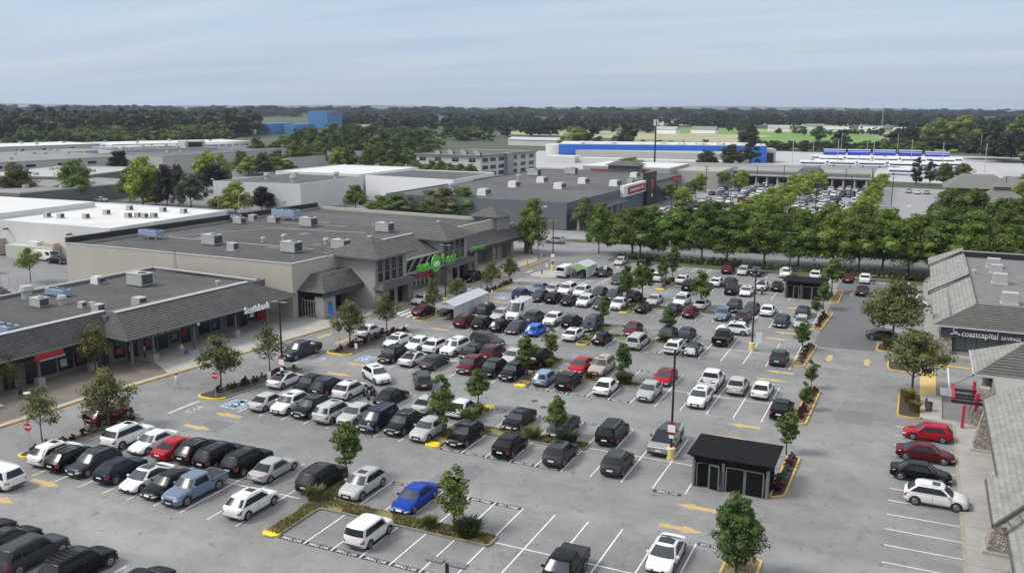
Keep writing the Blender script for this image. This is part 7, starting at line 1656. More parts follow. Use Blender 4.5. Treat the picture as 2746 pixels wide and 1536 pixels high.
def tree(kind, x, y, h, w, color, label, group=None, cat='tree', name='tree', variants=2):
    var = random.randrange(variants); key = (kind, var)
    P_ = {'narrow': (5, 2.1, .9, 3600, .10, 40, 'narrow', .75, .07), 'oval': (5, 2.7, 1.4, 4000, .105, 44, 'oval', .75, .08), 'open': (4.8, 2.6, .9, 2200, .10, 26, 'vase', .5, .06), 'flower': (5.6, 2.8, 1.0, 3200, .10, 34, 'oval', .6, .07),
          'bigoval': (5.6, 3.2, .5, 9000, .085, 70, 'oval', .8, .1), 'birch': (7.4, 6.2, 2.0, 6500, .14, 46, 'oval', .42, .12), 'young': (5.3, 4.4, 1.4, 3600, .115, 40, 'cone', .35, .09), 'sparse': (5.0, 4.2, 1.3, 1900, .11, 34, 'cone', .12, .07),
          'street': (11, 8.6, 1.5, 9500, .20, 64, 'cone', .72, .18), 'round': (7.5, 7.5, 2.4, 3000, .24, 26, 'oval', .7, .15), 'big': (16, 13, 1.2, 7000, .36, 60, 'oval', .78, .3), 'dark': (12, 10, .8, 6000, .27, 52, 'oval', .8, .25), 'fir': (16, 7, .6, 2400, .4, 26, 'cone', .7, .25), 'yard': (6, 4.8, 2.2, 2600, .15, 18, 'oval', .5, .08)}[kind]
    H0, W0, z0, n, ls, nb, shp, core, r0 = P_
    if key not in TPROTO:
        t = thing(name, 'x', cat); cm = crown_mesh('crown', hash_(kind) + var * 17, H0, W0, z0, n, ls, nb, shp, core); c = bpy.data.objects.new('crown', cm); C.objects.link(c); c.parent = t
        trunk_mesh(H0, z0, W0, r0, var).build('trunk', BARK, t, smooth=True); TPROTO[key] = t; o = t
    else: o = dup(TPROTO[key])
    o.location = (x, y, 0); o.scale = (w / W0, w / W0, h / H0); o.rotation_euler = (0, 0, random.uniform(0, 6.28)); o['label'] = label; o['category'] = cat; o.name = name
    if group: o['group'] = group
    elif 'group' in o: del o['group']
    for ch in o.children:
        if ch.name.startswith('crown'): j = random.uniform(.8, 1.22); q = random.uniform(.88, 1.16); ch.color = (color[0] * j * q, color[1] * j, color[2] * j, 1)
    return o
def hash_(s): return sum(ord(c) * (i + 3) for i, c in enumerate(s))
G1 = (.078, .128, .024); G2 = (.105, .16, .028); GY = (.15, .20, .034); OL = (.118, .13, .038); DK = (.034, .050, .021); PUR = (.022, .014, .017); LIME = (.18, .25, .03); FARG = (.045, .065, .027)
KC = {'narrow': G1, 'oval': G1, 'open': G2, 'flower': G1, 'bigoval': (.07, .115, .022), 'birch': OL, 'young': OL, 'sparse': OL, 'street': (.085, .135, .016), 'yard': GY}
random.seed(4)
for (k, x, y, h, w, label) in TREES: tree(k, x, y, h, w, KC[k], label, 'young trees in the parking lot islands')
# big street trees along both sides of the road
random.seed(8); n_ = 0
us = [-59.8, -52.6, -50.9, -43.5, -38.3, -33.4, -26.5, -20.3, -14.0, -9.4, -5.3, -.8, 4.5, 10, 15.5, 21, 27, 33]
for i, u in enumerate(us):
    v = (174.8 + .10 * (u + 40)) if u > -30 else 174.4
    if u > -8: v += 1.0
    tree('street', u, v, random.uniform(8.8, 11.8), random.uniform(9, 11.4) if i else 7, KC['street'], 'broad green street tree, %s from the left on the near side of the road' % ordinal(i + 1), 'street trees along the road', variants=4)
us2 = [-47, -41, -34.5, -28, -22, -16, -10.5, -5, 0, 5.5, 10, 16, 22, 28, 34, 40, 46]
for i, u in enumerate(us2):
    tree('street', u, rd(u) + 21.5 + random.uniform(-1, 1), random.uniform(7.6, 10.2), random.uniform(10, 12.5), (.068, .108, .014), 'darker street tree, %s from the left on the far side of the road' % ordinal(i + 1), 'street trees along the road', variants=4)
for i in range(9): tree('street', -70 + i * 6.2, 205 + random.uniform(-2, 3), random.uniform(5.5, 7.5), random.uniform(7, 9), (.10, .14, .02), 'yellow green tree, %s from the left at the near edge of the far lot' % ordinal(i + 1), 'trees at the near edge of the far lot', variants=4)
for i in range(14):
    u = 6 + (i % 7) * 5.6 + random.uniform(-1, 1); v = 214 + (i // 7) * 9
    tree('street', u, v, random.uniform(10, 13), random.uniform(10, 12), (.062, .096, .014), 'leafy tree, %s in the thick grove right of the far parking lot' % ordinal(i + 1), 'grove at the right beyond the road', variants=4)
tree('street', -74, 205, 8, 6, OL, 'small tree at the near corner of the dark store'); 
# far lot rows
random.seed(12)
for i in range(17): f = i / 16; tree('round', -38.5 + f * 1.5 + random.uniform(-.8, .8) + (2.5 if i % 2 else -2.0), 226 + f * 130, random.uniform(5.6, 6.8), random.uniform(7, 8.8), LIME, 'bright green tree, %s going away in the left row of the far lot' % ordinal(i + 1), 'bright green trees in the far lot')
for i in range(15): f = i / 14; tree('round', -13.5 + random.uniform(-.8, .8), 232 + f * 128, random.uniform(5.4, 6.6), random.uniform(5.5, 7), LIME, 'bright green tree, %s going away in the right row of the far lot' % ordinal(i + 1), 'bright green trees in the far lot')
for i, (x, y) in enumerate(((-68, 296), (-72, 318), (-66, 330), (-62, 344), (-74, 340), (-58, 318), (-70, 272), (-64, 262), (-60, 246))): tree('round', x, y, 6.5, 7, LIME if i % 2 else G2, 'bright round tree, %s of those beside the red store sign' % ordinal(i + 1), 'trees beside the store sign')
# roadside trees at left
TC = dict(OL=OL, G2=G2, LIME=LIME, PUR=PUR, GG=(.075, .085, .05), DK=DK, GY=GY, G1=G1)
for x, y, h, w, c, lb in LTREES: tree('street' if h < 11 else 'dark', x, y, h, w, TC[c], lb, None, variants=4)
random.seed(14)
for i, (x, y, h, w, c) in enumerate(CLUMP): tree('dark', x, y, h, w, dict(a=(.07, .11, .022), b=(.095, .14, .026), c=(.05, .075, .022), d=(.06, .09, .02), e=LIME)[c], 'rounded green tree, %s of the dense clump left of the office block' % ordinal(i + 1), 'dense tree clump left of the office block', variants=4)
for i in range(10): tree('dark', -205 + i * 4.2 + random.uniform(-1, 1), 322 + random.uniform(-4, 4), random.uniform(6, 8), 7, G2, 'small light green tree, %s along the left side of the office block' % ordinal(i + 1), 'small trees by the office block')
# trees mid field and right
MT = [('big', -205, 545, 17, 20, G2, 'big light topped tree above the office block roof'), ('fir', -192, 545, 18, 12, DK, 'dark conifer beside the big light topped tree'), ('big', -176, 560, 20, 16, (.05, .06, .03), 'tall olive tree right of the storage tank'), ('big', -112, 640, 20, 15, FARG, 'dark tree in front of the field left of the mast'), ('dark', -96, 440, 9, 13, DK, 'dark bushy tree before the grey hall'), ('dark', -86, 446, 12, 12, DK, 'tallest dark tree before the grey hall'), ('fir', -80, 465, 16, 11, DK, 'dark tree at the right end of the blue depot'), ('big', -56, 700, 14, 14, DK, 'round dark tree behind the depot yard fence'), ('dark', -90, 880, 13, 18, G1, 'lone round bush in the green field'),
      ('dark', -120, 356, 7, 14, LIME, 'yellow green shrubs left of the hipped store wing'), ('dark', -112, 362, 9, 18, GY, 'long rounded green shrubs behind the store wing'), ('dark', 8, 420, 7, 8, OL, 'small grey green tree in the light yard'), ('dark', 16, 424, 7, 8.5, OL, 'round grey green tree, right of two in the light yard'), ('fir', -2, 392, 11, 6, DK, 'dark conifer left of the green fascia store'), ('fir', 3, 390, 10, 6, DK, 'second dark conifer left of the green fascia store'), ('dark', 8, 385, 9, 7, G1, 'dark green tree right of the two conifers'), ('dark', 12, 345, 5, 5, PUR, 'reddish shrub in front of the green fascia')]
for k, x, y, h, w, c, lb in MT: tree(k, x, y, h, w, c, lb)
for i in range(12): tree('dark', -70 + i * 6.5 - 5, 655 + random.uniform(-6, 6), random.uniform(6, 9), 13, random.choice((FARG, G1)), 'hedge tree, %s from the left behind the blue coaches' % ordinal(i + 1), 'trees behind the depot yard')
RT = [('big', 8, 800, 21, 24, (.15, .19, .045), 'huge pale green tree beyond the coaches, leftmost of four'), ('big', 27, 792, 24, 26, (.15, .19, .045), 'huge pale green tree beyond the coaches, second of four'), ('big', 72, 850, 23, 24, (.16, .22, .04), 'huge pale green tree beyond the coaches, third of four'), ('big', 92, 850, 22, 24, (.16, .22, .04), 'huge pale green tree beyond the coaches, rightmost of four'), ('big', 44, 650, 13, 20, DK, 'dark tree at the back of the yard'), ('big', 50, 480, 17, 18, (.09, .11, .055), 'pale silvery green willow at the right edge'), ('big', 62, 430, 19, 22, (.07, .095, .025), 'green tree in front of the willow at the right edge'), ('big', 54, 370, 14, 18, (.06, .085, .02), 'broad tree behind the right hand pavilions')]
for k, x, y, h, w, c, lb in RT: tree(k, x, y, h, w, c, lb)
for i in range(16): tree('big', -20 + i * 8.5, 700 + random.uniform(-14, 14), random.uniform(9, 14), random.uniform(15, 20), random.choice((DK, FARG, (.02, .028, .015))), 'dark tree, %s from the left in the belt behind the depot yard' % ordinal(i + 1), 'dark tree belt behind the yard')
for i in range(14): tree('dark', 30 + (i % 5) * 7 + random.uniform(-2, 2), 290 + (i // 5) * 24, random.uniform(7, 10), 10, random.choice((GY, G2)), 'green tree, %s among the pavilions at right' % ordinal(i + 1), 'trees among the pavilions')
# woods as masses
def wood(name, label, pts, color, seed, n=520, ls=1.2):
    rg = np.random.default_rng(seed); V = []; F = []; o_ = 0
    base = [crown_mesh('w', seed + k, 1.0, 1.0, .0, n, ls / 18.0, 16, sh, .75) for k, sh in enumerate(('oval', 'oval', 'oval') if name == 'woods' else ('oval', 'cone', 'oval'))]; arr = []
    for me in base:
        co_ = np.empty(len(me.vertices) * 3); me.vertices.foreach_get('co', co_); arr.append((co_.reshape(-1, 3), [tuple(p.vertices) for p in me.polygons]))
    for (x, y, h, w_) in pts:
        vv, ff = arr[rg.integers(0, 3)]; a = rg.uniform(0, 6.28); c, s = math.cos(a), math.sin(a); q = vv.copy(); X = (q[:, 0] * c - q[:, 1] * s) * w_ + x; Y = (q[:, 0] * s + q[:, 1] * c) * w_ + y
        V.append(np.stack([X, Y, q[:, 2] * h], 1)); F += [tuple(i + o_ for i in f) for f in ff]; o_ += len(vv)
    me = bpy.data.meshes.new(name); me.from_pydata(np.vstack(V).tolist(), [], F); me.materials.append(FOLW); me.update(); o = bpy.data.objects.new(name, me); C.objects.link(o); o.color = (*color, 1); tag(o, label, 'woodland', kind='stuff'); return o
FOLW = FOL.copy(); FOLW.name = 'far_foliage'
for nd_ in FOLW.node_tree.nodes:
    if nd_.type == 'TEX_NOISE': nd_.inputs['Scale'].default_value = .05
rg = np.random.default_rng(44)
def belt(p0, p1, depth, n, h0, h1, w0, w1):
    o_ = []
    for i in range(n): f = rg.random(); dpt = rg.uniform(0, depth); dx, dy = p1[0] - p0[0], p1[1] - p0[1]; L = math.hypot(dx, dy); o_.append((p0[0] + dx * f - dy / L * dpt, p0[1] + dy * f + dx / L * dpt, rg.uniform(h0, h1), rg.uniform(w0, w1)))
    return o_
wood('woods', 'dark continuous wood closing the view at left', belt((-760, 470), (-580, 690), 130, 150, 18, 26, 24, 34) + belt((-700, 560), (-670, 740), 80, 50, 17, 23, 22, 30), (.034, .048, .02), 60)
wood('woods', 'dark wood behind the factory and the office block', belt((-660, 900), (-430, 1060), 150, 90, 15, 21, 22, 30), (.032, .046, .021), 61)
wood('treeline', 'broken line of dark trees across the middle distance', belt((-450, 1000), (-330, 1180), 60, 30, 14, 19, 20, 26) + belt((-470, 1250), (-230, 1420), 60, 44, 14, 20, 20, 28) + belt((-420, 760), (-330, 860), 40, 14, 14, 19, 16, 20) + belt((-330, 950), (-200, 1130), 30, 14, 10, 14, 14, 18), (.030, .042, .021), 62)
wood('treeline', 'long conifer treeline beyond the green fields', belt((-290, 1320), (20, 1560), 80, 110, 15, 23, 18, 26) + belt((-40, 1440), (330, 1440), 120, 110, 14, 20, 20, 28), (.026, .038, .020), 63)
wood('woods', 'dark woods at the far right behind the willow', belt((90, 760), (260, 1000), 140, 70, 15, 23, 20, 28) + belt((66, 560), (150, 760), 60, 46, 13, 20, 18, 24), (.028, .036, .018), 64)
wood('hedgerow', 'low hedge of trees along the near edge of the fields', belt((-190, 620), (-60, 668), 22, 50, 4, 7, 9, 13) + belt((-150, 1010), (80, 1080), 14, 34, 6, 10, 9, 12), (.05, .07, .025), 65)
wood('bushes', 'green roadside bushes between the industrial park and the wood', [q for q in belt((-600, 440), (-400, 610), 50, 110, 9, 16, 13, 19) if not .72 < -q[0] / q[1] < .90], (.09, .13, .028), 66)
wood('bushes', 'green bushes and limes below the blue factory', belt((-370, 480), (-300, 560), 60, 30, 6, 9, 13, 18) + belt((-420, 640), (-340, 700), 60, 34, 9, 12, 14, 18), (.075, .105, .026), 67)
wood('far_woods', 'faint blue green line of woods on the horizon', belt((-2100, 1400), (420, 2900), 700, 420, 16, 27, 60, 110), (.022, .032, .022), 68, 260, 1.6)
# fields and hills
fg = mat('green_crop', (.12, .22, .035), .95, var=.22, scale=.012, detail=8, aspect=(1, 4, 1)); fy = mat('pale_field', (.30, .28, .16), .95, var=.15, scale=.01, detail=6); fb = mat('brown_field', (.26, .23, .18), .95, var=.15, scale=.01)
sheet('green_field', [[(-230, 690), (60, 690), (140, 1320), (-330, 1320)]], fg, -.02)
sheet('pale_field', [[(-430, 900), (-150, 780), (-150, 1000), (-480, 1120)], [(-200, 1160), (90, 1100), (110, 1190), (-230, 1250)], [(-380, 1500), (0, 1580), (0, 1900), (-600, 1900)]], fy, 0.0)
sheet('brown_field', [[(-40, 960), (70, 940), (90, 1090), (-60, 1080)], [(-150, 700), (-60, 720), (-130, 800)]], fb, .02)
b = MB(); random.seed(2); n = 60; vs = []
for i in range(n + 1):
    x = -11000 + 14000 * i / n; y = 8600 + x * .2; hgt_ = 24 + 9 * math.sin(i * .35) + random.uniform(-5, 5); vs += [(x, y, -5), (x - 60, y + 600, hgt_), (x - 100, y + 2400, -5)]
b.add(vs, [(3 * i + j, 3 * i + 3 + j, 3 * i + 4 + j, 3 * i + 1 + j) for i in range(n) for j in (0, 1)]); o = b.build('hills', mat('hill_forest', (.02, .035, .04), .95, var=.2, scale=.002), None, smooth=True); o['kind'] = 'structure'
# shrubs, grasses, hedges ---------------------------------------------------------
def tuft_mesh(name, seed, w, h, n=260, droop=.5):
    rg = random.Random(seed); vs = []; fs = []
    for i in range(n):
        a = rg.uniform(0, 6.28); r_ = rg.random() ** .7 * w * .28; hh = h * rg.uniform(.6, 1.1); lean = rg.uniform(.1, droop) * w; p0 = (math.cos(a) * r_, math.sin(a) * r_, 0); a2 = a + rg.uniform(-.6, .6)
        p1 = (p0[0] + math.cos(a2) * lean * .35, p0[1] + math.sin(a2) * lean * .35, hh * .7); p2 = (p0[0] + math.cos(a2) * lean, p0[1] + math.sin(a2) * lean, hh * rg.uniform(.75, 1.0)); tx, ty = -math.sin(a2) * .03, math.cos(a2) * .03; o_ = len(vs)
        vs += [(p0[0] - tx, p0[1] - ty, 0), (p0[0] + tx, p0[1] + ty, 0), (p1[0] + tx, p1[1] + ty, p1[2]), (p1[0] - tx, p1[1] - ty, p1[2]), p2]; fs += [(o_, o_ + 1, o_ + 2, o_ + 3), (o_ + 3, o_ + 2, o_ + 4)]
    me = bpy.data.meshes.new(name); me.from_pydata(vs, [], fs); me.materials.append(FOL); me.update(); return me
TM = [tuft_mesh('tuft', i, 1.4, 1.0, 420) for i in range(3)]
for i, (x, y, w_, h_, c, lb) in enumerate([(-40.6, 52.3, 1.6, 1.2, (.13, .14, .05), 'tall straw coloured grass clump beside the dark SUV in the T island'), (-30.2, 52.1, 1.2, .9, (.09, .10, .025), 'small round green grass clump on the T island'), (-27.2, 52.2, 2.3, 1.2, (.04, .06, .015), 'large dark green grass mound at the end of the T island'), (-38.2, 75.3, 1.8, 1.1, (.13, .16, .05), 'pale grass clump at the head of the second island'), (-38.0, 73.4, 1.8, 1.2, (.13, .16, .05), 'pale grass clump in the middle of the second island stem'),
      (-30.6, 71.7, 1.9, 1.0, (.15, .15, .05), 'straw grass clump on the second island crossbar'), (-27.0, 71.4, 2.2, 1.3, (.035, .05, .015), 'dark green grass mound at the end of the second island'), (-27.9, 91.2, 2.3, 1.2, (.07, .08, .022), 'green brown grass mound under the narrow tree of the third island'), (-38.0, 93.4, 1.6, .9, (.10, .13, .035), 'green grass clump on the third island stem'), (-38.1, 95, 1.4, .9, (.10, .13, .035), 'green grass clump near the top of the third island stem'), (-32.1, 91.1, 1.0, .8, (.14, .07, .03), 'rust coloured grass clump beside the tan SUV'), (.6, 97.5, 1.9, 1.5, (.20, .17, .05), 'golden ornamental grass in the right planter, larger'), (1.3, 94.7, 1.4, 1.1, (.16, .14, .05), 'golden ornamental grass in the right planter, smaller'),
      (-28.3, 110.6, 2.0, 1.0, (.07, .08, .025), 'grass mound beside the navy sedan'), (-2.2, 119.5, 1.5, 1.3, (.14, .13, .05), 'straw grass clump in the upper birch bed'), (-38.2, 148, 1.4, .9, (.13, .12, .05), 'dry grass clump on the short island near the road'), (-38.2, 150.5, 1.4, .9, (.12, .10, .05), 'second dry grass clump on the short island near the road'), (-8.9, 93, 1.0, .8, (.13, .08, .04), 'rusty grass clump in the upper right hand strip')]):
    me = TM[i % 3]; o = bpy.data.objects.new('ornamental_grass', me); C.objects.link(o); o.location = (x, y, .08); o.scale = (w_ / 1.4, w_ / 1.4, h_ / .95); o.color = (*c, 1); o.rotation_euler = (0, 0, i); tag(o, lb, 'ornamental grass', 'ornamental grasses in the islands')
def cover(areas, n, cols, label):
    rg = random.Random(3); vs = []; fs = []
    for i in range(n):
        x0, x1, y0, y1 = rg.choice(areas); x, y = rg.uniform(x0, x1), rg.uniform(y0, y1)
        if math.sin(x * 1.7) + math.sin(y * 2.3 + x) < rg.uniform(-1.4, .6): continue
        a = rg.uniform(0, 6.28); h = rg.uniform(.08, .26); o_ = len(vs); dx, dy = math.cos(a) * .06, math.sin(a) * .06
        vs += [(x - dx, y - dy, .1), (x + dx, y + dy, .1), (x + dy * 2.5, y - dx * 2.5, .1 + h)]; fs.append((o_, o_ + 1, o_ + 2))
    me = bpy.data.meshes.new('grass_cover'); me.from_pydata(vs, [], fs); me.materials.append(FOL); me.update(); o = bpy.data.objects.new('grass_cover', me); C.objects.link(o); o.color = (*cols, 1); tag(o, label, 'grass', kind='stuff')
cover([(-40.6, -39.5, 46.6, 57.4), (-39.5, -25.4, 51.5, 52.9), (-39.5, -25.4, 51.5, 52.9), (-38.6, -37.5, 67, 77), (-37.4, -25.4, 71, 72.4), (-37.4, -25.4, 71, 72.4), (-38.6, -37.5, 86, 97), (-37.3, -26, 90.5, 91.8)], 30000, (.16, .145, .045), 'patchy dry grass on the kerbed parking islands')
cover([(-38.6, -37.5, 105, 116), (-37.3, -26, 109.9, 111.1), (-39.1, -38, 124.5, 135.4), (-37.9, -25.8, 129.4, 130.6)], 14000, (.10, .13, .03), 'green grass on the farther kerbed parking islands')
def shrub_row(p0, p1, n, size, cols, label, group, jit=.4, name='shrub'):
    for i in range(n):
        f = (i + .5) / n; k = random.randrange(3); key = ('shrub', k)
        if key not in TPROTO: TPROTO[key] = crown_mesh('shrub', 90 + k, 1.0, 1.2, .0, 420, .1, 9, 'oval', .55)
        o = bpy.data.objects.new(name, TPROTO[key]); C.objects.link(o); o.location = (p0[0] + (p1[0] - p0[0]) * f + random.uniform(-jit, jit) * .5, p0[1] + (p1[1] - p0[1]) * f + random.uniform(-jit, jit), .05); s_ = size * random.uniform(.75, 1.25); o.scale = (s_, s_, s_ * .9); o.rotation_euler = (0, 0, random.random() * 6); o.color = (*random.choice(cols), 1)
        tag(o, label % ordinal(i + 1), 'shrub', group)
random.seed(17); RD = (.085, .012, .016); DR = (.045, .012, .014); GR = (.06, .085, .025); GG = (.10, .11, .07)
shrub_row((-69.0, 49.6), (-67.3, 60), 10, .75, [RD, DR, GR, GG], 'low shrub, %s up the bed by the nearest stop sign', 'shrubs in the beds', .3)
shrub_row((-66.2, 68.8), (-64.0, 80), 16, .8, [RD, DR, DR, GR], 'low reddish shrub, %s up the bed left of the first lamp', 'shrubs in the beds', .5)
shrub_row((-64.0, 88.3), (-62.4, 101), 18, .8, [RD, DR, RD, GR], 'low reddish shrub, %s up the bed below the white lane car', 'shrubs in the beds', .6)
shrub_row((-63.3, 126.4), (-62.9, 138), 12, .8, [RD, DR, GG], 'low reddish shrub, %s up the bed at the supermarket', 'shrubs in the beds', .3)
shrub_row((-8.3, 69), (-8.2, 77), 8, .85, [RD, DR, GG, GG], 'low shrub, %s up the bed by the near waste shelter', 'shrubs in the beds', .3)
shrub_row((-8.9, 87), (-8.6, 97), 8, .8, [RD, DR, GR], 'low shrub, %s up the strip above the waste shelter', 'shrubs in the beds', .3)
shrub_row((-11.4, 107.4), (-11.1, 116), 8, .8, [RD, DR, GG], 'low shrub, %s up the strip right of the grey crossover', 'shrubs in the beds', .3)
shrub_row((-11.5, 127), (-11.2, 136), 7, .8, [RD, DR, GR], 'low shrub, %s up the strip beside the dark asphalt', 'shrubs in the beds', .3)
shrub_row((-38.2, 144.5), (-38.3, 152), 6, .8, [GG, GR, (.12, .07, .04)], 'low brownish shrub, %s up the short island', 'shrubs in the beds', .3)
shrub_row((-54, 169.4), (2, 171.5), 52, 1.5, [GR, (.045, .065, .02), (.05, .08, .02)], 'clipped hedge bush, %s from the left along the near road verge', 'hedge between lot and road', .5, 'hedge_bush')
shrub_row((-2.8, 169.0), (2.2, 171), 8, 1.5, [GR, DR], 'bush, %s in the bed left of the right hand sidewalk', 'hedge between lot and road', 1.2, 'hedge_bush')
shrub_row((-83.5, 52), (-82.2, 56), 5, .9, [(.03, .04, .02)], 'dark clipped shrub, %s in the plaza planter', 'plaza shrubs', .2)
shrub_row((-69, 203), (-30, 210), 16, 1.5, [GR, (.04, .06, .02)], 'bush, %s along the near edge of the far lot', 'bushes by the far lot', 1.0, 'hedge_bush')
b = MB(); b.box(-55.5, 2.2, 167.0, 172.0, 0, .12); o = b.build('verge', mat('verge_grass', (.075, .085, .03), .95)); o['kind'] = 'structure'
# ================================================================ STREET FURNITURE
def lamp(x, y, h, label, sgn=1, board=False):
    t = thing('parking_lamp', label, 'lamp post', (x, y, 0), 0, 'black parking lot lamps')
    b = MB(); b.cyl(0, 0, 0, 1.0, .38, 20); b.cyl(0, 0, 1.0, 1.06, .35, 20, r2=.28); b.build('base', mat('base_yellow', (.64, .50, .20), .8, var=.1, scale=2) if sgn == 1 else BRIGHTYEL, t)
    b = MB(); b.cyl(0, 0, 1.0, h, .11, 10, r2=.09); b.build('pole', BLACKM, t)
    b = MB()
    b.box(-1.0, -.18, -.2, .2, h - .02, h + .07); b.box(.18, 1.0, -.2, .2, h - .02, h + .07); b.box(-.2, .2, -.03, .03, h - .02, h + .03); b.build('lamp_head', mat('lamp_grey', (.14, .14, .14), .5), t)
    if board: 
        b = MB(); b.box(-.33, .33, -.14, -.11, 2.35, 3.35); s_ = b.build('sign_board', PLATE, t); b = MB(); b.box(-.33, .33, -.15, -.14, 3.15, 3.36); b.box(-.33, .33, -.15, -.14, 2.34, 2.48); b.build('red_stripe', REDP, s_); b = MB(); b.box(-.2, .2, -.13, -.1, 1.9, 2.2); b.build('small_sign', PLATE, t)
lamp(-17.8, 72.4, 9.8, 'tall black lot lamp with red and white board by the stainless truck', 1, True)
lamp(-61.2, 74.3, 9.4, 'tall black lot lamp at the head of the left red shrub bed', 2, True)
lamp(-17.65, 111.4, 10.2, 'tall black lot lamp below the white crossover driving across', 1)
lamp(-65.1, 118.0, 9.2, 'tall black lot lamp between the small trees at the supermarket', 1)
lamp(-61.1, 152.1, 9.3, 'tall black lot lamp with boards on the pale traffic island', 1, True)
lamp(-20.2, 163.9, 8.1, 'tall black lot lamp in front of the street trees by the white crossover', 1)
lamp(-18.0, 32.5, 9.8, 'black lot lamp with only its head showing at the bottom edge', 1)
def street_lamp(x, y, h, label, a=0, col=None):
    t = thing('street_lamp', label, 'street lamp', (x, y, 0), a, 'curved grey street lamps'); m = mat('galvanised', (.5, .5, .49), .5, .3)
    b = MB(); b.tube([(0, 0, 0), (0, 0, h * .72), (.15, 0, h * .86), (.6, 0, h * .96), (1.3, 0, h)], [.1, .07, .06, .05, .045], 8); b.build('pole', m, t); b = MB(); b.hexa([(1.2, -.12, h - .08), (1.95, -.1, h - .05), (1.95, .1, h - .05), (1.2, .12, h - .08)], [(1.2, -.08, h + .05), (1.9, -.06, h + .06), (1.9, .06, h + .06), (1.2, .08, h + .05)]); b.build('lamp_head', WHITE, t)
street_lamp(-35, 194, 9, 'curved grey street lamp among the trees near the black road SUV'); street_lamp(13.6, 208.8, 8, 'curved street lamp above the bank roof at right', 0); street_lamp(-72.5, 172, 9.5, 'curved street lamp beside the tree at the supermarket corner'); street_lamp(-3.5, 203, 10, 'street lamp half hidden in the right hand street trees')
street_lamp(-176, 190, 10, 'street lamp at the left roadside clump', PI); street_lamp(-208, 232, 9, 'street lamp before the light industrial wall', 0); street_lamp(-158, 178, 8, 'pale street lamp by the olive tree at the white roof', 0)
for i, (x, y) in enumerate(((-66, 262), (-58, 300), (-50, 262), (-27, 268), (-20, 300), (-24, 330), (-70, 320), (-46, 340), (-16, 340), (-54, 330), (24, 318), (-8, 300))): 
    t = thing('parking_lamp', 'thin dark lamp post, %s in the far parking area' % ordinal(i + 1), 'lamp post', (x, y, 0), 0, 'lamp posts of the far lot'); b = MB(); b.cyl(0, 0, 0, 9, .11, 8); b.build('pole', BLACKM, t); b = MB(); b.box(-.9, .9, -.2, .2, 8.95, 9.1); b.build('lamp_head', mat('lamp_grey', (.14,) * 3, .5), t)
for i, (x, y) in enumerate(((-52, 486), (-40, 486), (-60, 470), (-24, 505), (-6, 505), (8, 470), (26, 470), (-50, 630), (-34, 630), (-16, 630), (30, 600), (34, 602), (38, 604))):
    b = MB(); b.cyl(0, 0, 0, 14, .14, 6); o = b.build('yard_mast', GREYM, None, loc=(x, y, 0)); tag(o, 'thin mast, %s standing in the bus yard' % ordinal(i + 1), 'mast', 'thin masts in the bus yard')
t = thing('cell_mast', 'tall dark phone mast with white panels in front of the blue depot', 'phone mast', (-112, 402, 0)); b = MB(); b.cyl(0, 0, 0, 24, .45, 12, r2=.3); b.build('pole', BLACKM, t); b = MB(); [b.box(.9 * math.cos(a) - .15, .9 * math.cos(a) + .15, .9 * math.sin(a) - .15, .9 * math.sin(a) + .15, 21.5, 24.2) for a in (0, 1.6, 3.1, 4.7)]; b.build('antenna_panel', WHITE, t); b = MB(); [b.box(-1.1, 1.1, -.05, .05, z, z + .1) for z in (21.4, 23)]; b.box(-.05, .05, -1.1, 1.1, 22, 22.1); b.build('bracket', BLACKM, t)
b = MB()
for k in range(14): z = k * 2.6; r0 = 1.6 * (1 - k / 16); r1 = 1.6 * (1 - (k + 1) / 16); [b.tube([(r0 * math.cos(a), r0 * math.sin(a), z), (r1 * math.cos(a + 2.1), r1 * math.sin(a + 2.1), z + 2.6)], .09, 4) for a in (0, 2.1, 4.2)]; [b.tube([(r0 * math.cos(a), r0 * math.sin(a), z), (r1 * math.cos(a), r1 * math.sin(a), z + 2.6)], .12, 4) for a in (0, 2.1, 4.2)]
o = b.build('lattice_tower', GREYM, None, loc=(-52, 1240, 0)); tag(o, 'lattice radio tower in front of the far treeline', 'radio tower')
for i in range(5):
    t = thing('power_frame', 'grey steel power frame, %s at the right edge of the woods' % ordinal(i + 1), 'power frame', (86 + i * 7, 560 + i * 6, 0), .3, 'steel power frames'); b = MB(); b.box(-4, -3.7, -.15, .15, 0, 17); b.box(3.7, 4, -.15, .15, 0, 17); b.build('post', GREYM, t); b = MB(); b.box(-4.6, 4.6, -.2, .2, 15.4, 16); b.build('beam', GREYM, t)
def stop_sign(x, y, label, rz=0):
    t = thing('stop_sign', label, 'stop sign', (x, y, 0), rz, 'red stop signs'); b = MB(); b.cyl(0, 0, 0, 2.35, .035, 8); b.build('post', GREYM, t)
    b = MB(); oct_ = [(.38 * math.cos(PI / 8 + k * PI / 4), .38 * math.sin(PI / 8 + k * PI / 4)) for k in range(8)]; b.prism(oct_, -.012, .012); b.v = [(v[0], v[2] - .05, v[1] + 2.35) for v in b.v]; p = b.build('sign_face', mat('stop_red', (.5, .02, .03), .5), t)
    textobj('STOP', 'lettering', WLET, p, .27, (0, -.066, 2.35), (PI / 2, 0, 0), .002, bold=.008, xs=.95)
stop_sign(-69.2, 49.8, 'red stop sign at the near end of the first red shrub bed', R(20)); stop_sign(-65.3, 68.5, 'red stop sign in the bed under the second left tree', R(20)); stop_sign(-65.4, 90.6, 'small stop sign seen under the leafy tree below the white lane car', R(60)); stop_sign(-64.6, 111.9, 'red stop sign in front of the cart shelter beside the red sedan', R(20))
def post_sign(x, y, z, w_, h_, m, label, name='post_sign'):
    t = thing(name, label, 'sign', (x, y, 0), R(20)); b = MB(); b.cyl(0, 0, 0, z, .03, 6); b.build('post', GREYM, t); b = MB(); b.box(-w_ / 2, w_ / 2, -.05, -.035, z - h_, z); b.build('sign_face', m, t)
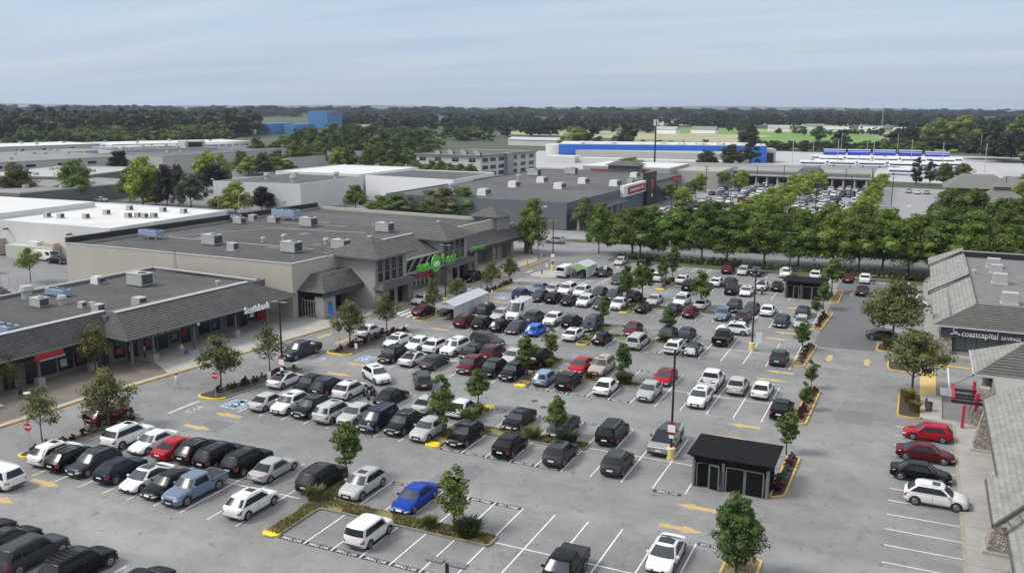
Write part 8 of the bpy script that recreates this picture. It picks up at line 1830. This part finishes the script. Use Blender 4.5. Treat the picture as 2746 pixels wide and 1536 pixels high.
post_sign(-59.9, 146.2, 2.4, .5, .7, PLATE, 'white sign on a thin post on the pale traffic island'); post_sign(-50.1, 149.8, 2.2, .55, .75, PLATE, 'white parking sign in front of the dark grey crossover'); post_sign(-48.0, 150.5, 2.2, .5, .7, PLATE, 'white sign, just right of the parking sign'); post_sign(-37.9, 153.2, 2.9, 1.9, .7, mat('pale_green_board', (.25, .42, .16), .6), 'pale green board between the far narrow trees'); post_sign(-56.5, 114.6, 1.9, .45, .8, PLATE, 'white sign in front of the black estate car'); post_sign(-16.9, 111.6, 2.4, .8, 1.4, PLATE, 'white board hanging beside the lamp under the white crossover'); post_sign(-63.3, 74.6, 1.4, .4, .9, PLATE, 'small white sign in front of the white fastback'); post_sign(-70, 162, 2, .5, .5, REDP, 'red sign near the supermarket corner'); post_sign(-21.5, 163, 1.8, .5, .8, PLATE, 'white board at the foot of the far lamp'); post_sign(-61.9, 89.2, 1.2, .35, .7, PLATE, 'small white sign beside the convertible-like white sedan')
for i, (x, y) in enumerate(((-66.7, 153.1), (-66.9, 160.4), (-67.8, 108))): b = MB(); b.cyl(0, 0, 0, 1.5, .13, 12); b.cyl(0, 0, 1.5, 1.58, .13, 12, r2=.06); o = b.build('bollard', YEL if i < 1 else TRIM, None, loc=(x, y, 0)); tag(o, ['yellow bollard at the near end of the yellow bar', 'pale bollard at the far end of the yellow bar', 'pale bollard beside the red striped crossing'][i], 'bollard')
b = MB(); b.box(-.12, .12, 0, 10, 0, .2); o = b.build('barrier_kerb', YEL, None, loc=(-66.5, 153.3, 0)); tag(o, 'long yellow barrier kerb between the two bollards', 'barrier')
t = thing('fire_hydrant', 'dark fire hydrant on the pale traffic island', 'hydrant', (-61.4, 147.6, .14)); b = MB(); b.cyl(0, 0, 0, .62, .13, 12); b.cyl(0, 0, .62, .75, .14, 12, r2=.05); b.build('barrel', mat('hydrant_dark', (.08, .03, .03), .6), t); b = MB(); b.tube([(-.24, 0, .45), (.24, 0, .45)], .07, 8); b.build('outlet', GREYM, t)
t = thing('litter_bin', 'brown slatted litter bin with domed lid beside the right planter', 'litter bin', (2.6, 95.4, .13)); b = MB(); b.cyl(0, 0, 0, .85, .3, 16, r2=.34); b.build('drum', mat('brown_slats', (.11, .07, .055), .8, var=.3, scale=9, aspect=(3, 3, .1)), t); b = MB(); b.cyl(0, 0, .85, .92, .35, 16); b.build('rim', BLACKM, t)
t = thing('ash_post', 'steel topped ash post beside the litter bin', 'ash post', (2.35, 96.6, .13)); b = MB(); b.cyl(0, 0, 0, .95, .1, 10); b.build('post', BLACKM, t); b = MB(); b.cyl(0, 0, .95, 1.1, .13, 10, r2=.07); b.build('cap', CHROME, t)
t = thing('cafe_table', 'small pale cafe table with two dark chairs on the brown plaza', 'table', (-81.9, 59.3, .14)); b = MB(); b.cyl(0, 0, .7, .74, .4, 16); b.build('table_top', PLATE, t); b = MB(); b.cyl(0, 0, 0, .7, .04, 8); b.cyl(0, 0, 0, .03, .25, 12); b.build('leg', BLACKM, t)
for k, dx in enumerate((-.9, .9)):
    t = thing('cafe_chair', 'dark cafe chair, %s of the pale plaza table' % ('near side' if k else 'far side'), 'chair', (-81.9 + dx, 59.3, .14), (PI / 2) * (1 if k else -1)); b = MB(); b.box(-.2, .2, -.2, .2, .43, .46); b.build('seat', BLACKM, t); b = MB(); b.box(-.2, .2, -.22, -.18, .46, .9); b.build('backrest', BLACKM, t)
    for lx in (-.18, .16):
        for ly in (-.18, .16): b = MB(); b.box(lx, lx + .02, ly, ly + .02, 0, .43); b.build('leg', BLACKM, t)
b = MB(); b.box(-84, -81.8, 51.4, 56.6, .13, .4); o = b.build('planter', CONC); tag(o, 'low concrete planter box of dark shrubs on the plaza', 'planter')
t = thing('bench', 'pale bench beside the stone entrance pier of the supermarket', 'bench', Wp(8.6, 21, .13), AW); b = MB(); b.box(-.3, .3, -.9, .9, .42, .48); b.build('seat', FRAME, t); b = MB(); b.box(-.34, -.28, -.9, .9, .48, .9); b.build('backrest', FRAME, t)
for yy in (-.8, .72): b = MB(); b.box(-.28, .28, yy, yy + .08, 0, .42); b.build('leg', FRAME, t)
# yard stuff left
b = MB(); b.box(-6, 6, -1.25, 1.25, 0, 2.6, 0); b.box(-6.05, -6.0, -1.25, 1.25, 0, 2.6, 1); o = b.build('shipping_container', [mat('pale_green_box', (.42, .46, .38), .7), mat('dark_green_box', (.02, .16, .09), .6)], None, loc=(-158.5, 119.5, 0)); tag(o, 'pale container with dark green end in front of the loading doors', 'container')
o.rotation_euler = (0, 0, .1)
t = thing('slatted_rack', 'grey slatted rack with wooden pallets at the left edge', 'rack', (-153.5, 104, 0)); b = MB(); [b.box(-3 + k * .4, -2.86 + k * .4, -.05, .05, 0, 2.2) for k in range(16)]; b.box(-3.1, 3.2, -.5, 1.5, 2.2, 2.35); b.build('slats', TRIM, t)
b = MB(); [b.box(-2 + k * .22, -1.86 + k * .22, 0, .3, 0, 1.1) for k in range(14)]; o = b.build('wooden_pallets', mat('pallet_wood', (.32, .2, .11), .9), None, loc=(-153, 102.6, 0)); tag(o, 'upright wooden pallets leaning before the slatted rack', 'pallets')
t = thing('mesh_fence', 'thin wire fence behind the shop strip roof', 'fence', (-128, 96, 0), R(-12)); b = MB(); [b.cyl(k * 3, 0, 0, 2.0, .05, 6) for k in range(-8, 9)]; b.build('posts', GREYM, t); b = MB(); [b.box(-24, 24, -.012, .012, z, z + .02) for z in (.3, .7, 1.1, 1.5, 1.9)]; b.build('wire', GREYM, t)
# ================================================================ PEOPLE
SKIN = mat('skin', (.42, .26, .19), .7); HAIR = mat('hair_dark', (.02, .015, .012), .8)
def person(x, y, rz, label, top, bottom, stride=.22, arms=(.25, -.25), z=0, held=None, h=1.7):
    """one skinned body: trunk, neck, head, tapering limbs, hands with five fingers"""
    V = []; E_ = []; Rr = []; 
    def v(p, r_, par=None):
        V.append(p); Rr.append(r_); 
        if par is not None: E_.append((par, len(V) - 1))
        return len(V) - 1
    pel = v((0, 0, .93), .135); wst = v((0, 0, 1.08), .12, pel); ch = v((0, .01, 1.28), .15, wst); sh = v((0, 0, 1.41), .10, ch); nk = v((0, 0, 1.49), .055, sh); hd0 = v((0, .01, 1.56), .082, nk); hd = v((0, .015, 1.66), .095, hd0); v((0, .01, 1.735), .06, hd)
    for s_, st in ((1, stride), (-1, -stride)):
        hp = v((s_ * .095, 0, .88), .098, pel); kn = v((s_ * .10, st * .7 + .02, .49), .062, hp); an = v((s_ * .10, st * 1.05 - .02 - abs(st) * .1, .09 + max(0, -st) * .12), .042, kn); v((s_ * .115, st * 1.05 + .13 - abs(st) * .1, .045 + max(0, -st) * .06), .035, an)
        sl_ = v((s_ * .185, 0, 1.385), .06, sh); sw_ = arms[0 if s_ > 0 else 1]; el = v((s_ * .225, sw_ * .5, 1.11), .042, sl_); wrt = v((s_ * .225, sw_ * 1.0 + .1, .89), .028, el); pm = v((s_ * .225, sw_ * 1.15 + .13, .81), .034, wrt)
        for q in range(4): f1 = v((s_ * .225 - .026 + q * .018, sw_ * 1.2 + .155, .755 - .004 * (q in (1, 2))), .0095, pm); v((s_ * .225 - .026 + q * .018, sw_ * 1.2 + .14, .715 - .008 * (q in (1, 2))), .008, f1)
        th = v((s_ * .225 - s_ * .04, sw_ * 1.15 + .17, .79), .011, pm); v((s_ * .225 - s_ * .055, sw_ * 1.15 + .19, .755), .009, th)
    me = bpy.data.meshes.new('person'); me.from_pydata(V, E_, []); o = bpy.data.objects.new('person', me); C.objects.link(o); md = o.modifiers.new('k', 'SKIN')
    for i, r_ in enumerate(Rr): me.skin_vertices[0].data[i].radius = (r_ * (1.25 if i in (pel, wst, ch, sh) else 1), r_ * (.85 if i in (pel, wst, ch, sh) else 1))
    me.skin_vertices[0].data[0].use_root = True; m2_ = o.modifiers.new('s', 'SUBSURF'); m2_.levels = 1; m2_.render_levels = 1
    dg = bpy.context.evaluated_depsgraph_get(); dg.update(); nm = bpy.data.meshes.new_from_object(o.evaluated_get(dg)); o.modifiers.clear(); o.data = nm; nm.materials.clear()
    for m in (SKIN, mat('cloth_' + top, CLOTH[top], .9), mat('cloth_' + bottom, CLOTH[bottom], .9), mat('shoe', (.03, .03, .03), .7)): nm.materials.append(m)
    for p in nm.polygons:
        zc_ = p.center.z; p.use_smooth = True; ax = abs(p.center.x) > .17
        p.material_index = 0 if zc_ > 1.47 or (ax and zc_ < 1.0) else 1 if zc_ > .95 or (ax and zc_ > .95) else 3 if zc_ < .09 else 2
    bm = bmesh.new(); bmesh.ops.create_icosphere(bm, subdivisions=2, radius=.108); hm = bpy.data.meshes.new('hair'); [setattr(q, 'co', Vector((q.co.x * .95, q.co.y * 1.05 - .012, max(q.co.z, -.02) + 1.665))) for q in bm.verts]; bm.to_mesh(hm); bm.free(); hm.materials.append(HAIR); ho = bpy.data.objects.new('hair', hm); C.objects.link(ho); ho.parent = o
    o.location = (x, y, z); o.rotation_euler = (0, 0, rz); o.scale = (h / 1.78,) * 3; tag(o, label, 'person'); return o
CLOTH = dict(white=(.62, .60, .58), cream=(.5, .45, .38), black=(.015, .015, .016), grey=(.3, .33, .4), jeans=(.03, .05, .10), navy=(.02, .03, .07), tan=(.35, .28, .2), beige=(.42, .36, .3))
person(-71.2, 69.0, R(-30), 'person in white top and trousers walking across the store lane', 'white', 'cream', .28)
person(-79.7, 78.4, R(-10), 'person in pale top and trousers walking past the cafe', 'cream', 'tan', .26, z=.14)
person(-83.0, 75.8, R(100), 'person in a grey top standing by the cafe door', 'grey', 'black', .05, z=.14)
person(-70.0, 56.2, R(80), 'person in black behind the left bed carrying a box', 'black', 'beige', .12)
person(-44.4, 65.6, R(-60), 'person in grey shirt and jeans walking in front of the navy minivan', 'grey', 'jeans', .3)
person(-63.2, 126.4, R(-80), 'person in black, left of two by the supermarket trees', 'black', 'black', .1)
person(-62.6, 127.4, R(-80), 'person in black, right of two by the supermarket trees', 'black', 'black', .15)
person(-60.4, 124.7, R(-100), 'person in white top pushing toward the accessible bay', 'white', 'beige', .2)
person(-39.4, 111.6, R(160), 'person in navy standing at the front of the dark grey minivan', 'navy', 'navy', .06)
person(-24.7, 104.5, R(40), 'person in black at the front left corner of the convertible', 'black', 'black', .08)
person(-23.1, 104.6, R(-30), 'person in black at the front right corner of the convertible', 'black', 'black', .1)
b = MB(); b.hexa([(-.25, -.15, 0), (.25, -.15, 0), (.3, .15, 0), (-.3, .15, 0)], [(-.18, -.1, .5), (.2, -.1, .45), (.2, .1, .45), (-.2, .1, .5)]); o = b.build('shopping_bag', mat('bag_blue', (.08, .07, .35), .7), None, loc=(-79.3, 78.75, .45)); tag(o, 'violet blue bag carried by the person at the cafe', 'bag')
b = MB(); b.box(-.3, .3, -.22, .22, 0, .4); o = b.build('cardboard_box', mat('cardboard', (.38, .27, .18), .9), None, loc=(-70.42, 56.25, .95)); tag(o, 'cardboard box in the arms of the person behind the left bed', 'box')
# ================================================================ HAZE
if HAZE:
    b = MB(); b.box(-13000, 5000, -900, 13000, -6, 320); o = b.build('haze', []); o.data.materials.clear(); m = bpy.data.materials.new('haze'); m.use_nodes = True; t = m.node_tree; t.nodes.clear()
    oo = t.nodes.new('ShaderNodeOutputMaterial'); pv = t.nodes.new('ShaderNodeVolumePrincipled'); pv.inputs['Color'].default_value = (.72, .82, .95, 1); pv.inputs['Density'].default_value = HAZE; pv.inputs['Anisotropy'].default_value = .2; t.links.new(pv.outputs[0], oo.inputs['Volume']); o.data.materials.append(m); o['kind'] = 'stuff'
    m.cycles.homogeneous_volume = True if hasattr(m.cycles, 'homogeneous_volume') else None
